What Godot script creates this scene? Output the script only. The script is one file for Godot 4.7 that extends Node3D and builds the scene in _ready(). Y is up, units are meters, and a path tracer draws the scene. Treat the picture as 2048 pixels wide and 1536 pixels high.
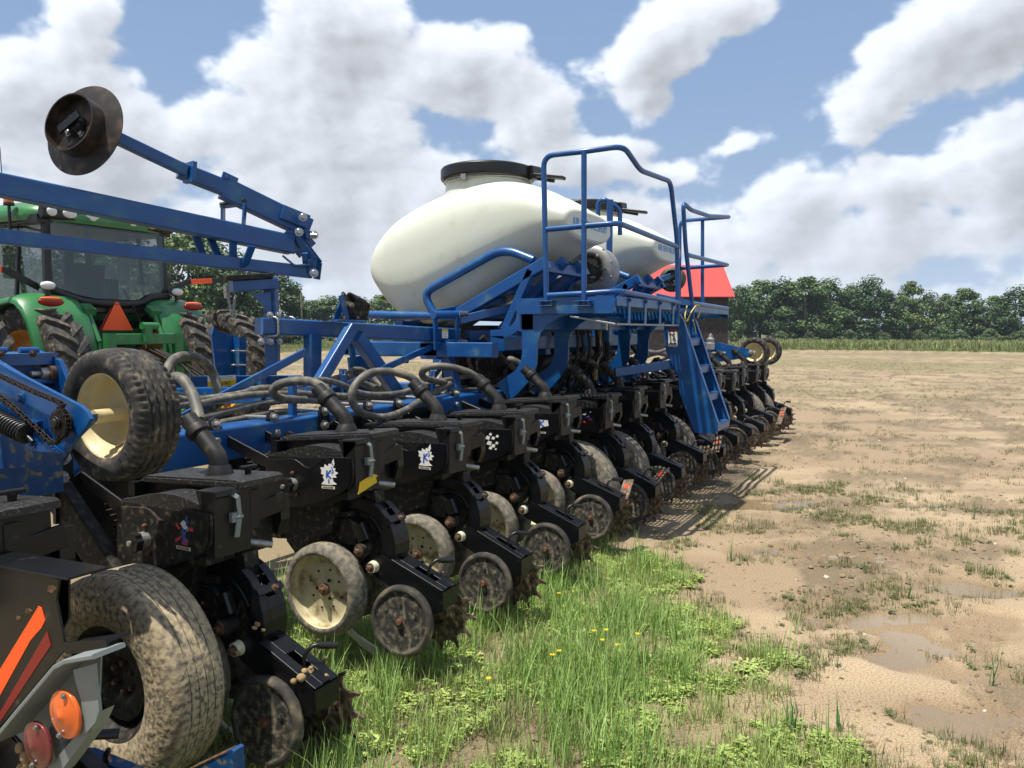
extends Node3D
# A blue sixteen-row planter behind a green tractor at the edge of a bare muddy field.
# World axes: +x runs along the planter's toolbar away from the camera, -z is the way the tractor drives, y is up.

const EYE := Vector3(0, 1.65, 0)
const FOCAL := 1540.0
const HEADING := 28.5
const TILT := -3.94
const SUN_EL := 73.0
const SUN_AZ := 30.0       # light travels towards +x and +z
var fw: Vector3
var rt: Vector3
var upv: Vector3
var used := {}
var M := {}
var rng := RandomNumberGenerator.new()

# ---------------------------------------------------------------- mesh collector
class MB:
	var v := PackedVector3Array()
	var n := PackedVector3Array()
	var ix := PackedInt32Array()
	var c := PackedColorArray()
	var col := Color(1, 1, 1)

	func tri(a: Vector3, b: Vector3, d: Vector3) -> void:
		var m := (b - a).cross(d - a).normalized()
		var k := v.size()
		v.append_array([a, b, d]); n.append_array([m, m, m]); c.append_array([col, col, col])
		ix.append_array([k, k + 2, k + 1])

	func quad(a: Vector3, b: Vector3, d: Vector3, e: Vector3) -> void:
		var m := (d - a).cross(e - b).normalized()
		var k := v.size()
		v.append_array([a, b, d, e]); n.append_array([m, m, m, m]); c.append_array([col, col, col, col])
		ix.append_array([k, k + 2, k + 1, k, k + 3, k + 2])

	# rows of points; smooth normals; wrap joins last column to first, flip turns the outside round
	func grid(rows: Array, wrap := true, flip := false, ring := false) -> void:
		var nr := rows.size()
		var nc: int = rows[0].size()
		var k := v.size()
		var nn := PackedVector3Array(); nn.resize(nr * nc)
		var f := PackedInt32Array()
		for r in (nr if ring else nr - 1):
			var r2 := (r + 1) % nr
			for j in (nc if wrap else nc - 1):
				var j2 := (j + 1) % nc
				var a: Vector3 = rows[r][j]; var b: Vector3 = rows[r][j2]
				var d: Vector3 = rows[r2][j2]; var e: Vector3 = rows[r2][j]
				var m := (d - a).cross(e - b)
				if flip: m = -m
				var i0 := r * nc + j; var i1 := r * nc + j2; var i2 := r2 * nc + j2; var i3 := r2 * nc + j
				nn[i0] += m; nn[i1] += m; nn[i2] += m; nn[i3] += m
				if flip: f.append_array([k + i0, k + i1, k + i2, k + i0, k + i2, k + i3])
				else: f.append_array([k + i0, k + i2, k + i1, k + i0, k + i3, k + i2])
		for r in nr:
			v.append_array(rows[r])
			for j in nc:
				n.append(nn[r * nc + j].normalized()); c.append(col)
		ix.append_array(f)

	func box(at: Vector3, s: Vector3, b := Basis.IDENTITY) -> void:
		var h := s * 0.5
		var p := []
		for i in 8:
			p.append(at + b * Vector3(h.x if i & 1 else -h.x, h.y if i & 2 else -h.y, h.z if i & 4 else -h.z))
		quad(p[0], p[2], p[3], p[1]); quad(p[4], p[5], p[7], p[6])
		quad(p[0], p[4], p[6], p[2]); quad(p[1], p[3], p[7], p[5])
		quad(p[0], p[1], p[5], p[4]); quad(p[2], p[6], p[7], p[3])

	# rounded rectangular bar from a to b; w across, h along "up"
	func bar(a: Vector3, b: Vector3, w: float, h: float, up := Vector3.UP, rad := 0.008) -> void:
		var d := (b - a).normalized()
		var s := d.cross(up)
		if s.length() < 0.01: s = d.cross(Vector3.BACK)
		s = s.normalized()
		var u := s.cross(d).normalized()
		rad = minf(rad, minf(w, h) * 0.45)
		var p := []; var q := []
		for k in 4:
			var cx := (w * 0.5 - rad) * (1 if k == 0 or k == 3 else -1)
			var cy := (h * 0.5 - rad) * (1 if k < 2 else -1)
			for j in 3:
				var t := (k + j * 0.5) * PI / 2
				p.append(Vector2(cx + rad * cos(t), cy + rad * sin(t))); q.append(Vector2(cos(t), sin(t)))
		var k0 := v.size()
		for e in [a, b]:
			for j in 12:
				v.append(e + s * p[j].x + u * p[j].y); n.append((s * q[j].x + u * q[j].y)); c.append(col)
		for j in 12:
			var j2 := (j + 1) % 12
			ix.append_array([k0 + j, k0 + 12 + j2, k0 + 12 + j, k0 + j, k0 + j2, k0 + 12 + j2])
		for e in 2:
			var o: Vector3 = a if e == 0 else b
			var k1 := v.size()
			for j in 12:
				v.append(o + s * p[j].x + u * p[j].y); n.append(-d if e == 0 else d); c.append(col)
			for j in range(1, 11):
				if e == 0: ix.append_array([k1, k1 + j + 1, k1 + j])
				else: ix.append_array([k1, k1 + j, k1 + j + 1])

	# surface of revolution; profile = [(radius, along)], open ends unless radius 0
	func lathe(prof: Array, at: Vector3, axis: Vector3, seg := 24, crease := 0.75) -> void:
		axis = axis.normalized()
		var s := axis.cross(Vector3.UP)
		if s.length() < 0.1: s = axis.cross(Vector3.RIGHT)
		s = s.normalized()
		var u := s.cross(axis)
		var run := [prof[0]]
		for i in range(1, prof.size()):
			run.append(prof[i])
			var last := i == prof.size() - 1
			if not last:
				var d1: Vector2 = (prof[i] - prof[i - 1]).normalized()
				var d2: Vector2 = (prof[i + 1] - prof[i]).normalized()
				if d1.dot(d2) > crease: continue
			var rows := []
			for p in run:
				var row := PackedVector3Array()
				for j in seg:
					var t := TAU * j / seg
					row.append(at + axis * p.y + (s * cos(t) + u * sin(t)) * p.x)
				rows.append(row)
			grid(rows, true, true)
			run = [prof[i]]

	func rod(a: Vector3, b: Vector3, r: float, seg := 12, r2 := -1.0) -> void:
		var l := (b - a).length()
		lathe([Vector2(0, 0), Vector2(r, 0), Vector2(r if r2 < 0 else r2, l), Vector2(0, l)], a, b - a, seg)

	# hex bolt with a washer, head pointing along d
	func bolt(at: Vector3, d: Vector3, r := 0.014, l := 0.012, washer := true) -> void:
		d = d.normalized()
		if washer: lathe([Vector2(0, 0), Vector2(r * 1.5, 0), Vector2(r * 1.5, 0.003), Vector2(0, 0.003)], at, d, 12)
		lathe([Vector2(r, 0), Vector2(r, l), Vector2(r * 0.8, l * 1.15), Vector2(0, l * 1.15)], at + d * 0.003, d, 6, 0.95)

	# tube through points; corr > 0 gives a ribbed hose
	func tube(pts: Array, r: float, seg := 8, corr := 0.0, step := 0.0, capped := true) -> void:
		var path := pts
		if step > 0:
			path = []
			var acc := 0.0
			for i in range(pts.size() - 1):
				var a: Vector3 = pts[i]; var b: Vector3 = pts[i + 1]
				var l := (b - a).length()
				while acc < l:
					path.append(a.lerp(b, acc / l)); acc += step
				acc -= l
			path.append(pts[-1])
		var rows := []
		var nrm := Vector3.ZERO
		var m := path.size()
		for i in m:
			var d: Vector3 = (path[mini(i + 1, m - 1)] - path[maxi(i - 1, 0)]).normalized()
			if i == 0:
				nrm = d.cross(Vector3.UP)
				if nrm.length() < 0.1: nrm = d.cross(Vector3.RIGHT)
			nrm = (nrm - d * nrm.dot(d)).normalized()
			var bi := d.cross(nrm)
			var rr := r + (corr if i % 2 == 0 else -corr)
			var row := PackedVector3Array()
			for j in seg:
				var t := TAU * j / seg
				row.append(path[i] + (nrm * cos(t) + bi * sin(t)) * rr)
			rows.append(row)
		grid(rows, true, false)
		if capped:
			for e in [0, m - 1]:
				for j in seg:
					var a: Vector3 = rows[e][j]; var b: Vector3 = rows[e][(j + 1) % seg]
					if e == 0: tri(path[e], b, a)
					else: tri(path[e], a, b)

	# flat polygon (in o + ex*x + ey*y) pushed out by ez
	func prism(poly: Array, o: Vector3, ex: Vector3, ey: Vector3, ez: Vector3) -> void:
		var pp := PackedVector2Array(poly)
		if Geometry2D.is_polygon_clockwise(pp): pp.reverse()
		var t := Geometry2D.triangulate_polygon(pp)
		var flip := ex.cross(ey).dot(ez) < 0
		var m := pp.size()
		for i in range(0, t.size(), 3):
			var a := o + ex * pp[t[i]].x + ey * pp[t[i]].y
			var b := o + ex * pp[t[i + 1]].x + ey * pp[t[i + 1]].y
			var d := o + ex * pp[t[i + 2]].x + ey * pp[t[i + 2]].y
			if ((b - a).cross(d - a)).dot(ez) < 0:
				var w := b; b = d; d = w
			tri(a + ez, b + ez, d + ez); tri(a, d, b)
		for i in m:
			var a := o + ex * pp[i].x + ey * pp[i].y
			var b := o + ex * pp[(i + 1) % m].x + ey * pp[(i + 1) % m].y
			if flip: quad(b, a, a + ez, b + ez)
			else: quad(a, b, b + ez, a + ez)

	# plate in the z-y plane between x0 and x1; points are (z, y)
	func plate(poly: Array, x0: float, x1: float) -> void:
		prism(poly, Vector3(x0, 0, 0), Vector3(0, 0, 1), Vector3(0, 1, 0), Vector3(x1 - x0, 0, 0))

	func ball(at: Vector3, s: Vector3, seg := 10, rings := 6) -> void:
		var rows := []
		for i in rings + 1:
			var t := PI * i / rings
			var row := PackedVector3Array()
			for j in seg:
				var a := TAU * j / seg
				row.append(at + Vector3(sin(t) * cos(a) * s.x, cos(t) * s.y, sin(t) * sin(a) * s.z))
			rows.append(row)
		grid(rows, true, false)

	func add(o: MB, x := Transform3D.IDENTITY) -> void:
		var k := v.size()
		for i in o.v.size():
			v.append(x * o.v[i]); n.append((x.basis * o.n[i]).normalized())
		c.append_array(o.c)
		for i in o.ix: ix.append(k + i)

	func made(origin := Vector3.ZERO, colored := false) -> ArrayMesh:
		var vv := v
		if origin != Vector3.ZERO:
			vv = PackedVector3Array(); vv.resize(v.size())
			for i in v.size(): vv[i] = v[i] - origin
		var a := []
		a.resize(Mesh.ARRAY_MAX)
		a[Mesh.ARRAY_VERTEX] = vv; a[Mesh.ARRAY_NORMAL] = n; a[Mesh.ARRAY_INDEX] = ix
		if colored: a[Mesh.ARRAY_COLOR] = c
		var m := ArrayMesh.new()
		m.add_surface_from_arrays(Mesh.PRIMITIVE_TRIANGLES, a)
		return m

# ---------------------------------------------------------------- naming and placing
func numbered(called: String) -> String:
	var k: int = used.get(called, -1) + 1
	used[called] = k
	return called if k == 0 else "%s_%03d" % [called, k]

func tag(o: Node, label: String, category: String, group := "") -> void:
	o.set_meta("label", label); o.set_meta("category", category)
	if group != "": o.set_meta("group", group)

func thing(called: String, at: Vector3, label: String, category: String, group := "") -> Node3D:
	var o := Node3D.new()
	o.name = numbered(called)
	add_child(o)
	o.position = at
	tag(o, label, category, group)
	return o

# commits a mesh built in world axes as a part of a thing (or of a part)
func part(called: String, m: MB, mat: Material, parent: Node3D, label := "") -> MeshInstance3D:
	var o := MeshInstance3D.new()
	o.name = called
	var origin := Vector3.ZERO
	var q: Node = parent
	while q != self and q is Node3D:
		origin += (q as Node3D).position
		q = q.get_parent()
	o.mesh = m.made(origin, mat is StandardMaterial3D and mat.vertex_color_use_as_albedo)
	o.material_override = mat
	parent.add_child(o, true)
	if label != "": o.set_meta("label", label)
	return o

func single(called: String, m: MB, mat: Material, at: Vector3, label: String, category: String, group := "") -> MeshInstance3D:
	var o := MeshInstance3D.new()
	o.name = numbered(called)
	o.mesh = m.made(at, mat is StandardMaterial3D and mat.vertex_color_use_as_albedo)
	o.material_override = mat
	add_child(o)
	o.position = at
	tag(o, label, category, group)
	return o

func structure(called: String, m: MB, mat: Material) -> MeshInstance3D:
	var o := MeshInstance3D.new()
	o.name = called
	o.mesh = m.made(Vector3.ZERO, mat is StandardMaterial3D and mat.vertex_color_use_as_albedo)
	o.material_override = mat
	o.set_meta("kind", "structure")
	add_child(o)
	return o

func stuff(called: String, mesh: Mesh, mat: Material, xs: Array, cols: Array, label: String, category: String) -> void:
	var mm := MultiMesh.new()
	mm.transform_format = MultiMesh.TRANSFORM_3D
	mm.use_colors = cols.size() > 0
	mm.mesh = mesh
	mm.instance_count = xs.size()
	for i in xs.size():
		mm.set_instance_transform(i, xs[i])
		if cols.size() > 0: mm.set_instance_color(i, cols[i])
	var o := MultiMeshInstance3D.new()
	o.name = numbered(called)
	o.multimesh = mm
	o.material_override = mat
	o.set_meta("kind", "stuff")
	tag(o, label, category)
	add_child(o)

# a pixel of the photograph (2048 x 1536) seen against a plane of known x, y or z
func ray(px: float, py: float) -> Vector3:
	return fw + rt * ((px - 1024.0) / FOCAL) + upv * ((768.0 - py) / FOCAL)
func PX(px: float, py: float, x: float) -> Vector3:
	var d := ray(px, py); return EYE + d * ((x - EYE.x) / d.x)
func PY(px: float, py: float, y: float) -> Vector3:
	var d := ray(px, py); return EYE + d * ((y - EYE.y) / d.y)
func PZ(px: float, py: float, z: float) -> Vector3:
	var d := ray(px, py); return EYE + d * ((z - EYE.z) / d.z)
func PD(px: float, py: float, depth: float) -> Vector3:
	return EYE + ray(px, py) * depth

func curve(pts: Array, n := 8) -> Array:      # Catmull-Rom through the points
	var o := []
	for i in range(pts.size() - 1):
		var p0: Vector3 = pts[maxi(i - 1, 0)]; var p1: Vector3 = pts[i]
		var p2: Vector3 = pts[i + 1]; var p3: Vector3 = pts[mini(i + 2, pts.size() - 1)]
		for k in n:
			var t := float(k) / n
			o.append(0.5 * ((2.0 * p1) + (p2 - p0) * t + (2.0 * p0 - 5.0 * p1 + 4.0 * p2 - p3) * t * t + (3.0 * p1 - p0 - 3.0 * p2 + p3) * t * t * t))
	o.append(pts[-1])
	return o

# straight run with rounded corners, for bent tube
func bent(pts: Array, rad: float) -> Array:
	var o := [pts[0]]
	for i in range(1, pts.size() - 1):
		var p: Vector3 = pts[i]
		var a: Vector3 = (pts[i - 1] - p); var b: Vector3 = (pts[i + 1] - p)
		var r := minf(rad, minf(a.length(), b.length()) * 0.48)
		var s := p + a.normalized() * r; var e := p + b.normalized() * r
		for k in 6:
			var t := k / 5.0
			o.append(s.lerp(p, t).lerp(p.lerp(e, t), t))
	o.append(pts[-1])
	return o

# ---------------------------------------------------------------- materials
func noise(seed_: int, freq: float, oct := 4, ridged := false) -> FastNoiseLite:
	var f := FastNoiseLite.new()
	f.seed = seed_; f.frequency = freq
	f.noise_type = FastNoiseLite.TYPE_SIMPLEX_SMOOTH
	f.fractal_type = FastNoiseLite.FRACTAL_RIDGED if ridged else FastNoiseLite.FRACTAL_FBM
	f.fractal_octaves = oct
	return f

# seamless noise coloured through stops [[t, Color], ...]
func ntex(size: int, seed_: int, freq: float, oct: int, stops: Array) -> ImageTexture:
	var g := Gradient.new()
	var of := PackedFloat32Array(); var co := PackedColorArray()
	for s in stops: of.append(s[0]); co.append(s[1])
	g.offsets = of; g.colors = co
	var lut := []
	for i in 256: lut.append(g.sample(i / 255.0))
	var src := noise(seed_, freq, oct).get_seamless_image(size, size)
	src.convert(Image.FORMAT_L8)
	var d := src.get_data()
	var out := PackedByteArray(); out.resize(size * size * 3)
	for i in d.size():
		var q: Color = lut[d[i]]
		out[i * 3] = int(q.r * 255); out[i * 3 + 1] = int(q.g * 255); out[i * 3 + 2] = int(q.b * 255)
	return ImageTexture.create_from_image(Image.create_from_data(size, size, false, Image.FORMAT_RGB8, out))

func mat(color: Color, rough := 0.5, metal := 0.0) -> StandardMaterial3D:
	var m := StandardMaterial3D.new()
	m.albedo_color = color; m.roughness = rough; m.metallic = metal
	return m

func tmat(tex: Texture2D, scale: float, rough := 0.5, metal := 0.0, bump: Texture2D = null, cm := 0.3, world := true) -> StandardMaterial3D:
	var m := mat(Color(1, 1, 1), rough, metal)
	m.albedo_texture = tex
	m.uv1_triplanar = true; m.uv1_world_triplanar = world
	m.uv1_scale = Vector3(scale, scale, scale)
	if bump:
		m.heightmap_enabled = true; m.heightmap_texture = bump; m.heightmap_scale = cm
	return m

func lin(r: float, g: float, b: float) -> Color: return Color(r, g, b).linear_to_srgb()

func materials() -> void:
	var grey := ntex(256, 5, 0.03, 5, [[0.0, Color(0, 0, 0)], [1.0, Color(1, 1, 1)]])
	var blue := tmat(ntex(512, 11, 0.012, 8, [[0.0, Color(0.0, 0.25, 0.475)], [0.5, Color(0.0, 0.28, 0.525)], [0.63, Color(0.01, 0.295, 0.54)], [0.74, Color(0.08, 0.33, 0.53)], [0.88, Color(0.25, 0.39, 0.5)], [1.0, Color(0.4, 0.43, 0.44)]]), 0.6, 0.4)
	blue.clearcoat_enabled = true; blue.clearcoat = 0.2; blue.clearcoat_roughness = 0.18
	M.blue = blue
	M.dirty_blue = tmat(ntex(512, 12, 0.025, 9, [[0.0, Color(0.01, 0.21, 0.41)], [0.52, Color(0.02, 0.25, 0.46)], [0.62, Color(0.1, 0.28, 0.44)], [0.7, Color(0.36, 0.36, 0.34)], [1.0, Color(0.6, 0.52, 0.38)]]), 1.3, 0.55)
	M.black = tmat(ntex(512, 13, 0.02, 8, [[0.0, Color(0.032, 0.037, 0.05)], [0.6, Color(0.044, 0.05, 0.064)], [0.72, Color(0.066, 0.069, 0.076)], [0.84, Color(0.15, 0.14, 0.125)], [1.0, Color(0.42, 0.36, 0.27)]]), 1.0, 0.36)
	M.muddy_black = tmat(ntex(512, 14, 0.03, 9, [[0.0, Color(0.045, 0.045, 0.047)], [0.47, Color(0.068, 0.066, 0.065)], [0.6, Color(0.11, 0.103, 0.093)], [0.74, Color(0.24, 0.212, 0.172)], [1.0, Color(0.5, 0.43, 0.33)]]), 1.3, 0.7, 0.0, grey, 0.4)
	M.plastic = tmat(ntex(512, 15, 0.03, 8, [[0.0, Color(0.046, 0.05, 0.058)], [0.6, Color(0.062, 0.065, 0.072)], [0.72, Color(0.09, 0.09, 0.09)], [0.86, Color(0.19, 0.175, 0.15)], [1.0, Color(0.42, 0.37, 0.29)]]), 1.2, 0.48)
	M.lid = tmat(ntex(512, 16, 0.06, 7, [[0.0, Color(0.1, 0.102, 0.108)], [0.52, Color(0.13, 0.132, 0.138)], [0.66, Color(0.19, 0.188, 0.185)], [0.8, Color(0.3, 0.285, 0.255)], [1.0, Color(0.5, 0.46, 0.38)]]), 1.8, 0.46)
	M.rubber = tmat(ntex(512, 17, 0.016, 9, [[0.0, Color(0.09, 0.09, 0.09)], [0.42, Color(0.17, 0.165, 0.155)], [0.58, Color(0.27, 0.25, 0.215)], [0.76, Color(0.42, 0.375, 0.3)], [1.0, Color(0.6, 0.52, 0.4)]]), 1.2, 0.85, 0.0, grey, 0.2)
	M.dusty_rubber = tmat(ntex(512, 18, 0.03, 9, [[0.0, Color(0.24, 0.235, 0.225)], [0.42, Color(0.37, 0.355, 0.325)], [0.6, Color(0.47, 0.445, 0.39)], [1.0, Color(0.62, 0.565, 0.46)]]), 1.5, 0.9, 0.0, grey, 0.25)
	M.dark_rubber = tmat(ntex(256, 19, 0.04, 6, [[0.0, Color(0.05, 0.05, 0.053)], [0.5, Color(0.1, 0.1, 0.1)], [0.66, Color(0.2, 0.185, 0.16)], [1.0, Color(0.5, 0.44, 0.34)]]), 2.0, 0.8)
	M.cream = tmat(ntex(512, 20, 0.012, 8, [[0.0, Color(0.78, 0.72, 0.55)], [0.6, Color(0.8, 0.75, 0.585)], [0.74, Color(0.74, 0.67, 0.49)], [0.86, Color(0.6, 0.49, 0.33)], [1.0, Color(0.42, 0.3, 0.19)]]), 1.0, 0.5)
	M.muddy_cream = tmat(ntex(512, 21, 0.015, 9, [[0.0, Color(0.76, 0.735, 0.61)], [0.5, Color(0.715, 0.685, 0.55)], [0.64, Color(0.63, 0.585, 0.455)], [0.78, Color(0.5, 0.43, 0.31)], [1.0, Color(0.4, 0.31, 0.2)]]), 1.3, 0.62, 0.0, grey, 0.15)
	M.tank = tmat(ntex(512, 22, 0.012, 8, [[0.0, Color(0.785, 0.81, 0.76)], [0.55, Color(0.8, 0.82, 0.772)], [0.74, Color(0.795, 0.813, 0.763)], [0.88, Color(0.775, 0.788, 0.73)], [1.0, Color(0.72, 0.72, 0.65)]]), 0.6, 0.42)
	M.steel = mat(Color(0.62, 0.63, 0.64), 0.35, 0.9)
	M.zinc = tmat(ntex(128, 23, 0.05, 4, [[0.0, Color(0.5, 0.5, 0.5)], [0.6, Color(0.66, 0.67, 0.67)], [0.8, Color(0.55, 0.47, 0.4)], [1.0, Color(0.45, 0.33, 0.24)]]), 4.0, 0.4, 0.6)
	M.grey_paint = mat(Color(0.46, 0.49, 0.49), 0.55)
	M.rust = tmat(ntex(128, 24, 0.05, 5, [[0.0, Color(0.22, 0.14, 0.1)], [0.5, Color(0.36, 0.25, 0.18)], [0.8, Color(0.48, 0.38, 0.3)], [1.0, Color(0.6, 0.52, 0.44)]]), 5.0, 0.75, 0.2)
	M.spike = tmat(ntex(256, 25, 0.03, 6, [[0.0, Color(0.12, 0.1, 0.09)], [0.45, Color(0.3, 0.25, 0.21)], [0.62, Color(0.47, 0.41, 0.34)], [1.0, Color(0.6, 0.53, 0.42)]]), 2.6, 0.55, 0.35)
	M.chain = tmat(ntex(128, 26, 0.06, 4, [[0.0, Color(0.07, 0.06, 0.055)], [0.55, Color(0.16, 0.13, 0.11)], [1.0, Color(0.36, 0.29, 0.22)]]), 6.0, 0.5, 0.5)
	M.hose = tmat(ntex(256, 27, 0.03, 6, [[0.0, Color(0.24, 0.24, 0.235)], [0.5, Color(0.33, 0.325, 0.305)], [0.66, Color(0.43, 0.41, 0.36)], [1.0, Color(0.56, 0.51, 0.41)]]), 1.6, 0.6)
	M.elbow = tmat(ntex(256, 28, 0.03, 6, [[0.0, Color(0.09, 0.092, 0.097)], [0.55, Color(0.135, 0.135, 0.138)], [0.75, Color(0.2, 0.19, 0.175)], [1.0, Color(0.4, 0.36, 0.29)]]), 1.2, 0.5)
	M.mud = tmat(ntex(256, 29, 0.04, 6, [[0.0, Color(0.42, 0.34, 0.24)], [0.5, Color(0.55, 0.46, 0.33)], [1.0, Color(0.68, 0.58, 0.43)]]), 3.0, 0.95, 0.0, grey, 0.6)
	M.worn_disc = tmat(ntex(256, 30, 0.02, 7, [[0.0, Color(0.06, 0.06, 0.062)], [0.5, Color(0.11, 0.105, 0.1)], [0.6, Color(0.2, 0.165, 0.14)], [0.76, Color(0.31, 0.235, 0.18)], [1.0, Color(0.45, 0.38, 0.31)]]), 1.3, 0.5, 0.3)
	M.caked = tmat(ntex(512, 34, 0.03, 9, [[0.0, Color(0.27, 0.255, 0.235)], [0.3, Color(0.38, 0.355, 0.31)], [0.42, Color(0.53, 0.485, 0.405)], [0.55, Color(0.62, 0.565, 0.46)], [1.0, Color(0.7, 0.635, 0.51)]]), 2.3, 0.92, 0.0, grey, 0.5)
	M.flecked = tmat(ntex(512, 35, 0.03, 9, [[0.0, Color(0.1, 0.098, 0.096)], [0.42, Color(0.17, 0.165, 0.155)], [0.56, Color(0.26, 0.25, 0.225)], [0.7, Color(0.38, 0.355, 0.3)], [1.0, Color(0.55, 0.5, 0.41)]]), 1.6, 0.65)
	M.tractor_tyre = tmat(ntex(512, 36, 0.03, 8, [[0.0, Color(0.14, 0.14, 0.14)], [0.52, Color(0.23, 0.225, 0.22)], [0.66, Color(0.33, 0.31, 0.285)], [0.78, Color(0.52, 0.46, 0.37)], [1.0, Color(0.66, 0.57, 0.44)]]), 0.6, 0.85)
	for b in [M.black, M.plastic, M.lid, M.muddy_black, M.flecked, M.elbow]: b.metallic_specular = 0.42
	M.road_rubber = tmat(ntex(512, 37, 0.02, 8, [[0.0, Color(0.09, 0.09, 0.093)], [0.5, Color(0.155, 0.153, 0.15)], [0.64, Color(0.24, 0.23, 0.21)], [0.8, Color(0.4, 0.37, 0.31)], [1.0, Color(0.58, 0.52, 0.42)]]), 1.4, 0.8)
	M.white = mat(Color(0.86, 0.86, 0.84), 0.5)
	M.off_white = mat(Color(0.78, 0.77, 0.68), 0.45)
	M.decal_blue = mat(Color(0.1, 0.32, 0.68), 0.5)
	M.decal_red = mat(Color(0.74, 0.17, 0.24), 0.5)
	M.yellow = mat(Color(0.82, 0.68, 0.05), 0.5)
	M.ink = mat(Color(0.03, 0.03, 0.03), 0.5)
	M.orange = mat(Color(1.0, 0.36, 0.1), 0.45)
	M.orange_paint = mat(Color(0.85, 0.2, 0.07), 0.6)
	M.red_tape = mat(Color(0.5, 0.05, 0.06), 0.35)
	M.text_blue = mat(Color(0.42, 0.6, 0.8), 0.5)
	M.black_smooth = mat(Color(0.055, 0.057, 0.064), 0.4)
	M.green = tmat(ntex(256, 31, 0.015, 5, [[0.0, Color(0.13, 0.4, 0.2)], [0.6, Color(0.16, 0.45, 0.235)], [0.85, Color(0.25, 0.46, 0.29)], [1.0, Color(0.42, 0.44, 0.34)]]), 0.8, 0.4)
	M.green.clearcoat_enabled = true; M.green.clearcoat = 0.3; M.green.clearcoat_roughness = 0.2
	M.rim_yellow = tmat(ntex(256, 32, 0.03, 5, [[0.0, Color(0.78, 0.52, 0.03)], [0.6, Color(0.8, 0.56, 0.06)], [0.8, Color(0.56, 0.42, 0.2)], [1.0, Color(0.5, 0.42, 0.3)]]), 1.0, 0.5)
	var gl := mat(Color(0.2, 0.3, 0.27, 0.3), 0.03)
	gl.transparency = BaseMaterial3D.TRANSPARENCY_ALPHA
	M.glass = gl
	M.lens_white = mat(Color(0.82, 0.84, 0.84), 0.12)
	M.lens_amber = mat(Color(0.84, 0.36, 0.03), 0.1); M.lens_amber.clearcoat_enabled = true
	M.lens_red = mat(Color(0.38, 0.01, 0.04), 0.12); M.lens_red.clearcoat_enabled = true
	M.rope = mat(Color(0.75, 0.68, 0.4), 0.8)
	M.mesh_grey = mat(Color(0.3, 0.3, 0.3), 0.6, 0.3)
	M.alu = tmat(ntex(128, 33, 0.03, 4, [[0.0, Color(0.5, 0.51, 0.52)], [0.6, Color(0.6, 0.61, 0.62)], [1.0, Color(0.5, 0.46, 0.4)]]), 2.0, 0.5, 0.55)

# ---------------------------------------------------------------- camera, sky, sun
func setting() -> void:
	var a := deg_to_rad(HEADING); var p := deg_to_rad(TILT)
	fw = Vector3(cos(a) * cos(p), sin(p), -sin(a) * cos(p))
	rt = Vector3(sin(a), 0, cos(a))
	upv = rt.cross(fw)
	var cam := Camera3D.new()
	cam.name = "camera"
	add_child(cam)
	cam.look_at_from_position(EYE, EYE + fw, Vector3.UP)
	cam.fov = rad_to_deg(2.0 * atan(768.0 / FOCAL))
	cam.near = 0.05; cam.far = 6000.0
	cam.current = true
	var env := Environment.new()
	env.background_mode = Environment.BG_SKY
	var sky := Sky.new()
	var pan := PanoramaSkyMaterial.new()
	pan.panorama = sky_image()
	sky.sky_material = pan
	env.sky = sky
	env.background_energy_multiplier = 0.7
	env.tonemap_mode = Environment.TONE_MAPPER_LINEAR
	env.tonemap_exposure = 1.85
	env.sdfgi_enabled = true; env.ssao_enabled = true; env.ssil_enabled = true
	env.fog_enabled = true
	env.fog_density = 0.00028
	env.fog_light_color = Color(0.72, 0.79, 0.88)
	var we := WorldEnvironment.new()
	we.environment = env
	add_child(we)
	var sun := DirectionalLight3D.new()
	sun.name = "sun"
	sun.light_energy = 1.26
	sun.light_color = Color(1.0, 0.97, 0.915)
	sun.light_angular_distance = 0.55
	sun.shadow_enabled = true
	add_child(sun)
	var el := deg_to_rad(SUN_EL); var az := deg_to_rad(SUN_AZ)
	var dir := Vector3(cos(el) * cos(az), -sin(el), cos(el) * sin(az))
	sun.look_at_from_position(Vector3(0, 50, 0), Vector3(0, 50, 0) + dir, Vector3.UP)

func azel(px: float, py: float) -> Vector2:
	var d := ray(px, py).normalized()
	return Vector2(rad_to_deg(atan2(d.x, -d.z)), rad_to_deg(asin(d.y)))

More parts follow.
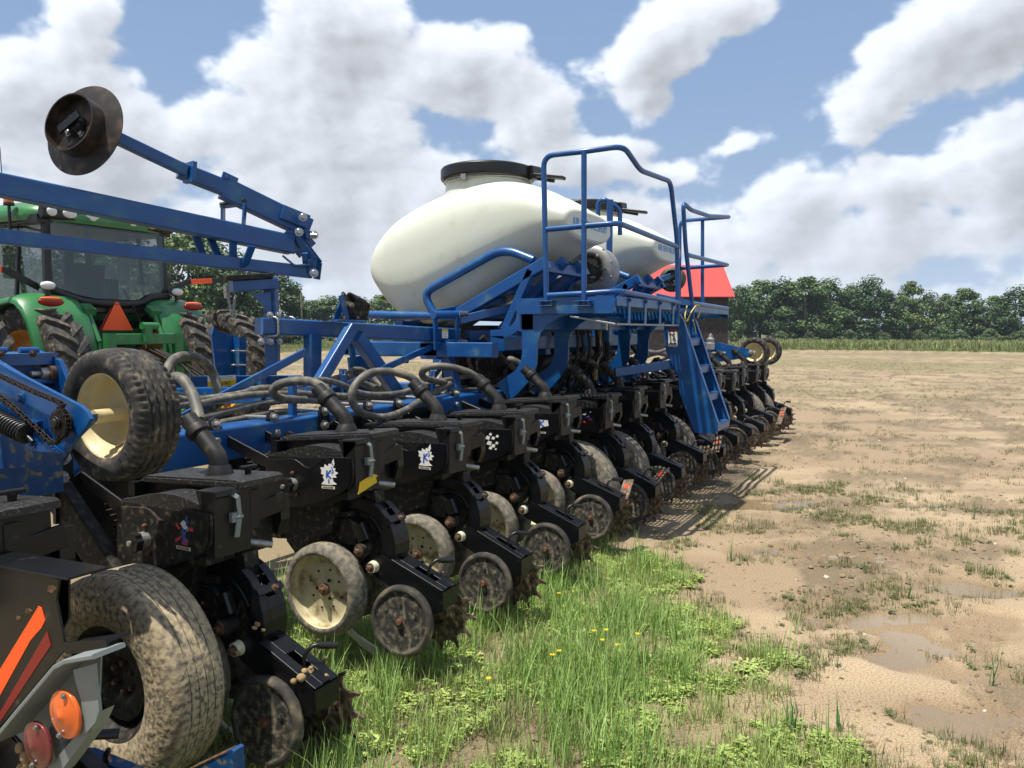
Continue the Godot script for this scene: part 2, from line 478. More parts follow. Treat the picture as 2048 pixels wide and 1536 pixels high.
# air and clouds over the whole sky; the view's part in full detail, the rest coarser
func sky_image() -> ImageTexture:
	# clouds seen in the photograph: centre and half-widths in pixels, strength, slant
	var blobs := [[70, 190, 230, 130, 1.0, 0.0], [190, 50, 80, 90, 0.75, 0.0], [190, 330, 250, 130, 1.0, 0.0], [60, 420, 240, 120, 0.8, 0.0],
		[640, 270, 300, 160, 1.15, 0.0], [690, 60, 150, 110, 1.1, 0.0], [920, 150, 200, 110, 1.0, 0.0], [560, 440, 330, 140, 1.0, 0.0], [820, 420, 250, 170, 1.0, 0.0],
		[1100, 220, 150, 75, 0.9, -0.5], [1290, 100, 230, 80, 1.0, -0.42], [1460, 20, 130, 60, 0.85, -0.4], [1283, 195, 65, 50, 0.8, 0.0],
		[1870, 90, 250, 120, 1.15, -0.3], [1760, 190, 150, 50, 0.8, -0.1], [1990, 30, 190, 110, 1.1, 0.0],
		[1150, 330, 210, 55, 1.0, 0.0], [1480, 290, 100, 30, 0.65, -0.2], [1340, 350, 150, 50, 0.7, 0.0], [1600, 400, 150, 85, 1.05, 0.0], [1780, 370, 140, 60, 1.0, 0.0],
		[2010, 340, 170, 115, 1.1, 0.0], [1480, 470, 260, 80, 0.9, 0.0], [1850, 470, 330, 90, 0.9, 0.0], [1250, 440, 260, 80, 0.8, 0.0],
		[700, 590, 700, 60, 0.5, 0.0], [1700, 580, 600, 60, 0.55, 0.0]]
	var bl := []
	for b in blobs:
		var q := azel(b[0], b[1])
		bl.append([q.x, q.y, b[2] / 26.0, b[3] / 26.0, b[4], b[5]])
	var W := 4096; var H := 2048
	var img := Image.create_empty(W, H, false, Image.FORMAT_RGB8)
	img.fill(Color(0.42, 0.38, 0.31))
	var low := sky_part(bl, 0.0, 360.0, 0.0, 90.0, 1024, 256)
	low.resize(W, H / 2, Image.INTERPOLATE_CUBIC)
	img.blit_rect(low, Rect2i(0, 0, W, H / 2), Vector2i.ZERO)
	var k := W / 360.0
	var u0 := int(18.0 * k); var a0 := u0 / k        # the picture's first column looks towards -z
	var wpx := int(88.0 * k); var hpx := int(31.0 * k)
	var hi := sky_part(bl, a0, a0 + wpx / k, 0.0, hpx / k, wpx, hpx)
	img.blit_rect(hi, Rect2i(0, 0, wpx, hpx), Vector2i(u0, H / 2 - hpx))
	return ImageTexture.create_from_image(img)

func sky_part(bl: Array, a0: float, a1: float, e0: float, e1: float, w: int, h: int) -> Image:
	var big := noise(3, 1.9, 3); var fine := noise(7, 6.5, 6); var lump := noise(9, 8.0, 5, true)
	fine.fractal_gain = 0.52; lump.fractal_gain = 0.55
	# the placed masses on a coarse lattice
	var cw := 96; var ch := 48
	var f := PackedFloat32Array(); f.resize(cw * ch)
	for j in ch:
		var el := e1 + (e0 - e1) * (j + 0.5) / ch
		for i in cw:
			var az := a0 + (a1 - a0) * (i + 0.5) / cw
			var s := -0.5
			for b in bl:
				var dx: float = (az - b[0]); var dy: float = (el - b[1])
				dy += dx * b[5]
				var r: float = 1.0 - sqrt(dx * dx / (b[2] * b[2]) + dy * dy / (b[3] * b[3]))
				s = maxf(s, r * 0.62 * b[4] - 0.05 if r > 0 else maxf(-0.05 + r * 1.0, -0.5))
			# away from the photograph the masses are left to the noise
			var off := maxf(absf(az - 61.5) - 33.0, el - 24.0) / 7.0
			var t := clampf(off, 0.0, 1.0)
			var el2 := deg_to_rad(el); var az2 := deg_to_rad(az)
			var d := Vector3(sin(az2) * cos(el2), sin(el2), -cos(az2) * cos(el2))
			f[j * cw + i] = lerpf(s, big.get_noise_3dv(d) * 1.5 + 0.06, t)
	var fi := Image.create_from_data(cw, ch, false, Image.FORMAT_RF, f.to_byte_array())
	fi.resize(w, h, Image.INTERPOLATE_CUBIC)
	f = fi.get_data().to_float32_array()
	var den := PackedFloat32Array(); den.resize(w * h)
	var bil := PackedFloat32Array(); bil.resize(w * h)
	var soft := noise(21, 4.2, 4)
	for j in h:
		var el := deg_to_rad(e1 + (e0 - e1) * (j + 0.5) / h)
		var ce := cos(el); var se := sin(el)
		for i in w:
			var az := deg_to_rad(a0 + (a1 - a0) * (i + 0.5) / w)
			var d := Vector3(sin(az) * ce, se * 1.5, -cos(az) * ce)
			den[j * w + i] = f[j * w + i] + fine.get_noise_3dv(d) * 0.42 - lump.get_noise_3dv(d) * 0.17 + 0.03
			bil[j * w + i] = soft.get_noise_3dv(d)
	var out := PackedByteArray(); out.resize(w * h * 3)
	var dpp := (a1 - a0) / w
	var k0 := maxi(1, int(0.5 / dpp)); var k1 := maxi(1, int(0.9 / dpp)); var k2 := maxi(1, int(2.6 / dpp)); var kx := maxi(1, int(0.8 / dpp))
	for j in h:
		var el := (e1 + (e0 - e1) * (j + 0.5) / h)
		var air := Color(0.73, 0.785, 0.85).lerp(Color(0.465, 0.57, 0.72), clampf(1.0 - exp(-el / 11.0), 0, 1))
		if el > 25: air = air.lerp(Color(0.33, 0.47, 0.7), (el - 25.0) / 65.0)
		var haze := exp(-el / 7.0)
		for i in w:
			var d := den[j * w + i]
			var a := clampf((d + 0.04) / 0.19, 0.0, 1.0)
			a = a * a * (3 - 2 * a)
			var ju := maxi(j - k1, 0); var jv := maxi(j - k2, 0); var iu := maxi(i - kx, 0); var jt := maxi(j - k0, 0)
			# cloud piled between a spot and the sun makes it greyer
			var over := clampf(den[ju * w + iu], -0.3, 0.6) * 0.45 + clampf(den[jv * w + iu], -0.3, 0.7) * 0.75 + clampf(d, 0.0, 0.8) * 0.25
			var s := clampf(0.9 - over * 0.23 + (d - den[jt * w + iu]) * 0.3 + bil[j * w + i] * 0.03, 0.64, 0.94)
			var cl := Color(s * 0.965, s * 0.985, minf(1.0, s * 1.02))
			cl = cl.lerp(Color(0.76, 0.81, 0.865), haze * 0.62)
			var q := air.lerp(cl, a * 0.97)
			var o := (j * w + i) * 3
			out[o] = int(q.r * 255); out[o + 1] = int(q.g * 255); out[o + 2] = int(q.b * 255)
	return Image.create_from_data(w, h, false, Image.FORMAT_RGB8, out)

# ---------------------------------------------------------------- ground
var g_big: FastNoiseLite
var g_rough: FastNoiseLite
var g_clod: FastNoiseLite
var g_mid: FastNoiseLite
var g_tiny: FastNoiseLite
var hollows := []

func ground_setup() -> void:
	g_big = noise(41, 0.12, 3); g_rough = noise(42, 0.55, 3); g_clod = noise(43, 9.0, 3); g_mid = noise(44, 2.2, 3); g_tiny = noise(45, 0.035, 3)
	for q in [[1600, 1103, 0.75, 0.16], [1745, 1120, 0.8, 0.2], [1850, 1165, 0.5, 0.16], [1700, 1215, 0.55, 0.22], [1860, 1250, 0.75, 0.25], [1760, 1290, 0.5, 0.18], [1990, 1180, 0.5, 0.18], [1970, 1330, 0.5, 0.2], [1930, 1430, 0.42, 0.18], [2030, 1470, 0.4, 0.22], [1480, 1010, 0.7, 0.18], [1570, 1000, 0.6, 0.14], [1900, 1010, 0.8, 0.12]]:
		var p := PY(q[0], q[1], 0.0)
		hollows.append([p.x, p.z, q[2], q[3]])

# how far a spot lies inside the weedy green strip under and behind the planter
func green_at(x: float, z: float) -> float:
	var e := -0.42 - 0.5 * (x - 3.0) + g_rough.get_noise_2d(x * 2.0, z * 2.0) * 0.7      # edge towards the bare field
	if x > 5.2: e -= (x - 5.2) * 1.3
	return clampf((e - z) / 0.5, -1.0, 1.0)

func ground_y(x: float, z: float) -> float:
	var y := g_big.get_noise_2d(x, z) * 0.02
	var r := clampf(g_rough.get_noise_2d(x, z * 1.6) * 2.2 + 0.12, 0.0, 1.0)
	y += g_clod.get_noise_2d(x, z) * (0.0008 + 0.024 * r) + g_mid.get_noise_2d(x, z) * (0.0035 + 0.02 * r)
	var a := 0.879 * (x - 0.0) * 0.0 + x * 0.477 + z * 0.879; var b := x * 0.879 - z * 0.477
	for h in hollows:
		var dx: float = x - h[0]; var dz: float = z - h[1]
		var u := dx * 0.477 + dz * 0.879; var w := dx * 0.879 - dz * 0.477
		u /= h[2]; w /= h[3]
		var q := u * u + w * w
		if q < 4.0:
			q += g_mid.get_noise_2d(x + 9.0, z) * 0.9
			y -= 0.03 * clampf(1.25 - q, 0.0, 1.0) * (1.0 - 0.45 * r)
	return y + 0.004

func build_ground() -> void:
	var m := MB.new()
	var az0 := 61.5
	var angs := []
	var t := -48.0
	while t < 48.0: angs.append(t); t += 0.17
	while t < 311.9: angs.append(t); t += 4.0
	var rad := [0.25]
	while rad[-1] < 5200.0:
		var r: float = rad[-1]
		rad.append(r * (1.013 if r > 1.2 and r < 14.0 else (1.02 if r < 60.0 else 1.06)) + (0.0 if r > 1.2 else 0.1))
	var nc := angs.size()
	m.v.resize(rad.size() * nc); m.n.resize(rad.size() * nc); m.c.resize(rad.size() * nc)
	var dry := Color(0.43, 0.34, 0.225); var mud := Color(0.315, 0.243, 0.155); var soil := Color(0.14, 0.108, 0.07); var olive := Color(0.2, 0.19, 0.085); var wet := Color(0.235, 0.17, 0.1)
	var lawn := Color(0.115, 0.15, 0.05)
	var k := 0
	for r in rad:
		var zone := 0 if r < 18.0 else 1
		for a in angs:
			var w := deg_to_rad(az0 + a)
			var x: float = sin(w) * r; var z: float = -cos(w) * r
			var y := 0.0
			if r < 18.0: y = ground_y(x, z)
			elif r < 40.0: y = lerpf(ground_y(x, z), 0.0, (r - 18.0) / 22.0)
			m.v[k] = Vector3(x, y, z)
			var q := g_big.get_noise_2d(x * 1.5, z * 1.5)
			var rr := g_rough.get_noise_2d(x, z * 1.6)
			# streaks of dark crumbs and pale crust across the field
			var ga := x * 0.477 + z * 0.879; var gb := x * 0.879 - z * 0.477
			var st := g_mid.get_noise_2d(ga * 0.1, gb * 0.55)
			var c := mud.lerp(dry, clampf(0.25 + q * 1.6 + st * 1.3, 0.0, 1.0))
			c = c.lerp(soil, clampf((rr - 0.06) * 1.9 + g_clod.get_noise_2d(x, z) * 0.6, 0.0, 0.72))
			var sk := g_rough.get_noise_2d(ga * 0.35 + 50.0, gb * 1.5)
			c = c.lerp(soil * 1.15, clampf((sk - 0.08) * 3.0 + g_clod.get_noise_2d(x * 0.7, z * 0.7) * 0.8, 0.0, 0.6) * clampf((r - 6.0) / 4.0, 0.0, 1.0) * clampf((40.0 - r) / 20.0, 0.35, 1.0))
			if r < 14.0 and y < -0.002: c = c.lerp(wet, clampf((-0.002 - y) * 70.0, 0.0, 0.75))
			if r < 16.0:
				var gr := green_at(x, z)
				c = c.lerp(Color(0.2, 0.17, 0.09), clampf(gr, 0, 1) * 0.55)
			var far := clampf((r - 14.0) / 26.0, 0.0, 1.0)
			c = c.lerp(olive, far * clampf(0.2 + g_tiny.get_noise_2d(x * 3.0, z * 0.8) * 1.5 + st * 0.9, 0.0, 0.7))
			var edge := 70.0 + g_tiny.get_noise_2d(x, z) * 8.0 - (9.0 if a > 0 else 0.0) * 0.0 - clampf(-a - 10.0, 0.0, 20.0) * 1.6
			c = c.lerp(lawn, clampf((r - edge) / 4.0, 0.0, 1.0))
			m.c[k] = c
			k += 1
	for i in rad.size() - 1:
		for j in nc:
			var j2 := (j + 1) % nc
			var p0 := i * nc + j; var p1 := i * nc + j2; var p2 := p1 + nc; var p3 := p0 + nc
			m.ix.append_array([p0, p2, p1, p0, p3, p2])
	for i in rad.size():
		for j in nc:
			var p := i * nc + j
			var e := m.v[i * nc + (j + 1) % nc] - m.v[i * nc + (j + nc - 1) % nc]
			var f := m.v[mini(i + 1, rad.size() - 1) * nc + j] - m.v[maxi(i - 1, 0) * nc + j]
			var nn := e.cross(f)
			if nn.y < 0: nn = -nn
			m.n[p] = nn.normalized()
	var g := mat(Color(1, 1, 1), 0.92)
	g.vertex_color_use_as_albedo = true
	g.albedo_texture = ntex(1024, 51, 0.09, 6, [[0.0, Color(0.64, 0.615, 0.59)], [0.42, Color(0.86, 0.85, 0.835)], [0.62, Color(0.96, 0.95, 0.935)], [1.0, Color(1, 1, 1)]])
	g.uv1_triplanar = true; g.uv1_world_triplanar = true; g.uv1_scale = Vector3(0.83, 0.83, 0.83)
	g.heightmap_enabled = true; g.heightmap_texture = ntex(1024, 52, 0.06, 6, [[0.0, Color(0, 0, 0)], [1.0, Color(1, 1, 1)]]); g.heightmap_scale = 0.13
	structure("field_ground", m, g)
	# the hole left under the camera is closed by a small disc of the same soil
	var cap := MB.new(); cap.col = Color(0.3, 0.23, 0.14)
	for j in 24:
		var a1 := TAU * j / 24; var a2 := TAU * (j + 1) / 24
		cap.tri(Vector3(0, -0.06, 0), Vector3(cos(a2) * 0.5, -0.06, sin(a2) * 0.5), Vector3(cos(a1) * 0.5, -0.06, sin(a1) * 0.5))
	# standing water lies level; the soil comes up through it everywhere but in the hollows
	var wm := MB.new()
	var wl := -0.0185
	wm.quad(Vector3(2.0, wl, 3.2), Vector3(10.0, wl, 3.2), Vector3(10.0, wl, -1.7), Vector3(2.0, wl, -1.7))
	var wat := mat(Color(0.6, 0.52, 0.4, 0.45), 0.08)
	wat.transparency = BaseMaterial3D.TRANSPARENCY_ALPHA
	structure("puddle_water", wm, wat)

# ---------------------------------------------------------------- weeds, clods
func blade(m: MB, at: Vector3, lean: Vector2, h: float, w: float, bend: float) -> void:
	var s := Vector3(-lean.y, 0, lean.x).normalized() * w
	var p := []
	for i in 4:
		var t := i / 3.0
		p.append(at + Vector3(lean.x * (t * 0.35 + bend * t * t), h * (t - 0.22 * bend * t * t), lean.y * (t * 0.35 + bend * t * t)))
	m.quad(p[0] - s, p[0] + s, p[1] + s * 0.9, p[1] - s * 0.9)
	m.quad(p[1] - s * 0.9, p[1] + s * 0.9, p[2] + s * 0.55, p[2] - s * 0.55)
	m.tri(p[2] - s * 0.55, p[2] + s * 0.55, p[3])

func grass_tuft(n: int, h: float, spread: float, w: float) -> Mesh:
	var m := MB.new()
	for i in n:
		var a := rng.randf() * TAU
		var r := sqrt(rng.randf()) * spread
		var hh := h * rng.randf_range(0.5, 1.1)
		var l := Vector2(cos(a * 1.7 + i), sin(a * 1.7 + i)) * hh * rng.randf_range(0.15, 0.6)
		var g := rng.randf_range(0.75, 1.2)
		m.col = Color(g, g * rng.randf_range(0.95, 1.05), g)
		if rng.randf() < 0.1: m.col = Color(1.9, 1.35, 1.1)
		blade(m, Vector3(cos(a) * r, 0, sin(a) * r), l, hh, w * rng.randf_range(0.7, 1.2), rng.randf_range(0.1, 1.0))
	return m.made(Vector3.ZERO, true)

func leafy_weed(n: int, size: float) -> Mesh:
	var m := MB.new()
	for i in n:
		var a := rng.randf() * TAU
		var l := size * rng.randf_range(0.5, 1.0)
		var d := Vector3(cos(a), 0, sin(a)); var s := Vector3(-d.z, 0, d.x)
		var y0 := rng.randf_range(0.005, size * 0.9)
		var r0 := rng.randf_range(0.0, size * 1.2)
		var o := Vector3(cos(a * 3.0), 0, sin(a * 3.0)) * r0 + Vector3(0, y0, 0)
		var lift := rng.randf_range(-0.2, 0.7)
		var g := rng.randf_range(0.75, 1.25)
		m.col = Color(g, g, g)
		var p1 := o + d * l * 0.35 + Vector3(0, lift * l * 0.3, 0); var p2 := o + d * l * 0.75 + Vector3(0, lift * l * 0.45, 0); var p3 := o + d * l + Vector3(0, lift * l * 0.4, 0)
		m.tri(o, p1 - s * l * 0.2, p1 + s * l * 0.2)
		m.quad(p1 + s * l * 0.2, p1 - s * l * 0.2, p2 - s * l * 0.17, p2 + s * l * 0.17)
		m.tri(p2 + s * l * 0.17, p2 - s * l * 0.17, p3)
	return m.made(Vector3.ZERO, true)

func lump(seed_: int) -> Mesh:
	var f := noise(seed_, 1.1, 3)
	var m := MB.new()
	var rows := []
	for i in 6:
		var t := PI * i / 5
		var row := PackedVector3Array()
		for j in 8:
			var a := TAU * j / 8
			var d := Vector3(sin(t) * cos(a), cos(t) * 0.62, sin(t) * sin(a))
			row.append(d * (1.0 + f.get_noise_3dv(d * 1.4 + Vector3(seed_, 0, 0)) * 0.9))
		rows.append(row)
	m.grid(rows, true, false)
	return m.made()

func spot(x: float, z: float, s: float, sink := 0.0) -> Transform3D:
	var b := Basis(Vector3.UP, rng.randf() * TAU).scaled(Vector3(s, s * rng.randf_range(0.8, 1.2), s))
	return Transform3D(b, Vector3(x, ground_y(x, z) - sink, z))

func build_weeds() -> void:
	var gm := mat(Color(1, 1, 1), 0.55)
	gm.vertex_color_use_as_albedo = true
	gm.backlight_enabled = true; gm.backlight = Color(0.5, 0.55, 0.25)
	M.grass = gm
	rng.seed = 99
	var tall := []
	for i in 4: tall.append(grass_tuft(14, 0.25, 0.08, 0.0023))
	var short := []
	for i in 3: short.append(grass_tuft(18, 0.1, 0.07, 0.002))
	var weed := []
	for i in 4: weed.append(leafy_weed(34, 0.034))
	var dead := grass_tuft(8, 0.07, 0.1, 0.002)
	var xt := [[], [], [], []]; var ct := [[], [], [], []]
	var xs := [[], [], []]; var cs := [[], [], []]
	var xw := [[], [], [], []]; var cw := [[], [], [], []]
	var patch := noise(61, 0.9, 2); var patch2 := noise(62, 1.4, 2)
	for i in 34000:
		var x := rng.randf_range(1.0, 9.0); var z := rng.randf_range(-3.6, 1.6)
		var g := green_at(x, z)
		var q := patch.get_noise_2d(x, z); var q2 := patch2.get_noise_2d(x, z)
		var y := ground_y(x, z)
		if y < -0.016: continue
		if g > 0.0:
			if x < 2.6 and z > -1.3 and rng.randf() < 0.55: continue
			var roll := rng.randf()
			if roll < clampf(0.07 + q * 0.6 + (0.1 if x > 2.5 else -0.03), 0.02, 0.4) * g:
				var k := rng.randi() % 4
				xt[k].append(spot(x, z, rng.randf_range(0.5, 1.15)))
				ct[k].append(lin(0, 0, 0).lerp(Color(0.25, 0.385, 0.105), 1.0) * rng.randf_range(0.75, 1.25))
			elif roll < 0.44 + q2 * 0.4:
				var k := rng.randi() % 3
				xs[k].append(spot(x, z, rng.randf_range(0.5, 1.2)))
				cs[k].append(Color(0.28, 0.36, 0.11) * rng.randf_range(0.75, 1.25))
			elif q2 > -0.2 and roll < 0.86:
				var k := rng.randi() % 4
				xw[k].append(spot(x, z, rng.randf_range(0.5, 1.2)))
				cw[k].append(Color(0.32, 0.41, 0.11) * rng.randf_range(0.8, 1.25))
		elif g > -1.0 or q2 > 0.12:
			if rng.randf() < 0.4 + g * 0.3 + clampf(q2, -0.2, 0.4):
				var k := rng.randi() % 3
				if rng.randf() < 0.72:
					xs[k].append(spot(x, z, rng.randf_range(0.25, 0.8)))
					cs[k].append(Color(0.17, 0.2, 0.075) * rng.randf_range(0.6, 1.15))
				else:
					xw[k].append(spot(x, z, rng.randf_range(0.25, 0.65)))
					cw[k].append(Color(0.18, 0.21, 0.075) * rng.randf_range(0.6, 1.1))
	# scattered seedlings and stubble over the bare field
	for i in 32000:
		var r := 3.0 + 42.0 * pow(rng.randf(), 1.5); var w := deg_to_rad(61.5 + rng.randf_range(-20.0, 40.0))
		var x := sin(w) * r; var z := -cos(w) * r
		var q2 := patch2.get_noise_2d(x * 0.6, z * 0.6) + g_tiny.get_noise_2d(x * 3.0, z * 0.8)
		if q2 < rng.randf_range(-0.12, 0.35): continue
		var k := rng.randi() % 3
		xs[k].append(spot(x, z, rng.randf_range(0.2, 0.75)))
		cs[k].append(Color(0.19, 0.2, 0.08) * rng.randf_range(0.5, 1.15))
	for k in 4: stuff("tall_grass", tall[k], gm, xt[k], ct[k], "tall green grass blades growing behind the planter's closing wheels", "grass")
	for k in 3: stuff("short_grass", short[k], gm, xs[k], cs[k], "short grass and seedlings sprouting from the mud", "grass")
	for k in 4: stuff("leafy_weeds", weed[k], gm, xw[k], cw[k], "low yellow green leafy weeds covering the soil", "weeds")
	# a few tall single shoots out on the mud
	var shoot := grass_tuft(6, 0.26, 0.02, 0.0036)
	for q in [[1815, 1170], [1680, 1440], [1580, 1440], [1460, 1095], [1945, 1010], [1980, 1350]]:
		var p := PY(q[0], q[1] + 30, 0.0)
		var o := MeshInstance3D.new()
		o.name = numbered("grass_shoot"); o.mesh = shoot
		var mm: StandardMaterial3D = M.get("shoot")
		if mm == null:
			mm = mat(lin(0.09, 0.2, 0.06), 0.5); M["shoot"] = mm
		o.material_override = mm
		add_child(o)
		o.position = Vector3(p.x, ground_y(p.x, p.z) - 0.005, p.z); o.rotation.y = p.x * 5.0; o.scale = Vector3.ONE * (0.8 + 0.4 * fmod(p.x * 7.7, 1.0))
		tag(o, "lone upright green grass shoot standing on bare wet mud", "grass", "lone grass shoots on the mud")
	# yellow flowers
	for q in [[1188, 1262], [1212, 1260], [1205, 1280], [1275, 1268], [1118, 1187], [1235, 1290], [1105, 1310], [1118, 1302], [977, 1357]]:
		var p := PY(q[0], q[1], 0.14)
		var st := MB.new()
		var gy := ground_y(p.x, p.z)
		var f := thing("yellow_flower", Vector3(p.x, gy, p.z), "small yellow flower with five petals in the green grass", "flower", "yellow flowers in the grass")
		st.tube([Vector3(p.x, gy - 0.01, p.z), Vector3(p.x + 0.01, 0.07, p.z), p], 0.0015, 4)
		part("stem", st, M.shoot, f)
		var pe := MB.new()
		for j in 5:
			var a := TAU * j / 5
			var d := Vector3(cos(a), 0.25, sin(a)); var s := Vector3(-sin(a), 0, cos(a)) * 0.0055
			pe.quad(p, p + d * 0.008 + s, p + d * 0.016, p + d * 0.008 - s)
		part("petals", pe, M.yellow, f)
	# clods of soil and pale stones
	rng.seed = 7
	for k in 3:
		var x3 := []; var c3 := []
		for i in 10000:
			var r := 2.2 + 34.0 * pow(rng.randf(), 2.2); var w := deg_to_rad(61.5 + rng.randf_range(-22.0, 42.0))
			var x := sin(w) * r; var z := -cos(w) * r
			var rr := g_rough.get_noise_2d(x, z * 1.6)
			if rr < rng.randf_range(-0.12, 0.25): continue
			var s := 0.004 + 0.022 * pow(rng.randf(), 3.0)
			if rng.randf() < 0.02: s *= 1.7
			x3.append(spot(x, z, s, s * 0.25))
			var g := rng.randf_range(0.7, 1.25)
			c3.append(Color(0.19, 0.14, 0.09) * g if rng.randf() < 0.985 else Color(0.42, 0.39, 0.33))
		# finer crumbs strewn in loose drifts near the camera
		for i in 6500:
			var r := 2.4 + 9.0 * pow(rng.randf(), 1.3); var w := deg_to_rad(61.5 + rng.randf_range(-8.0, 40.0))
			var x := sin(w) * r; var z := -cos(w) * r
			if g_mid.get_noise_2d(x * 0.6 + 20.0, z * 0.6) + rng.randf_range(-0.25, 0.25) < 0.05: continue
			var s := 0.0025 + 0.012 * pow(rng.randf(), 3.0)
			x3.append(spot(x, z, s, s * 0.2))
			c3.append(Color(0.2, 0.15, 0.095) * rng.randf_range(0.6, 1.3))
		var cm := mat(Color(1, 1, 1), 0.95); cm.vertex_color_use_as_albedo = true
		stuff("soil_clods", lump(70 + k), cm, x3, c3, "crumbly brown clods of soil lying on the mud", "soil")

# ---------------------------------------------------------------- trees, weeds at the field edge, barn
func crown_mesh(seed_: int, h: float, w: float, tint: Color, leaf: float, clumps: int, per: int) -> Mesh:
	var r := RandomNumberGenerator.new(); r.seed = seed_
	var m := MB.new()
	for i in clumps:
		var t := r.randf()
		var y := h * (0.05 + 0.91 * t)
		var prof := sin(PI * clampf(0.2 + 0.78 * t, 0.0, 1.0)) * 0.8 + 0.2 * (1.0 - t)
		var a := r.randf() * TAU
		var rr := w * 0.5 * prof * sqrt(r.randf_range(0.15, 1.0))
		var ctr := Vector3(cos(a) * rr, y, sin(a) * rr)
		var cr := w * r.randf_range(0.08, 0.19)
		var g0 := r.randf_range(0.8, 1.2)
		for j in per:
			var d := Vector3(r.randfn(), r.randfn(), r.randfn()).normalized()
			var p := ctr + d * Vector3(1, 0.75, 1) * cr * pow(r.randf(), 0.35) * 1.1
			var nrm := (d + Vector3(r.randfn(), r.randfn() + 0.5, r.randfn()) * 0.6).normalized()
			var s := nrm.cross(Vector3(r.randfn(), r.randfn(), r.randfn())).normalized()
			var u := nrm.cross(s)
			var l := leaf * r.randf_range(0.6, 1.3)
			var g := g0 * r.randf_range(0.75, 1.25)
			m.col = Color(tint.r * g * r.randf_range(0.9, 1.15), tint.g * g, tint.b * g)
			m.quad(p - s * l - u * l * 0.2, p + u * -l * 0.7, p + s * l + u * l * 0.2, p + u * l * 0.7)
	return m.made(Vector3.ZERO, true)

func trunk_mesh(seed_: int, h: float) -> Mesh:
	var r := RandomNumberGenerator.new(); r.seed = seed_
	var m := MB.new()
	var lean := Vector3(r.randf_range(-0.4, 0.4), 0, r.randf_range(-0.4, 0.4))
	m.tube([Vector3.ZERO, Vector3(0, h * 0.25, 0) + lean * 0.3, Vector3(0, h * 0.5, 0) + lean], h * 0.016, 7)
	m.tube([Vector3(0, h * 0.45, 0) + lean, Vector3(0, h * 0.85, 0) + lean], h * 0.008, 6)
	for i in 5:
		var a := r.randf() * TAU
		var y := h * r.randf_range(0.22, 0.6)
		m.tube([Vector3(0, y, 0) + lean * y / h, Vector3(cos(a) * h * 0.1, y + h * 0.1, sin(a) * h * 0.1), Vector3(cos(a) * h * 0.18, y + h * 0.24, sin(a) * h * 0.18)], h * 0.006, 5)
	return m.made()

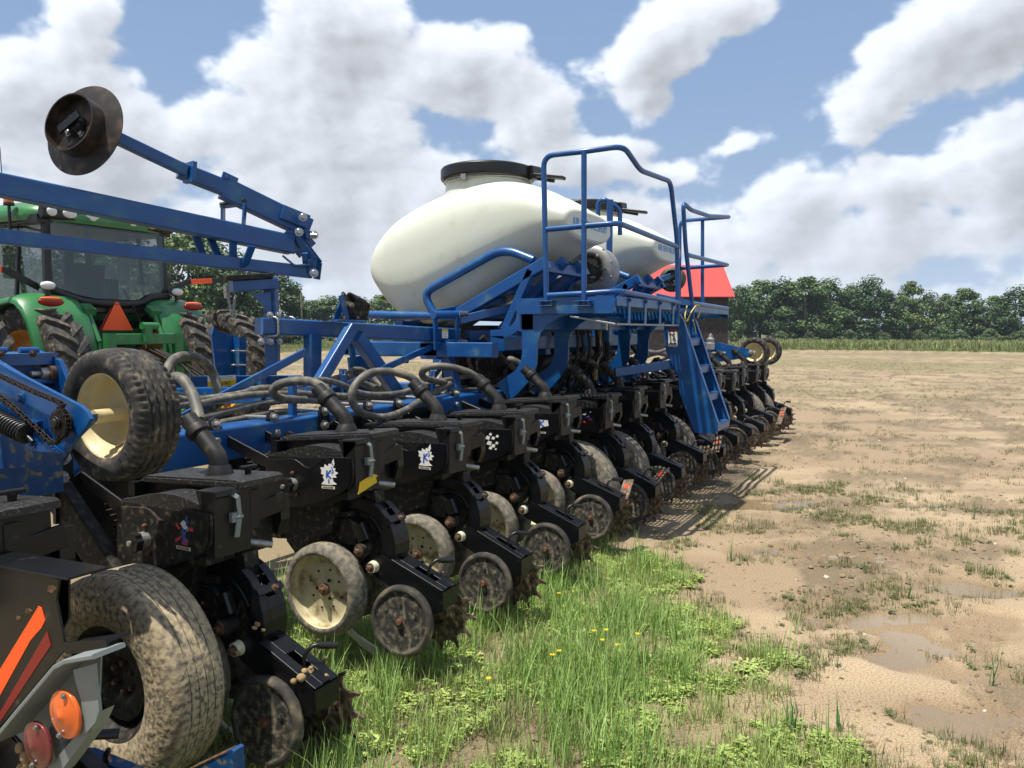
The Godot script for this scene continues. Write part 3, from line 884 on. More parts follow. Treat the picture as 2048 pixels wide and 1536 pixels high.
func build_trees() -> void:
	var lm := mat(Color(1, 1, 1), 0.6)
	lm.vertex_color_use_as_albedo = true
	lm.backlight_enabled = true; lm.backlight = Color(0.32, 0.4, 0.14)
	M.leaf = lm
	M.bark = mat(lin(0.11, 0.085, 0.06), 0.9)
	var kinds := []
	var tints := [Color(0.06, 0.11, 0.034), Color(0.078, 0.135, 0.04), Color(0.05, 0.095, 0.034), Color(0.11, 0.17, 0.046), Color(0.07, 0.125, 0.04)]
	for k in 5:
		kinds.append([crown_mesh(200 + k, 10.0, 7.0, tints[k], 0.17, 46, 150), trunk_mesh(300 + k, 10.0)])
	var names := ["dark green leafy tree", "mid green leafy tree", "deep green dense tree", "pale yellow green tree", "green round topped tree"]
	# pixel, top, depth, kind, width scale
	var right := [[1478, 575, 122, 0, 1.0], [1520, 560, 126, 1, 1.1], [1560, 562, 124, 2, 1.0], [1610, 553, 121, 1, 1.1], [1655, 563, 124, 4, 1.1], [1700, 572, 128, 0, 0.9], [1740, 560, 122, 2, 1.1], [1775, 585, 126, 0, 0.9], [1820, 566, 123, 3, 0.85], [1858, 588, 126, 2, 1.0], [1890, 590, 130, 3, 0.9], [1926, 576, 122, 1, 0.95], [1958, 600, 120, 2, 0.9], [1985, 594, 130, 3, 1.0], [2030, 578, 118, 2, 1.2], [2085, 575, 120, 0, 1.2], [1440, 580, 130, 4, 1.1], [1640, 590, 135, 2, 1.2], [1800, 600, 136, 4, 1.1], [1900, 606, 138, 0, 1.2], [2000, 610, 138, 4, 1.2], [1500, 585, 136, 2, 1.2], [1570, 585, 138, 0, 1.2], [1720, 595, 138, 1, 1.2]]
	var left := [[-40, 470, 74, 0, 1.1], [15, 474, 70, 3, 1.0], [75, 520, 78, 1, 1.0], [130, 500, 80, 2, 1.1], [200, 490, 82, 1, 1.1], [270, 485, 80, 0, 1.0], [350, 476, 78, 3, 0.9], [385, 466, 84, 1, 1.1], [430, 500, 80, 4, 1.0], [470, 512, 86, 2, 1.0], [515, 552, 84, 0, 0.8], [555, 545, 88, 2, 1.0], [590, 572, 92, 4, 0.8], [612, 606, 126, 2, 1.3], [632, 600, 130, 1, 1.5], [660, 596, 128, 4, 1.5], [688, 604, 132, 0, 1.5], [712, 598, 126, 2, 1.5], [738, 604, 130, 1, 1.4], [765, 592, 124, 3, 1.4], [795, 602, 130, 4, 1.5]]
	for side in 2:
		for q in (right if side == 0 else left):
			var p: Vector3 = PD(q[0], 662, q[2]); p.y = 0
			var h: float = (EYE.y + (662.0 - q[1]) / FOCAL * q[2])
			var s := h / 9.7
			var k: int = q[3]
			var t := thing("tree", p, (names[k] + (" in the wood line beyond the bare field" if side == 0 else " in the wood behind the tractor")) if int(q[0]) % 2 == 0 or true else "", "tree", "trees of the wood line beyond the field" if side == 0 else "trees behind the tractor")
			t.rotation.y = q[0] * 0.37
			t.scale = Vector3(s * q[4] * 1.25, s, s * q[4] * 1.25)
			var tr := MeshInstance3D.new(); tr.name = "trunk"; tr.mesh = kinds[k][1]; tr.material_override = M.bark; t.add_child(tr)
			var cr := MeshInstance3D.new(); cr.name = "crown"; cr.mesh = kinds[k][0]; cr.material_override = lm; t.add_child(cr)
	# bushes at the foot of the wood
	var bush := crown_mesh(400, 3.0, 5.0, Color(0.075, 0.125, 0.04), 0.14, 26, 110)
	var bush2 := crown_mesh(401, 3.0, 5.0, Color(0.1, 0.15, 0.055), 0.14, 26, 110)
	for q in [[1700, 662, 112, 1, 0.75], [1880, 655, 116, 0, 1.0], [1840, 662, 115, 0, 0.8], [1920, 664, 117, 0, 1.2], [1980, 660, 116, 1, 1.0], [1465, 668, 80, 1, 0.7], [1560, 667, 117, 0, 1.1], [1620, 668, 118, 1, 1.1], [1760, 667, 118, 0, 1.2], [2040, 664, 114, 0, 1.1], [620, 668, 84, 1, 0.9], [580, 664, 86, 0, 1.0], [720, 664, 130, 0, 1.3], [770, 648, 110, 1, 1.0], [480, 655, 76, 1, 0.9], [420, 640, 74, 0, 1.0], [540, 655, 82, 0, 0.9]]:
		var p: Vector3 = PD(q[0], 662, q[2]); p.y = 0
		var o := MeshInstance3D.new(); o.name = numbered("bush"); o.mesh = bush2 if q[3] == 1 else bush; o.material_override = lm
		add_child(o)
		o.position = p
		var s: float = (EYE.y + (662.0 - q[1]) / FOCAL * q[2] ) / 2.9
		s = maxf(s, 0.5)
		o.scale = Vector3(s * 1.2 * q[4], s, s * q[4]); o.rotation.y = q[0] * 0.21
		tag(o, ("pale green bush at the foot of the wood" if q[3] == 1 else "dark green bush at the foot of the wood"), "bush", "bushes at the foot of the wood")
	# tall weeds along the far edge of the field
	rng.seed = 5
	var far_tuft := grass_tuft(26, 0.75, 0.5, 0.03)
	var xs := []; var cs := []
	for i in 9000:
		var a := rng.randf_range(-30.0, 36.0)
		var r := rng.randf_range(71.0, 112.0) - clampf(-a - 10.0, 0.0, 20.0) * 1.6
		var w := deg_to_rad(61.5 + a)
		var x := sin(w) * r; var z := -cos(w) * r
		var s := rng.randf_range(0.5, 1.15) * (0.5 if r < 74.0 else 1.0) * (1.0 if a > 0.0 else 0.55)
		xs.append(Transform3D(Basis(Vector3.UP, rng.randf() * TAU).scaled(Vector3.ONE * s), Vector3(x, -0.02, z)))
		var q := g_tiny.get_noise_2d(x * 2.0, z * 2.0)
		cs.append(Color(0.19, 0.23, 0.08).lerp(Color(0.3, 0.26, 0.14), clampf(q * 1.6 + rng.randf_range(-0.2, 0.3), 0, 0.8)) * rng.randf_range(0.8, 1.2))
	stuff("field_edge_weeds", far_tuft, M.grass, xs, cs, "tall green and straw coloured weeds along the far field edge", "weeds")
	# wooden pole
	var pm := MB.new()
	var pp := PD(603, 662, 88); pp.y = 0
	pm.tube([pp, pp + Vector3(0.05, 6.0, 0)], 0.11, 8)
	single("wooden_pole", pm, mat(lin(0.3, 0.25, 0.18), 0.9), pp, "thin weathered wooden pole standing before the distant trees", "pole")

func build_barn() -> void:
	var d := 60.0
	var a := PD(1200, 662, d); var b := PD(1456, 662, d)
	a.y = 0; b.y = 0
	var ex := (b - a).normalized(); var ez := ex.cross(Vector3.UP).normalized()      # ez points away from the camera
	if ez.dot(fw) < 0: ez = -ez
	var eave := EYE.y + (662.0 - 591.0) / FOCAL * d
	var ridge := EYE.y + (662.0 - 531.0) / FOCAL * (d + 3.2)
	var t := thing("barn", a.lerp(b, 0.5), "dark wooden barn with a bright red metal roof beyond the field", "barn")
	var wm := MB.new()
	var len := (b - a).length()
	var r := RandomNumberGenerator.new(); r.seed = 4
	var nb := int(len / 0.24)
	for i in nb:
		var p := a + ex * (i + 0.5) * len / nb
		wm.bar(p + ez * r.randf_range(0.0, 0.03), p + ez * 0.01 + Vector3(0, eave, 0), len / nb * 0.93, 0.05, ez, 0.004)
	var gable := [Vector2(0, 0), Vector2(6.4, 0), Vector2(6.4, eave), Vector2(3.2, ridge - 0.1), Vector2(0, eave)]
	wm.prism(gable, b + ez * 0.05, ez, Vector3.UP, ex * -0.06)
	wm.prism(gable, a + ez * 0.05, ez, Vector3.UP, ex * 0.06)
	wm.box((a + b) * 0.5 + ez * 0.12 + Vector3(0, eave * 0.5, 0), Vector3(0.05, eave, 0.05))
	wm.quad(a + ez * 0.1, b + ez * 0.1, b + ez * 0.1 + Vector3(0, eave, 0), a + ez * 0.1 + Vector3(0, eave, 0))
	part("board_wall", wm, tmat(ntex(128, 81, 0.04, 4, [[0.0, Color(0.13, 0.115, 0.11)], [0.7, Color(0.21, 0.19, 0.18)], [1.0, Color(0.32, 0.29, 0.27)]]), 0.5, 0.9), t)
	var rm := MB.new()
	var o := 0.35
	for s in 2:
		var e0 := a - ex * o + (ez * -0.45 if s == 0 else ez * 6.85) + Vector3(0, eave - 0.12, 0)
		var r0 := a - ex * o + ez * 3.2 + Vector3(0, ridge, 0)
		var L := len + 2 * o
		rm.quad(e0, e0 + ex * L, r0 + ex * L, r0)
		rm.quad(e0 - Vector3(0, 0.05, 0), r0 - Vector3(0, 0.05, 0), r0 + ex * L - Vector3(0, 0.05, 0), e0 + ex * L - Vector3(0, 0.05, 0))
		if s == 0:
			var n := int(L / 0.3)
			var up := (r0 - e0).normalized().cross(ex)
			for i in n + 1:
				rm.bar(e0 + ex * L * i / n + up * 0.012, r0 + ex * L * i / n + up * 0.012, 0.05, 0.03, up, 0.004)
	part("metal_roof", rm, mat(Color(0.7, 0.22, 0.2), 0.6), t)

# ---------------------------------------------------------------- row units
const ROW := 0.762
const ROW0 := 1.401          # x of the first row's middle
const BY := Vector3.UP
const LEFT := Vector3(-1, 0, 0)

func tyre_ring(m: MB, at: Vector3, r: float, w: float, inner: float, seg := 40, grooves := 0, gdepth := 0.008) -> void:
	# cross-section from the inner bead on one side, round the tread, to the other
	var pr := []
	var h := w * 0.5
	pr.append(Vector2(inner, -h * 0.72))
	pr.append(Vector2(inner + 0.012, -h * 0.86))
	pr.append(Vector2(lerpf(inner, r, 0.35), -h * 0.99))
	pr.append(Vector2(lerpf(inner, r, 0.62), -h))
	pr.append(Vector2(lerpf(inner, r, 0.85), -h * 0.93))
	pr.append(Vector2(r * 0.985, -h * 0.78))
	if grooves == 0:
		for k in 5:
			var t := -0.6 + 0.3 * k
			pr.append(Vector2(r * (1.0 - 0.012 * absf(t)), h * t))
	else:
		var n := grooves
		var rib := 1.4 / (n + 1)
		for k in n + 1:
			var t0 := -0.7 + rib * k; var t1 := t0 + rib
			var e := 0.018
			pr.append(Vector2(r * (1.0 - 0.012 * absf(t0)), h * (t0 + e)))
			pr.append(Vector2(r * (1.0 - 0.012 * absf(t1)), h * (t1 - e)))
			if k < n:
				pr.append(Vector2(r - gdepth, h * (t1 - e * 0.6)))
				pr.append(Vector2(r - gdepth, h * (t1 + e * 0.6)))
	pr.append(Vector2(r * 0.985, h * 0.78))
	pr.append(Vector2(lerpf(inner, r, 0.85), h * 0.93))
	pr.append(Vector2(lerpf(inner, r, 0.62), h))
	pr.append(Vector2(lerpf(inner, r, 0.35), h * 0.99))
	pr.append(Vector2(inner + 0.012, h * 0.86))
	pr.append(Vector2(inner, h * 0.72))
	m.lathe(pr, at, Vector3.RIGHT, seg, 0.6)

func gauge_wheel(u: Node3D, x: float, y: float, z: float, s: float) -> void:
	# s = -1: the disc faces -x
	var c := Vector3(x, y, z)
	var ty := MB.new()
	var R := 0.228
	var pr := [Vector2(0.178, -0.052), Vector2(0.186, -0.058), Vector2(0.2, -0.056), Vector2(0.217, -0.046), Vector2(0.226, -0.03), Vector2(R, 0.0), Vector2(0.226, 0.03), Vector2(0.219, 0.05), Vector2(0.2, 0.06), Vector2(0.16, 0.06)]
	ty.lathe(pr, c, Vector3.RIGHT * -s, 44, 0.3)
	var w := part("gauge_wheel", ty, M.dusty_rubber, u)
	var d := MB.new()
	d.lathe([Vector2(0.0, -0.004), Vector2(0.045, -0.004), Vector2(0.055, 0.004), Vector2(0.13, 0.006), Vector2(0.166, 0.004), Vector2(0.176, -0.012), Vector2(0.179, -0.05), Vector2(0.181, -0.05)], c, Vector3.RIGHT * -s, 40, 0.5)
	part("wheel_disc", d, M.muddy_cream, w)
	var b := MB.new()
	b.lathe([Vector2(0.03, 0), Vector2(0.03, 0.012), Vector2(0.024, 0.016), Vector2(0, 0.016)], c + Vector3(s * 0.004, 0, 0), Vector3(s, 0, 0), 18)
	b.bolt(c + Vector3(s * 0.018, 0, 0), Vector3(s, 0, 0), 0.014, 0.014)
	part("hub_bolt", b, M.rust, w)
	var h := MB.new()
	for k in 8:
		var a := TAU * k / 8 + 0.3
		var rr := 0.1 if k % 2 == 0 else 0.092
		h.lathe([Vector2(0.006, 0), Vector2(0.006, 0.0035), Vector2(0, 0.0035)], c + Vector3(s * -0.0045, cos(a) * rr, sin(a) * rr), Vector3(s, 0, 0), 8)
	for k in 3:
		var a := TAU * k / 3 + 0.5
		h.lathe([Vector2(0.009, 0), Vector2(0.009, 0.006), Vector2(0, 0.006)], c + Vector3(s * -0.002, cos(a) * 0.05, sin(a) * 0.05), Vector3(s, 0, 0), 8)
	part("rivets", h, M.muddy_black, w).set_meta("kind", "stuff")

func decal(u: Node3D, kind: int, o: Vector3) -> void:
	# flat print on the side plate: a white paint splash with a blue K and a caption strip
	if kind == 0: return
	var ex := Vector3(0, 0, 1); var ey := Vector3(0, 1, 0); var ez := Vector3(-0.0012, 0, 0)
	var splash := [Vector2(-0.05, 0.0), Vector2(-0.046, 0.014), Vector2(-0.054, 0.03), Vector2(-0.03, 0.03), Vector2(-0.026, 0.046), Vector2(-0.006, 0.036), Vector2(0.0, 0.05), Vector2(0.014, 0.046), Vector2(0.012, 0.03), Vector2(0.04, 0.03), Vector2(0.034, 0.016), Vector2(0.054, 0.008), Vector2(0.036, -0.004), Vector2(0.044, -0.014), Vector2(0.018, -0.016), Vector2(0.024, -0.034), Vector2(0.044, -0.046), Vector2(0.0, -0.052), Vector2(-0.05, -0.05), Vector2(-0.03, -0.03), Vector2(-0.04, -0.016), Vector2(-0.032, -0.006)]
	var w := MB.new(); var b := MB.new(); var r := MB.new()
	var kx := MB.new()
	var sk := func(a: Vector2, c: Vector2, t: float) -> void:
		b.bar(o + ex * a.x + ey * a.y + ez * 1.6, o + ex * c.x + ey * c.y + ez * 1.6, t, 0.0008, Vector3.LEFT, 0.0002)
	if kind == 1:       # red, white and blue
		r.prism([Vector2(-0.052, 0.028), Vector2(-0.04, 0.03), Vector2(-0.036, 0.018), Vector2(-0.024, 0.012), Vector2(-0.03, 0.004), Vector2(-0.046, 0.014)], o, ex, ey, ez)
		r.prism([Vector2(0.012, 0.018), Vector2(0.046, 0.022), Vector2(0.05, 0.006), Vector2(0.03, 0.006)], o, ex, ey, ez)
		r.prism([Vector2(-0.056, -0.036), Vector2(-0.022, -0.018), Vector2(-0.02, -0.03), Vector2(-0.05, -0.046)], o, ex, ey, ez)
		r.prism([Vector2(-0.018, -0.05), Vector2(-0.012, -0.026), Vector2(0.016, -0.03), Vector2(0.014, -0.05)], o, ex, ey, ez)
		w.prism([Vector2(-0.024, 0.03), Vector2(-0.004, 0.044), Vector2(0.014, 0.03), Vector2(0.02, 0.004), Vector2(-0.008, 0.012)], o, ex, ey, ez)
		sk.call(Vector2(-0.008, 0.014), Vector2(-0.006, -0.044), 0.01); sk.call(Vector2(-0.004, -0.016), Vector2(0.016, 0.012), 0.009); sk.call(Vector2(-0.002, -0.016), Vector2(0.022, -0.036), 0.009)
		sk.call(Vector2(0.02, 0.062), Vector2(0.008, 0.05), 0.007); sk.call(Vector2(0.008, 0.05), Vector2(0.022, 0.04), 0.007); sk.call(Vector2(0.022, 0.04), Vector2(0.01, 0.028), 0.007); sk.call(Vector2(0.01, 0.028), Vector2(0.026, 0.022), 0.006)
	elif kind == 2 or kind == 3 or kind == 4:
		w.prism(splash, o, ex, ey, ez)
		if kind != 4: w.prism([Vector2(0.006, 0.04), Vector2(0.03, 0.075), Vector2(0.034, 0.05), Vector2(0.024, 0.03)], o, ex, ey, ez * 0.9)
		sk.call(Vector2(-0.012, 0.018), Vector2(-0.016, -0.018 if kind == 2 else -0.036), 0.009); sk.call(Vector2(-0.012, -0.004), Vector2(0.012, 0.02), 0.008); sk.call(Vector2(-0.012, -0.004), Vector2(0.012, -0.02), 0.008)
		sk.call(Vector2(0.018, 0.03), Vector2(0.026, 0.012), 0.006); sk.call(Vector2(0.026, 0.012), Vector2(0.016, 0.004), 0.006)
		if kind == 2:
			sk.call(Vector2(-0.004, -0.024), Vector2(-0.002, -0.044), 0.008); sk.call(Vector2(0.018, 0.058), Vector2(0.024, 0.044), 0.006)
	elif kind == 5:     # torn white scraps
		for q in [[-0.04, 0.02, 0.018], [-0.02, 0.044, 0.012], [0.0, 0.02, 0.014], [0.03, 0.034, 0.012], [-0.03, -0.014, 0.02], [0.0, -0.03, 0.016], [0.026, -0.01, 0.012], [-0.02, -0.045, 0.014], [0.018, -0.05, 0.008]]:
			w.prism([Vector2(q[0] - q[2], q[1] - q[2] * 0.4), Vector2(q[0] + q[2] * 0.6, q[1] - q[2] * 0.7), Vector2(q[0] + q[2], q[1] + q[2] * 0.5), Vector2(q[0] - q[2] * 0.3, q[1] + q[2] * 0.8)], o, ex, ey, ez)
	elif kind == 6:     # torn white, blue and red scraps
		for q in [[-0.03, 0.03, 0.018], [0.02, 0.05, 0.01], [-0.002, 0.01, 0.014]]:
			w.prism([Vector2(q[0] - q[2], q[1] - q[2] * 0.4), Vector2(q[0] + q[2] * 0.6, q[1] - q[2] * 0.7), Vector2(q[0] + q[2], q[1] + q[2] * 0.5)], o, ex, ey, ez)
		for q in [[-0.03, -0.036, 0.018], [0.024, -0.01, 0.016]]:
			r.prism([Vector2(q[0] - q[2], q[1] - q[2] * 0.3), Vector2(q[0] + q[2], q[1] - q[2] * 0.5), Vector2(q[0], q[1] + q[2] * 0.6)], o, ex, ey, ez)
		sk.call(Vector2(-0.02, 0.0), Vector2(0.02, 0.014), 0.01)
	elif kind == 7:     # white flag shape with a blue K
		w.prism([Vector2(-0.055, -0.03), Vector2(-0.05, -0.005), Vector2(-0.03, 0.01), Vector2(-0.02, 0.03), Vector2(0.05, 0.028), Vector2(0.056, -0.012), Vector2(0.0, -0.024), Vector2(-0.02, -0.036)], o, ex, ey, ez)
		sk.call(Vector2(-0.012, 0.028), Vector2(-0.02, -0.03), 0.012); sk.call(Vector2(-0.014, 0.0), Vector2(0.02, 0.026), 0.01); sk.call(Vector2(-0.014, 0.0), Vector2(0.02, -0.018), 0.01)
	var node := part("decal", w if w.v.size() > 0 else r, M.white, u, ["", "torn red white and blue sticker with a K", "torn white splash sticker with a blue K", "white splash sticker with a blue K", "white splash sticker with a blue K", "torn remains of a white sticker", "torn remains of a red white and blue sticker", "torn white sticker with a blue K"][kind])
	if b.v.size() > 0: part("print", b, M.decal_blue, node).set_meta("kind", "stuff")
	if r.v.size() > 0 and w.v.size() > 0: part("print", r, M.decal_red, node).set_meta("kind", "stuff")
	if kind in [1, 2, 3, 4, 7]:
		var s := MB.new()
		s.box(o + ex * -0.008 + ey * -0.064 + ez * 0.5, Vector3(0.0012, 0.013, 0.08))
		var st := part("print", s, M.off_white, node)
		var tx := TextMesh.new()
		tx.text = "EVOLUTION"
		var f := SystemFont.new(); f.font_names = PackedStringArray(["Droid Sans"]); f.font_weight = 700
		tx.font = f; tx.font_size = 16; tx.pixel_size = 0.0007; tx.depth = 0.0006
		var ti := MeshInstance3D.new(); ti.name = "print"; ti.mesh = tx; ti.material_override = M.ink
		node.add_child(ti, true)
		ti.rotation = Vector3(0, -PI / 2, 0)
		ti.position = o + ex * -0.008 + ey * -0.0642 + ez * 1.3 - node.get_parent().position

func row_unit(kind: int) -> Node3D:
	# built round x = 0 in the planter's own axes; z runs from the toolbar (-3.2) to the rear (-1.9)
	var u := Node3D.new()
	u.name = "row_unit"
	add_child(u)
	u.position = Vector3(0, 0, -2.5)
	# hopper body between the side plates
	var m := MB.new()
	m.box(Vector3(-0.005, 0.93, -2.6), Vector3(0.33, 0.19, 0.5))
	m.plate([Vector2(-2.85, 1.0), Vector2(-2.36, 1.04), Vector2(-2.35, 0.85), Vector2(-2.5, 0.79), Vector2(-2.83, 0.76)], -0.15, 0.15)
	var hop := part("seed_hopper", m, M.muddy_black if kind == 1 else M.plastic, u)
	# rear wall block that carries the latch
	m = MB.new()
	m.box(Vector3(-0.085, 0.99, -2.335), Vector3(0.17, 0.24, 0.07))
	m.plate([Vector2(-2.37, 1.03), Vector2(-2.29, 1.1), Vector2(-2.295, 1.12), Vector2(-2.4, 1.115)], -0.17, -0.055)
	m.box(Vector3(0.02, 1.02, -2.34), Vector3(0.05, 0.15, 0.08))
	part("hopper_end", m, M.plastic, u)
	# pressed side plates with a wavy upper edge and a rounded rear foot
	for s in [-1, 1]:
		m = MB.new()
		var outline := [Vector2(-2.86, 1.0), Vector2(-2.7, 1.015), Vector2(-2.665, 1.012), Vector2(-2.635, 0.998), Vector2(-2.61, 0.982), Vector2(-2.58, 0.976), Vector2(-2.55, 0.986), Vector2(-2.52, 1.008), Vector2(-2.49, 1.025), Vector2(-2.46, 1.032), Vector2(-2.325, 1.035), Vector2(-2.318, 0.985), Vector2(-2.325, 0.93), Vector2(-2.35, 0.89), Vector2(-2.4, 0.86), Vector2(-2.54, 0.81), Vector2(-2.7, 0.78), Vector2(-2.86, 0.755)]
		m.plate(outline, s * 0.173, s * 0.181)
		# turned edge along the top and a return round the rear corner
		for k in 10:
			var a: Vector2 = outline[k]; var b: Vector2 = outline[k + 1]
			m.bar(Vector3(s * 0.168, a.y, a.x), Vector3(s * 0.168, b.y, b.x), 0.024, 0.006, Vector3.UP, 0.003)
		m.tube([Vector3(s * 0.17, 1.035, -2.32), Vector3(s * 0.17, 0.98, -2.314), Vector3(s * 0.17, 0.93, -2.32), Vector3(s * 0.17, 0.89, -2.345)], 0.01, 6)
		part("side_plate", m, M.muddy_black if kind == 1 else M.black, u)
	# right flange folded round the rear corner
	m = MB.new()
	m.bar(Vector3(0.035, 1.0, -2.325), Vector3(0.175, 1.025, -2.3), 0.02, 0.075, Vector3.UP, 0.006)
	m.bar(Vector3(0.178, 1.05, -2.305), Vector3(0.178, 0.95, -2.3), 0.01, 0.05, Vector3.RIGHT, 0.003)
	m.bar(Vector3(0.178, 0.952, -2.3), Vector3(0.178, 0.885, -2.325), 0.01, 0.05, Vector3.RIGHT, 0.003)
	part("rear_flange", m, M.black, u)
	# adjuster knob
	m = MB.new()
	var kp := Vector3(-0.181, 0.893, -2.68)
	var pts := []
	for k in 28:
		var a := TAU * k / 28
		var r := 0.04 if k % 4 < 2 else 0.035
		pts.append(Vector2(cos(a) * r, sin(a) * r))
	m.prism(pts, kp + Vector3(-0.035, 0, 0), Vector3(0, 0, 1), Vector3.UP, Vector3(-0.028, 0, 0))
	var kn := part("adjuster_knob", m, M.plastic, u)
	m = MB.new()
	m.lathe([Vector2(0.033, 0), Vector2(0.033, 0.036), Vector2(0.02, 0.036)], kp, LEFT, 20)
	m.bolt(kp + Vector3(-0.063, 0, 0), LEFT, 0.011, 0.01, false)
	part("collar", m, M.zinc, kn)
	m = MB.new()
	m.ball(kp + Vector3(-0.004, 0.055, 0.002), Vector3(0.014, 0.01, 0.01), 8, 5)
	part("rivet", m, M.rust, u)
	m = MB.new()
	m.ball(kp + Vector3(-0.004, -0.05, 0.02), Vector3(0.014, 0.01, 0.01), 8, 5)
	part("rivet", m, M.rust, u)
	# upper box with its long lid
	m = MB.new()
	m.plate([Vector2(-2.85, 1.0), Vector2(-2.85, 1.085), Vector2(-2.31, 1.118), Vector2(-2.31, 1.0)], -0.045, 0.14)
	part("upper_box", m, M.plastic, u)
	m = MB.new()
	m.plate([Vector2(-2.86, 1.083), Vector2(-2.86, 1.1), Vector2(-2.84, 1.112), Vector2(-2.31, 1.145), Vector2(-2.288, 1.138), Vector2(-2.286, 1.116)], -0.062, 0.158)
	m.bar(Vector3(-0.06, 1.094, -2.85), Vector3(-0.06, 1.128, -2.295), 0.01, 0.022, Vector3.UP, 0.004)
	var ld := part("hopper_lid", m, M.lid, u)
	m = MB.new()
	m.lathe([Vector2(0.012, 0), Vector2(0.014, 0.024), Vector2(0.016, 0.026), Vector2(0.0, 0.03)], Vector3(0.08, 1.136, -2.4), BY, 10)
	m.bar(Vector3(0.045, 1.168, -2.405), Vector3(0.115, 1.168, -2.395), 0.022, 0.014, Vector3.UP, 0.005)
	part("lid_knob", m, M.plastic, ld)
	# lower curved cover beside it
	m = MB.new()
	var arc := [Vector2(-2.83, 1.02), Vector2(-2.83, 1.035)]
	for k in 9:
		var t := k / 8.0
		arc.append(Vector2(-2.76 + 0.4 * t, 1.045 + 0.012 * t + 0.034 * sin(PI * t)))
	arc.append(Vector2(-2.34, 1.085)); arc.append(Vector2(-2.325, 1.085)); arc.append(Vector2(-2.325, 1.04)); arc.append(Vector2(-2.36, 1.03))
	m.plate(arc, -0.168, -0.045)
	part("meter_cover", m, M.lid, u)
	# spring latch
	m = MB.new()
	m.bar(Vector3(-0.09, 1.1, -2.297), Vector3(-0.075, 1.085, -2.283), 0.018, 0.006, Vector3.BACK, 0.002)
	m.bar(Vector3(-0.075, 1.086, -2.283), Vector3(-0.07, 1.02, -2.281), 0.018, 0.006, Vector3.BACK, 0.002)
	m.box(Vector3(-0.082, 1.012, -2.29), Vector3(0.045, 0.035, 0.018))
	m.bar(Vector3(-0.072, 1.005, -2.281), Vector3(-0.08, 0.935, -2.286), 0.024, 0.008, Vector3.BACK, 0.003)
	m.rod(Vector3(-0.106, 1.012, -2.288), Vector3(-0.058, 1.012, -2.278), 0.008, 8)
	part("latch", m, M.grey_paint, u)
	# rubber seed inlet and hose cuff
	m = MB.new()
	m.lathe([Vector2(0.056, 0.0), Vector2(0.056, 0.012), Vector2(0.047, 0.034), Vector2(0.04, 0.05)], Vector3(0.05, 1.122, -2.53), BY, 20, 0.3)
	m.tube(curve([Vector3(0.05, 1.165, -2.53), Vector3(0.05, 1.2, -2.54), Vector3(0.045, 1.245, -2.585), Vector3(0.04, 1.3, -2.645), Vector3(0.035, 1.35, -2.7)], 4), 0.037, 16)
	var el := part("seed_inlet", m, M.elbow, u)
	m = MB.new()
	var dd := Vector3(-0.02, 0.68, -0.73).normalized()
	m.lathe([Vector2(0.036, -0.005), Vector2(0.048, 0.0), Vector2(0.05, 0.028), Vector2(0.046, 0.034), Vector2(0.036, 0.036)], Vector3(0.041, 1.288, -2.632), dd, 18)
	part("cuff", m, M.elbow, el)
	# shank and meter housing behind the wheels
	m = MB.new()
	m.plate([Vector2(-2.86, 0.79), Vector2(-2.3, 0.86), Vector2(-2.28, 0.7), Vector2(-2.36, 0.5), Vector2(-2.52, 0.4), Vector2(-2.72, 0.4), Vector2(-2.88, 0.56)], -0.035, 0.035)
	m.plate([Vector2(-2.84, 0.76), Vector2(-2.48, 0.8), Vector2(-2.5, 0.66), Vector2(-2.66, 0.6), Vector2(-2.84, 0.6)], -0.12, 0.12)
	m.box(Vector3(-0.06, 0.66, -2.43), Vector3(0.06, 0.12, 0.1))
	m.bar(Vector3(-0.08, 0.72, -2.62), Vector3(-0.07, 0.75, -2.4), 0.03, 0.03)
	part("shank", m, M.muddy_black, u)
	# depth quadrant: two curved cheeks joined by a notched strip
	m = MB.new()
	var ctr := Vector2(-2.4, 0.6)
	var cheek := []
	for k in 13:
		var a := deg_to_rad(118.0 - 138.0 * k / 12.0)
		cheek.append(ctr + Vector2(cos(a), sin(a)) * 0.228)
	cheek.append_array([Vector2(-2.22, 0.5), Vector2(-2.28, 0.5), Vector2(-2.25, 0.62), Vector2(-2.3, 0.72), Vector2(-2.42, 0.75), Vector2(-2.5, 0.74)])
	for s in [-1, 1]: m.plate(cheek, s * 0.052, s * 0.06)
	for k in 12:
		var a := deg_to_rad(118.0 - 138.0 * k / 12.0); var b := deg_to_rad(118.0 - 138.0 * (k + 1) / 12.0)
		var p := ctr + Vector2(cos(a), sin(a)) * 0.226; var q := ctr + Vector2(cos(b), sin(b)) * 0.226
		var nn := Vector3(0, sin((a + b) / 2), cos((a + b) / 2))
		for s in [-1, 1]:
			m.bar(Vector3(s * 0.04, p.y, p.x), Vector3(s * 0.04, q.y, q.x), 0.036, 0.008, nn, 0.002)
		if k >= 2 and k < 8:
			for s in [-1, 1]:
				var c2 := ctr + Vector2(cos(a), sin(a)) * 0.227
				m.box(Vector3(s * 0.016, c2.y, c2.x), Vector3(0.018, 0.008, 0.009), Basis(Vector3.RIGHT, PI / 2 - a))
		elif k >= 8:
			m.bar(Vector3(0, p.y, p.x), Vector3(0, q.y, q.x), 0.06, 0.008, nn, 0.002)
	# raised rib along the cheek
	var rib := []
	for k in 9:
		var a := deg_to_rad(112.0 - 88.0 * k / 8.0)
		rib.append(Vector3(-0.061, ctr.y + sin(a) * 0.165, ctr.x + cos(a) * 0.165))
	m.tube(rib, 0.006, 6)
	m.box(Vector3(0, 0.72, -2.21), Vector3(0.125, 0.035, 0.03), Basis(Vector3.RIGHT, 0.8))
	var qd := part("depth_quadrant", m, M.black, u)
	m = MB.new()
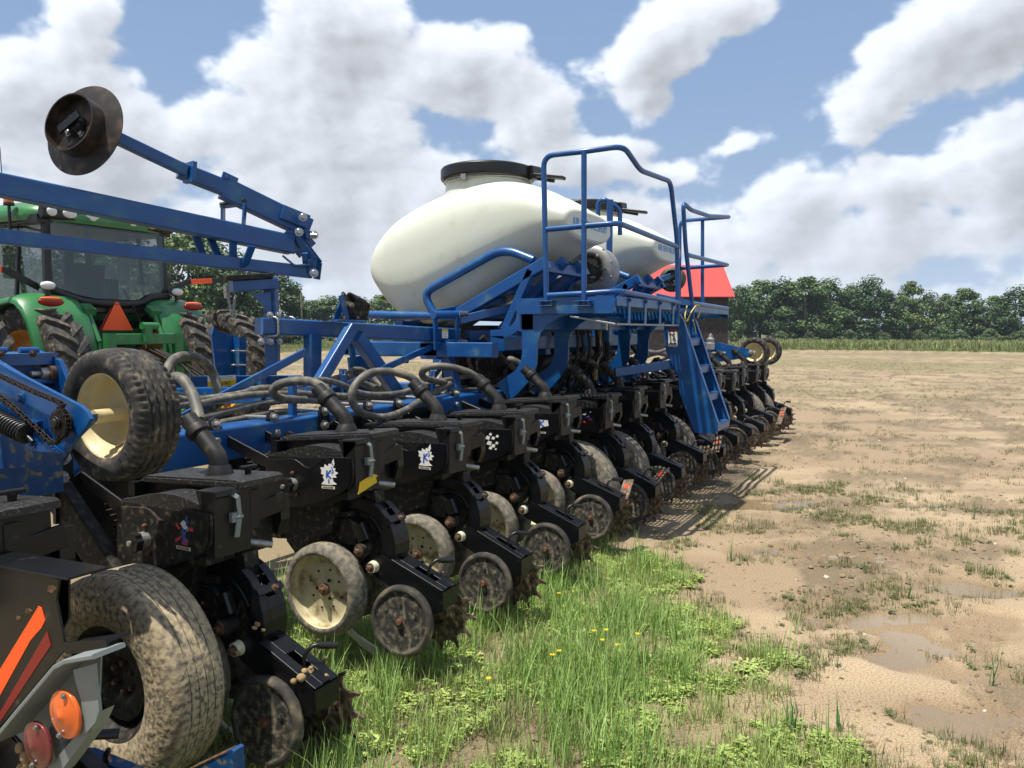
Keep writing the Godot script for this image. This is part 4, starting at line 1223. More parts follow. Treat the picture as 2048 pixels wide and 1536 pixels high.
	m.bolt(Vector3(0.02, 0.727, -2.194), Vector3(0, 0.7, 0.7), 0.01, 0.008)
	part("rusty_bolt", m, M.rust, qd)
	m = MB.new()
	m.rod(Vector3(0, 0.79, -2.365), Vector3(0, 0.9, -2.345), 0.0125, 10)
	m.rod(Vector3(-0.01, 0.895, -2.355), Vector3(0.075, 0.872, -2.262), 0.0135, 10)
	part("depth_handle", m, M.zinc, u)
	# rubber stop block
	m = MB.new()
	m.bar(Vector3(-0.085, 0.705, -2.36), Vector3(-0.085, 0.63, -2.325), 0.05, 0.07, Vector3.BACK, 0.016)
	m.bar(Vector3(-0.06, 0.72, -2.42), Vector3(-0.085, 0.7, -2.35), 0.05, 0.03, Vector3.UP, 0.012)
	part("stop_block", m, M.black_smooth, u)
	# gauge arm pivots
	for s in [-1, 1]:
		m = MB.new()
		m.lathe([Vector2(0.032, 0), Vector2(0.034, 0.06), Vector2(0.03, 0.068), Vector2(0, 0.068)], Vector3(s * 0.055, 0.585, -2.335), Vector3(s, 0, 0), 16)
		m.bar(Vector3(s * 0.075, 0.585, -2.335), Vector3(s * 0.075, 0.4, -2.5), 0.03, 0.045)
		var ga := part("gauge_arm", m, M.muddy_black, u)
		m = MB.new()
		m.lathe([Vector2(0.026, 0), Vector2(0.026, 0.006), Vector2(0, 0.006)], Vector3(s * 0.123, 0.585, -2.335), Vector3(s, 0, 0), 14)
		m.bolt(Vector3(s * 0.128, 0.585, -2.335), Vector3(s, 0, 0), 0.014, 0.014)
		part("pivot_bolt", m, M.rust, ga)
	gauge_wheel(u, -0.145, 0.385, -2.53, -1)
	gauge_wheel(u, 0.145, 0.385, -2.58, 1)
	# opener discs between the gauge wheels
	for s in [-1, 1]:
		m = MB.new()
		m.lathe([Vector2(0, 0.012), Vector2(0.05, 0.012), Vector2(0.06, 0.002), Vector2(0.17, 0.0), Vector2(0.19, -0.001), Vector2(0.17, -0.003), Vector2(0, -0.003)], Vector3(s * 0.03, 0.34, -2.63), Vector3(s, 0, 0.08), 36)
		part("opener_disc", m, M.spike, u)
	# flexible seed firmer
	m = MB.new()
	var fp := curve([Vector3(0.01, 0.3, -2.6), Vector3(0.01, 0.16, -2.55), Vector3(0.01, 0.09, -2.46), Vector3(0.01, 0.05, -2.36)], 4)
	for k in fp.size() - 1: m.bar(fp[k], fp[k + 1] + (fp[k + 1] - fp[k]) * 0.12, 0.016, 0.032 if k < 8 else 0.042, Vector3(0, 0.5, 0.8), 0.004)
	part("seed_firmer", m, M.off_white, u)
	# closing arm: folded channel
	m = MB.new()
	for s in [-1, 1]:
		m.plate([Vector2(-2.315, 0.5), Vector2(-2.29, 0.545), Vector2(-2.24, 0.562), Vector2(-2.2, 0.545), Vector2(-1.915, 0.428), Vector2(-1.902, 0.415), Vector2(-1.902, 0.34), Vector2(-1.95, 0.318), Vector2(-2.05, 0.335), Vector2(-2.2, 0.42), Vector2(-2.28, 0.455)], -0.074 if s < 0 else 0.046, -0.066 if s < 0 else 0.054)
	m.bar(Vector3(-0.05, 0.544, -2.185), Vector3(-0.05, 0.43, -1.905), 0.044, 0.008, Vector3(0, 1, 0.38), 0.003)
	m.bar(Vector3(0.03, 0.544, -2.185), Vector3(0.03, 0.43, -1.905), 0.044, 0.008, Vector3(0, 1, 0.38), 0.003)
	m.bar(Vector3(-0.01, 0.535, -2.16), Vector3(-0.01, 0.505, -2.085), 0.05, 0.008, Vector3(0, 1, 0.38), 0.002)
	m.bar(Vector3(-0.01, 0.457, -1.965), Vector3(-0.01, 0.434, -1.907), 0.05, 0.008, Vector3(0, 1, 0.38), 0.002)
	m.bar(Vector3(-0.01, 0.425, -1.905), Vector3(-0.01, 0.345, -1.903), 0.125, 0.008, Vector3.BACK, 0.003)
	m.box(Vector3(0, 0.48, -2.24), Vector3(0.1, 0.09, 0.07))
	var ca := part("closing_arm", m, M.black, u)
	m = MB.new()
	m.lathe([Vector2(0.03, 0), Vector2(0.026, 0.03), Vector2(0, 0.03)], Vector3(-0.074, 0.505, -2.285), LEFT, 16)
	var bs := part("pivot_bush", m, M.off_white, ca)
	m = MB.new(); m.bolt(Vector3(-0.102, 0.505, -2.285), LEFT, 0.014, 0.018)
	part("rusty_bolt", m, M.rust, bs)
	m = MB.new()
	m.tube(curve([Vector3(0.0, 0.42, -2.02), Vector3(-0.005, 0.5, -2.02), Vector3(0.02, 0.54, -1.995), Vector3(0.06, 0.535, -1.96)], 4), 0.008, 8)
	m.tube([Vector3(0.03, 0.54, -1.985), Vector3(0.085, 0.53, -1.94)], 0.014, 8)
	part("tension_lever", m, M.black_smooth, ca)
	# smooth rubber closing wheel
	var cw := Vector3(-0.105, 0.275, -2.11)
	var ax := Vector3(-1, 0.1, 0.06).normalized()
	m = MB.new()
	m.lathe([Vector2(0.13, -0.02), Vector2(0.155, -0.022), Vector2(0.164, -0.012), Vector2(0.167, 0.0), Vector2(0.164, 0.012), Vector2(0.155, 0.022), Vector2(0.142, 0.024), Vector2(0.138, 0.018)], cw, ax, 40, 0.3)
	var cl := part("closing_wheel", m, M.rubber, u)
	m = MB.new()
	m.lathe([Vector2(0, 0.014), Vector2(0.035, 0.014), Vector2(0.05, 0.01), Vector2(0.1, 0.008), Vector2(0.132, 0.014), Vector2(0.14, 0.02)], cw, ax, 36, 0.5)
	m.lathe([Vector2(0, -0.012), Vector2(0.14, -0.014)], cw, -ax, 36, 0.5)
	for k in 6:
		var a := TAU * k / 6
		m.lathe([Vector2(0.008, 0), Vector2(0.008, 0.005), Vector2(0, 0.006)], cw + ax * 0.01 + Vector3(0, cos(a) * 0.09, sin(a) * 0.09), ax, 8)
	part("wheel_disc", m, M.flecked, cl)
	m = MB.new(); m.bolt(cw + ax * 0.014, ax, 0.016, 0.016)
	part("hub_bolt", m, M.rust, cl)
	m = MB.new(); m.rod(cw - ax * 0.012, cw + Vector3(0.07, 0.05, 0.02), 0.016, 8); m.rod(Vector3(-0.04, 0.32, -2.08), Vector3(-0.04, 0.4, -2.03), 0.02, 8)
	part("axle", m, M.muddy_black, cl)
	# spiked closing wheel
	var sw := Vector3(0.105, 0.265, -2.055)
	var sp2 := []
	var teeth := 13
	for k in teeth:
		var a0 := TAU * k / teeth; var st := TAU / teeth
		sp2.append(Vector2(cos(a0), sin(a0)) * 0.158)
		sp2.append(Vector2(cos(a0 + st * 0.3), sin(a0 + st * 0.3)) * 0.152)
		sp2.append(Vector2(cos(a0 + st * 0.55), sin(a0 + st * 0.55)) * 0.159)
		sp2.append(Vector2(cos(a0 + st * 0.72), sin(a0 + st * 0.72)) * 0.178)
		sp2.append(Vector2(cos(a0 + st * 0.7), sin(a0 + st * 0.7)) * 0.204)
		sp2.append(Vector2(cos(a0 + st * 0.8), sin(a0 + st * 0.8)) * 0.206)
		sp2.append(Vector2(cos(a0 + st * 0.93), sin(a0 + st * 0.93)) * 0.18)
	m = MB.new()
	var sx := Vector3(1, 0.1, -0.12).normalized()
	var ex := Vector3(0, 0, 1); ex = (ex - sx * ex.dot(sx)).normalized(); var ey := sx.cross(ex)
	m.prism(sp2, sw, ex, -ey, sx * 0.009)
	m.lathe([Vector2(0.06, -0.02), Vector2(0.07, 0.0), Vector2(0.07, 0.012), Vector2(0, 0.02)], sw, sx, 20)
	var sk := part("spiked_wheel", m, M.spike, u)
	m = MB.new(); m.rod(sw, sw + Vector3(-0.08, 0.05, 0.02), 0.015, 8)
	part("axle", m, M.muddy_black, sk)
	# parallel linkage to the toolbar
	for s in [-1, 1]:
		m = MB.new()
		m.bar(Vector3(s * 0.13, 1.08, -3.17), Vector3(s * 0.13, 0.97, -2.86), 0.014, 0.06)
		m.bolt(Vector3(s * 0.138, 0.975, -2.87), Vector3(s, 0, 0), 0.018, 0.014)
		part("upper_link", m, M.black, u)
		m = MB.new()
		m.bar(Vector3(s * 0.12, 0.8, -3.19), Vector3(s * 0.12, 0.68, -2.84), 0.04, 0.05)
		m.bolt(Vector3(s * 0.14, 0.685, -2.85), Vector3(s, 0, 0), 0.018, 0.014)
		part("lower_link", m, M.muddy_black, u)
		m = MB.new()
		var coil := []
		for k in 97:
			var t := k / 96.0
			coil.append(Vector3(s * 0.06, 1.0, -3.1).lerp(Vector3(s * 0.06, 0.72, -2.96), t) + Vector3(cos(t * TAU * 12) * 0.022, 0, sin(t * TAU * 12) * 0.022))
		m.tube(coil, 0.005, 5)
		part("down_spring", m, M.muddy_black, u)
	m = MB.new()
	m.plate([Vector2(-2.9, 1.02), Vector2(-2.82, 1.02), Vector2(-2.82, 0.6), Vector2(-2.9, 0.6)], -0.13, 0.13)
	part("front_plate", m, M.muddy_black, u)
	# mounting plate on the toolbar
	m = MB.new()
	m.prism([Vector2(-0.16, 0.7), Vector2(0.16, 0.7), Vector2(0.16, 1.12), Vector2(-0.1, 1.12), Vector2(-0.16, 1.08)], Vector3(0, 0, -3.196), Vector3.RIGHT, Vector3.UP, Vector3(0, 0, 0.016))
	for s in [-1, 1]:
		m.prism([Vector2(-0.04, 0.9), Vector2(0.04, 0.9), Vector2(0.04, 1.17), Vector2(0.028, 1.2), Vector2(0.0, 1.215), Vector2(-0.028, 1.2), Vector2(-0.04, 1.17)], Vector3(s * 0.2, 0, -3.196), Vector3.RIGHT, Vector3.UP, Vector3(0, 0, 0.02))
	var mp := part("toolbar_mount", m, M.black, u)
	for s in [-1, 1]:
		m = MB.new()
		m.rod(Vector3(s * 0.2, 1.175, -3.42), Vector3(s * 0.2, 1.175, -3.14), 0.011, 8)
		m.bolt(Vector3(s * 0.2, 1.175, -3.176), Vector3.BACK, 0.02, 0.022)
		part("mount_bolt", m, M.zinc, mp)
		m = MB.new()
		m.bolt(Vector3(s * 0.21, 1.09, -3.176), Vector3.BACK, 0.02, 0.022)
		part("mount_bolt", m, M.zinc, mp)
	# hitch pins of the hopper
	m = MB.new()
	for s in [-1, 1]:
		m.lathe([Vector2(0.02, 0), Vector2(0.024, 0.01), Vector2(0.024, 0.03), Vector2(0.0, 0.034)], Vector3(s * 0.05, 1.1, -2.9), LEFT, 12)
	m.bar(Vector3(-0.1, 1.03, -2.88), Vector3(0.1, 1.03, -2.88), 0.04, 0.12)
	part("hinge_bosses", m, M.black, u)
	if kind == 1:
		var rg := RandomNumberGenerator.new(); rg.seed = 77
		for q in [[Vector3(-0.1, 0.5, -2.28), 0.03, 9], [Vector3(-0.02, 0.43, -1.98), 0.045, 14], [Vector3(0.07, 0.36, -1.95), 0.045, 10], [Vector3(-0.07, 0.6, -2.2), 0.025, 6], [Vector3(-0.05, 0.66, -2.5), 0.04, 8]]:
			m = MB.new()
			for k in q[2]: m.ball(q[0] + Vector3(rg.randfn(), rg.randfn(), rg.randfn()) * q[1] * 0.5, Vector3(1, 0.8, 1) * q[1] * rg.randf_range(0.2, 0.45), 7, 5)
			part("mud_clump", m, M.mud, u).set_meta("kind", "stuff")
	return u

func rows() -> void:
	var kinds := [0, 1, 2, 3, 5, 7, 6, 6, 0, 0, 0, 4, 4, 5, 0, 0]
	var marks := ["row unit beside the tail lamp bracket, its rear closing wheels hidden", "mud splashed row unit with a torn red, white and blue sticker",
		"row unit with a torn white sticker and a yellow reflective patch", "row unit with a white splash sticker, next to the one with the yellow patch",
		"row unit with torn white sticker scraps, third from the yellow patch", "row unit with a torn white flag shaped sticker and blue K, beside a transport tyre",
		"row unit with red and white sticker scraps between two transport tyres", "row unit with small red sticker scraps, under the platform's rear edge",
		"black row unit before the ladder under the platform", "black row unit in the ladder's shade", "black row unit half hidden behind the ladder",
		"row unit with a white sticker just beyond the ladder", "row unit with a bright white sticker, second beyond the ladder", "row unit with white sticker scraps, third beyond the ladder",
		"row unit beside the two far transport tyres", "outermost row unit at the planter's far end"]
	var protos := {}
	for i in 16:
		var k: int = kinds[i]
		var body := 1 if i == 1 else 0
		var u: Node3D
		if not protos.has(body):
			u = row_unit(body); protos[body] = u
		else:
			u = protos[body].duplicate()
			for c in u.get_children():
				if c.name.begins_with("decal") or c.name.begins_with("reflective"): u.remove_child(c); c.free()
			add_child(u)
		u.name = numbered("row_unit")
		tag(u, marks[i], "row unit", "planter row units along the toolbar")
		u.position = Vector3(0, 0, -2.5)
		decal(u, k, Vector3(-0.1815, 0.955, -2.45))
		if i == 2:
			var m := MB.new()
			m.prism([Vector2(-0.165, 0.865), Vector2(-0.02, 0.9), Vector2(-0.03, 0.925), Vector2(-0.01, 0.93), Vector2(-0.05, 0.945), Vector2(-0.15, 0.92)], Vector3(0, 0, -2.297), Vector3.RIGHT, Vector3.UP, Vector3(0, 0, 0.002))
			part("reflective_patch", m, M.yellow, u)
		u.position = Vector3(ROW0 + ROW * i - (0.07 if i == 1 else (0.19 if i == 0 else 0.0)), -0.06 if i == 1 else 0.018 * sin(i * 4.1), -2.5)
		u.rotation = Vector3(deg_to_rad(-0.5 + 1.3 * sin(i * 2.3)), deg_to_rad(0.9 * sin(i * 3.7)), deg_to_rad(0.6 * sin(i * 5.3)))

# ---------------------------------------------------------------- tyres, lamps, drive
func smooth_disc(m: MB, c: Vector3, ax: Vector3, prof: Array, seg := 36) -> void:
	m.lathe(prof, c, ax, seg, 0.5)

func transport_tyre(x: float, z: float, label: String, group: String, mt: Material) -> void:
	var r := 0.395
	var c := Vector3(x, r - 0.012, z)
	var t := thing("transport_tyre", Vector3(x, 0, z), label, "tyre", group)
	var m := MB.new()
	tyre_ring(m, c, r, 0.235, 0.205, 64, 4, 0.01)
	part("tyre", m, mt, t)
	m = MB.new()
	m.lathe([Vector2(0.0, -0.02), Vector2(0.07, -0.02), Vector2(0.09, -0.045), Vector2(0.15, -0.05), Vector2(0.175, -0.01), Vector2(0.185, -0.07), Vector2(0.205, -0.09), Vector2(0.212, -0.096)], c, Vector3.RIGHT, 40, 0.5)
	m.lathe([Vector2(0.0, -0.03), Vector2(0.07, -0.03), Vector2(0.15, -0.05), Vector2(0.185, -0.06), Vector2(0.205, -0.09)], c, LEFT, 40, 0.5)
	part("rim", m, M.muddy_black, t)
	m = MB.new()
	for k in 6:
		var a := TAU * k / 6
		m.bolt(c + Vector3(-0.022, cos(a) * 0.055, sin(a) * 0.055), LEFT, 0.012, 0.014, false)
	part("wheel_nuts", m, M.rust, t)
	m = MB.new()
	m.bar(c + Vector3(0.02, 0, 0), c + Vector3(0.12, 0.0, 0.0), 0.08, 0.08)
	m.bar(c + Vector3(0.15, 0, 0), Vector3(x + 0.15, 1.0, -3.25), 0.06, 0.14, Vector3.BACK)
	part("axle_arm", m, M.muddy_black, t)

func tread_tyre(m: MB, c: Vector3, r: float, w: float, inner: float) -> void:
	# road tyre: zigzag grooves round the tread, notched shoulders
	var seg := 216
	var prof := []      # (radius fraction, side fraction)
	for q in [[0.0, -0.72], [0.08, -0.88], [0.35, -1.0], [0.6, -1.02], [0.78, -0.98], [0.9, -0.9]]: prof.append(q)
	var n := 45
	for k in n: prof.append([1.0, -0.82 + 1.64 * k / (n - 1)])
	for q in [[0.9, 0.9], [0.78, 0.98], [0.6, 1.02], [0.35, 1.0], [0.08, 0.88], [0.0, 0.72]]: prof.append(q)
	var rows := []
	for q in prof:
		var row := PackedVector3Array()
		for j in seg:
			var a := TAU * j / seg
			var rr: float = lerpf(inner, r, q[0])
			if q[0] == 1.0:
				rr -= 0.012 * absf(q[1]) * absf(q[1])
				var zig := absf(fmod(j / 3.0, 2.0) - 1.0) - 0.5
				for g in [-0.5, -0.17, 0.17, 0.5]:
					if absf(q[1] - g - zig * 0.07) < 0.045: rr -= 0.008
				if absf(q[1]) > 0.66 and j % 4 == 0: rr -= 0.009
			elif (q[0] == 0.9 or q[0] == 0.78) and j % 4 == 0: rr -= 0.006
			row.append(c + Vector3(q[1] * w * 0.5, cos(a) * rr, sin(a) * rr))
		rows.append(row)
	m.grid(rows, true, true)

func contact_wheel(t: Node3D, c: Vector3, s: float) -> void:
	# c = middle of the tyre; s = -1 when the dished side faces -x
	var m := MB.new()
	tread_tyre(m, c, 0.232, 0.165, 0.142)
	part("tyre", m, M.road_rubber, t)
	m = MB.new()
	m.lathe([Vector2(0.0, -0.035), Vector2(0.05, -0.03), Vector2(0.075, -0.022), Vector2(0.085, -0.022), Vector2(0.1, -0.014), Vector2(0.112, 0.0), Vector2(0.117, 0.028), Vector2(0.122, 0.04), Vector2(0.134, 0.046), Vector2(0.138, 0.062), Vector2(0.145, 0.068), Vector2(0.15, 0.066)], c, Vector3(s, 0, 0), 48, 0.3)
	m.lathe([Vector2(0.0, 0.02), Vector2(0.1, 0.03), Vector2(0.14, 0.06), Vector2(0.15, 0.066)], c, Vector3(-s, 0, 0), 40, 0.3)
	var rim := part("rim", m, M.cream, t)
	m = MB.new()
	m.lathe([Vector2(0.024, -0.03), Vector2(0.024, 0.1), Vector2(0.0, 0.1)], c, Vector3(s, 0, 0), 16)
	part("hub", m, M.cream, rim)
	m = MB.new()
	m.rod(c + Vector3(s * 0.03, -0.085, 0.075), c + Vector3(s * 0.075, -0.1, 0.08), 0.004, 6)
	part("valve", m, M.rust, rim)
	if s < 0:
		for pas in 2:
			var tx := TextMesh.new()
			tx.text = "GOOD YEAR"; tx.depth = 0.002; tx.font_size = 16; tx.pixel_size = 0.0016
			var f := SystemFont.new(); f.font_names = PackedStringArray(["Droid Sans"]); f.font_weight = 700
			tx.font = f
			var letters := "GOOD YEAR"
			for i in letters.length():
				if letters[i] == " ": continue
				var one := TextMesh.new(); one.text = letters[i]; one.font = f; one.font_size = 16; one.pixel_size = 0.0013; one.depth = 0.002
				var a := deg_to_rad(-52.0 + 13.0 * i + pas * 180.0)
				var o := MeshInstance3D.new(); o.name = "raised_lettering"; o.mesh = one; o.material_override = M.dark_rubber
				t.add_child(o, true)
				o.position = c + Vector3(-0.0836, sin(-a) * 0.178, cos(a) * 0.178) - t.position
				o.basis = Basis(Vector3(0, 0, 1).rotated(Vector3.RIGHT, PI / 2 + a), Vector3(0, 1, 0).rotated(Vector3.RIGHT, PI / 2 + a), Vector3(-1, 0, 0))
			break

func drive_near() -> void:
	var c := Vector3(1.70, 1.36, -2.48)
	# swing arm with sprocket, chain and spring
	var X := 1.5
	var f := thing("ground_drive", PX(0, 900, X), "blue ground drive with roller chain and raised cream rimmed wheel", "ground drive", "ground drives over the row units")
	contact_wheel(f, c, -1.0)
	var pl := func(list: Array, x: float) -> Array:
		var o := []
		for q in list:
			var p := PX(q[0], q[1], x); o.append(Vector2(p.z, p.y))
		return o
	var m := MB.new()
	m.plate(pl.call([[-40, 705], [30, 745], [160, 812], [172, 822], [180, 838], [172, 852], [130, 905], [95, 908], [60, 880], [20, 845], [-40, 800]], X), X, X + 0.014)
	m.plate(pl.call([[-40, 795], [10, 806], [70, 838], [86, 842], [84, 848], [60, 846], [-40, 812]], X), X - 0.02, X)
	part("side_plate", m, M.blue, f)
	m = MB.new()
	m.plate(pl.call([[-40, 700], [175, 830], [190, 828], [188, 842], [150, 880], [120, 930], [-40, 940]], X + 0.05), X + 0.05, X + 0.062)
	part("inner_plate", m, M.dirty_blue, f)
	m = MB.new()
	m.plate(pl.call([[50, 878], [62, 868], [75, 862], [85, 880], [112, 905], [60, 902], [50, 895]], X - 0.03), X - 0.03, X - 0.01)
	m.bolt(PX(66, 884, X - 0.03), LEFT, 0.014, 0.01)
	part("spring_bracket", m, M.blue, f)
	# sprocket
	var sc := PX(118, 846, X - 0.03)
	m = MB.new()
	var pts := []
	for k in 52:
		var a := TAU * k / 52
		var r := 0.046 if k % 2 == 0 else 0.0415
		pts.append(Vector2(cos(a) * r, sin(a) * r))
	m.prism(pts, sc + Vector3(0.004, 0, 0), Vector3(0, 0, 1), Vector3.UP, Vector3(-0.008, 0, 0))
	m.lathe([Vector2(0.03, 0), Vector2(0.03, 0.03)], sc, Vector3.RIGHT, 16)
	var sp := part("sprocket", m, M.chain, f)
	m = MB.new()
	m.lathe([Vector2(0.018, 0), Vector2(0.018, 0.014), Vector2(0.014, 0.018), Vector2(0, 0.018)], sc + Vector3(-0.004, 0, 0), LEFT, 12)
	var ring := []
	for k in 25: ring.append(sc + Vector3(-0.014, cos(TAU * k / 24) * 0.022, sin(TAU * k / 24) * 0.022))
	m.tube(ring, 0.0022, 5)
	part("shaft_end", m, M.black_smooth, sp)
	# chain: links along a loop round the sprocket
	m = MB.new()
	var path := [PX(-60, 728, X - 0.03), PX(0, 752, X - 0.03), PX(60, 780, X - 0.03), PX(120, 806, X - 0.03)]
	for k in 9:
		var a := deg_to_rad(75.0 - 20.0 * k)
		path.append(sc + Vector3(0, sin(a) * 0.047, cos(a) * 0.047))
	for q in [[105, 886], [70, 855], [30, 818], [0, 795], [-60, 758]]: path.append(PX(q[0], q[1], X - 0.03))
	var cp := curve(path, 12)
	var acc := 0.0; var side := 0
	for k in cp.size() - 1:
		acc += (cp[k + 1] - cp[k]).length()
		if acc > 0.0125:
			acc = 0.0; side = 1 - side
			var d: Vector3 = (cp[k + 1] - cp[k]).normalized()
			for s in [-1, 1]:
				var off := Vector3(s * (0.008 if side == 0 else 0.0055), 0, 0)
				m.bar(cp[k] - d * 0.009 + off, cp[k] + d * 0.009 + off, 0.002, 0.0115, d.cross(Vector3.RIGHT), 0.001)
			m.rod(cp[k] - d * 0.0065 + Vector3(-0.01, 0, 0), cp[k] - d * 0.0065 + Vector3(0.01, 0, 0), 0.0042, 6)
	var ch := part("roller_chain", m, M.chain, f); ch.set_meta("kind", "stuff")
	# coil spring under the arm
	m = MB.new()
	var s0 := PX(-50, 818, X - 0.05); var s1 := PX(48, 866, X - 0.05)
	var coil := []
	var dz := (s1 - s0).normalized(); var pa := dz.cross(Vector3.RIGHT).normalized()
	for k in 217:
		var t := k / 216.0
		coil.append(s0.lerp(s1, t) + (pa * cos(t * TAU * 18) + Vector3.RIGHT * sin(t * TAU * 18)) * 0.03)
	m.tube(coil, 0.0055, 6)
	m.lathe([Vector2(0.0, 0.0), Vector2(0.03, 0.0), Vector2(0.033, 0.014), Vector2(0.0, 0.016)], s1, dz, 16)
	m.rod(s1, PX(66, 884, X - 0.05), 0.008, 8)
	part("coil_spring", m, M.black_smooth, f)
	m = MB.new()
	m.bolt(PX(42, 795, X), LEFT, 0.016, 0.012)
	part("pivot_bolt", m, M.blue, f)
	# dirty blue gearbox housing behind, with hinge knuckles and a big nut
	var Z := -3.02
	var g := thing("drive_housing", PZ(60, 930, Z), "dirty blue sheet metal drive housing with a hinged lid behind the sprocket", "housing")
	m = MB.new()
	var a := PZ(-60, 712, Z); var b := PZ(108, 712, Z)
	m.box((a + b) * 0.5 + Vector3(0, -0.15, -0.14), Vector3((b - a).x, 0.3, 0.28))
	m.box((a + b) * 0.5 + Vector3(0, -0.42, -0.14), Vector3((b - a).x + 0.06, 0.26, 0.24))
	part("shell", m, M.dirty_blue, g)
	m = MB.new()
	m.box((a + b) * 0.5 + Vector3(-0.01, 0.003, -0.13), Vector3((b - a).x + 0.02, 0.012, 0.32), Basis(Vector3.RIGHT, 0.0))
	m.box((a + b) * 0.5 + Vector3(-0.01, -0.018, 0.024), Vector3((b - a).x * 0.92, 0.034, 0.008))
	var hl := part("hinged_lid", m, M.blue, g)
	m = MB.new()
	m.rod(PZ(38, 700, Z - 0.05), PZ(76, 700, Z - 0.05), 0.012, 10); m.rod(PZ(-30, 700, Z - 0.05), PZ(12, 700, Z - 0.05), 0.012, 10)
	part("hinge_knuckles", m, M.blue, hl)
	m = MB.new()
	m.bolt(PZ(2, 708, Z + 0.03), Vector3.BACK, 0.009, 0.006); m.bolt(PZ(66, 707, Z + 0.03), Vector3.BACK, 0.009, 0.006)
	part("lid_rivets", m, M.rust, hl)
	m = MB.new()
	var nb := PZ(105, 746, Z + 0.02)
	m.lathe([Vector2(0.034, 0), Vector2(0.034, 0.02), Vector2(0, 0.02)], nb, LEFT, 14)
	part("washer", m, M.rust, g)
	m = MB.new()
	m.lathe([Vector2(0.026, 0), Vector2(0.026, 0.03), Vector2(0.014, 0.032)], nb + Vector3(-0.02, 0, 0), LEFT, 6)
	m.rod(nb, nb + Vector3(-0.085, 0, 0), 0.012, 10)
	part("axle_nut", m, M.zinc, g)
	m = MB.new()
	m.plate([Vector2(Z - 0.1, nb.y + 0.09), Vector2(Z + 0.06, nb.y + 0.05), Vector2(Z + 0.12, nb.y - 0.05), Vector2(Z + 0.06, nb.y - 0.12), Vector2(Z - 0.1, nb.y - 0.12)], nb.x + 0.002, nb.x + 0.02)
	m.bar(PZ(60, 762, Z + 0.02), PZ(130, 764, Z + 0.02), 0.03, 0.02)
	part("bearing_plate", m, M.blue, g)

func lamp_lens(m: MB, c: Vector3, r: float) -> void:
	var pr := [Vector2(0.0, 0.024)]
	for k in 9:
		var t := 1.0 - k / 8.0
		pr.append(Vector2(r * (1.0 - t) * 0.98 + 0.0001, 0.008 + 0.014 * (0.5 + 0.5 * cos(PI * (1.0 - t))) - (0.002 if k == 2 or k == 3 else 0.0)))
	pr.append(Vector2(r, 0.006)); pr.append(Vector2(r, 0.0))
	pr.reverse()
	m.lathe(pr, c, LEFT, 32, 0.2)

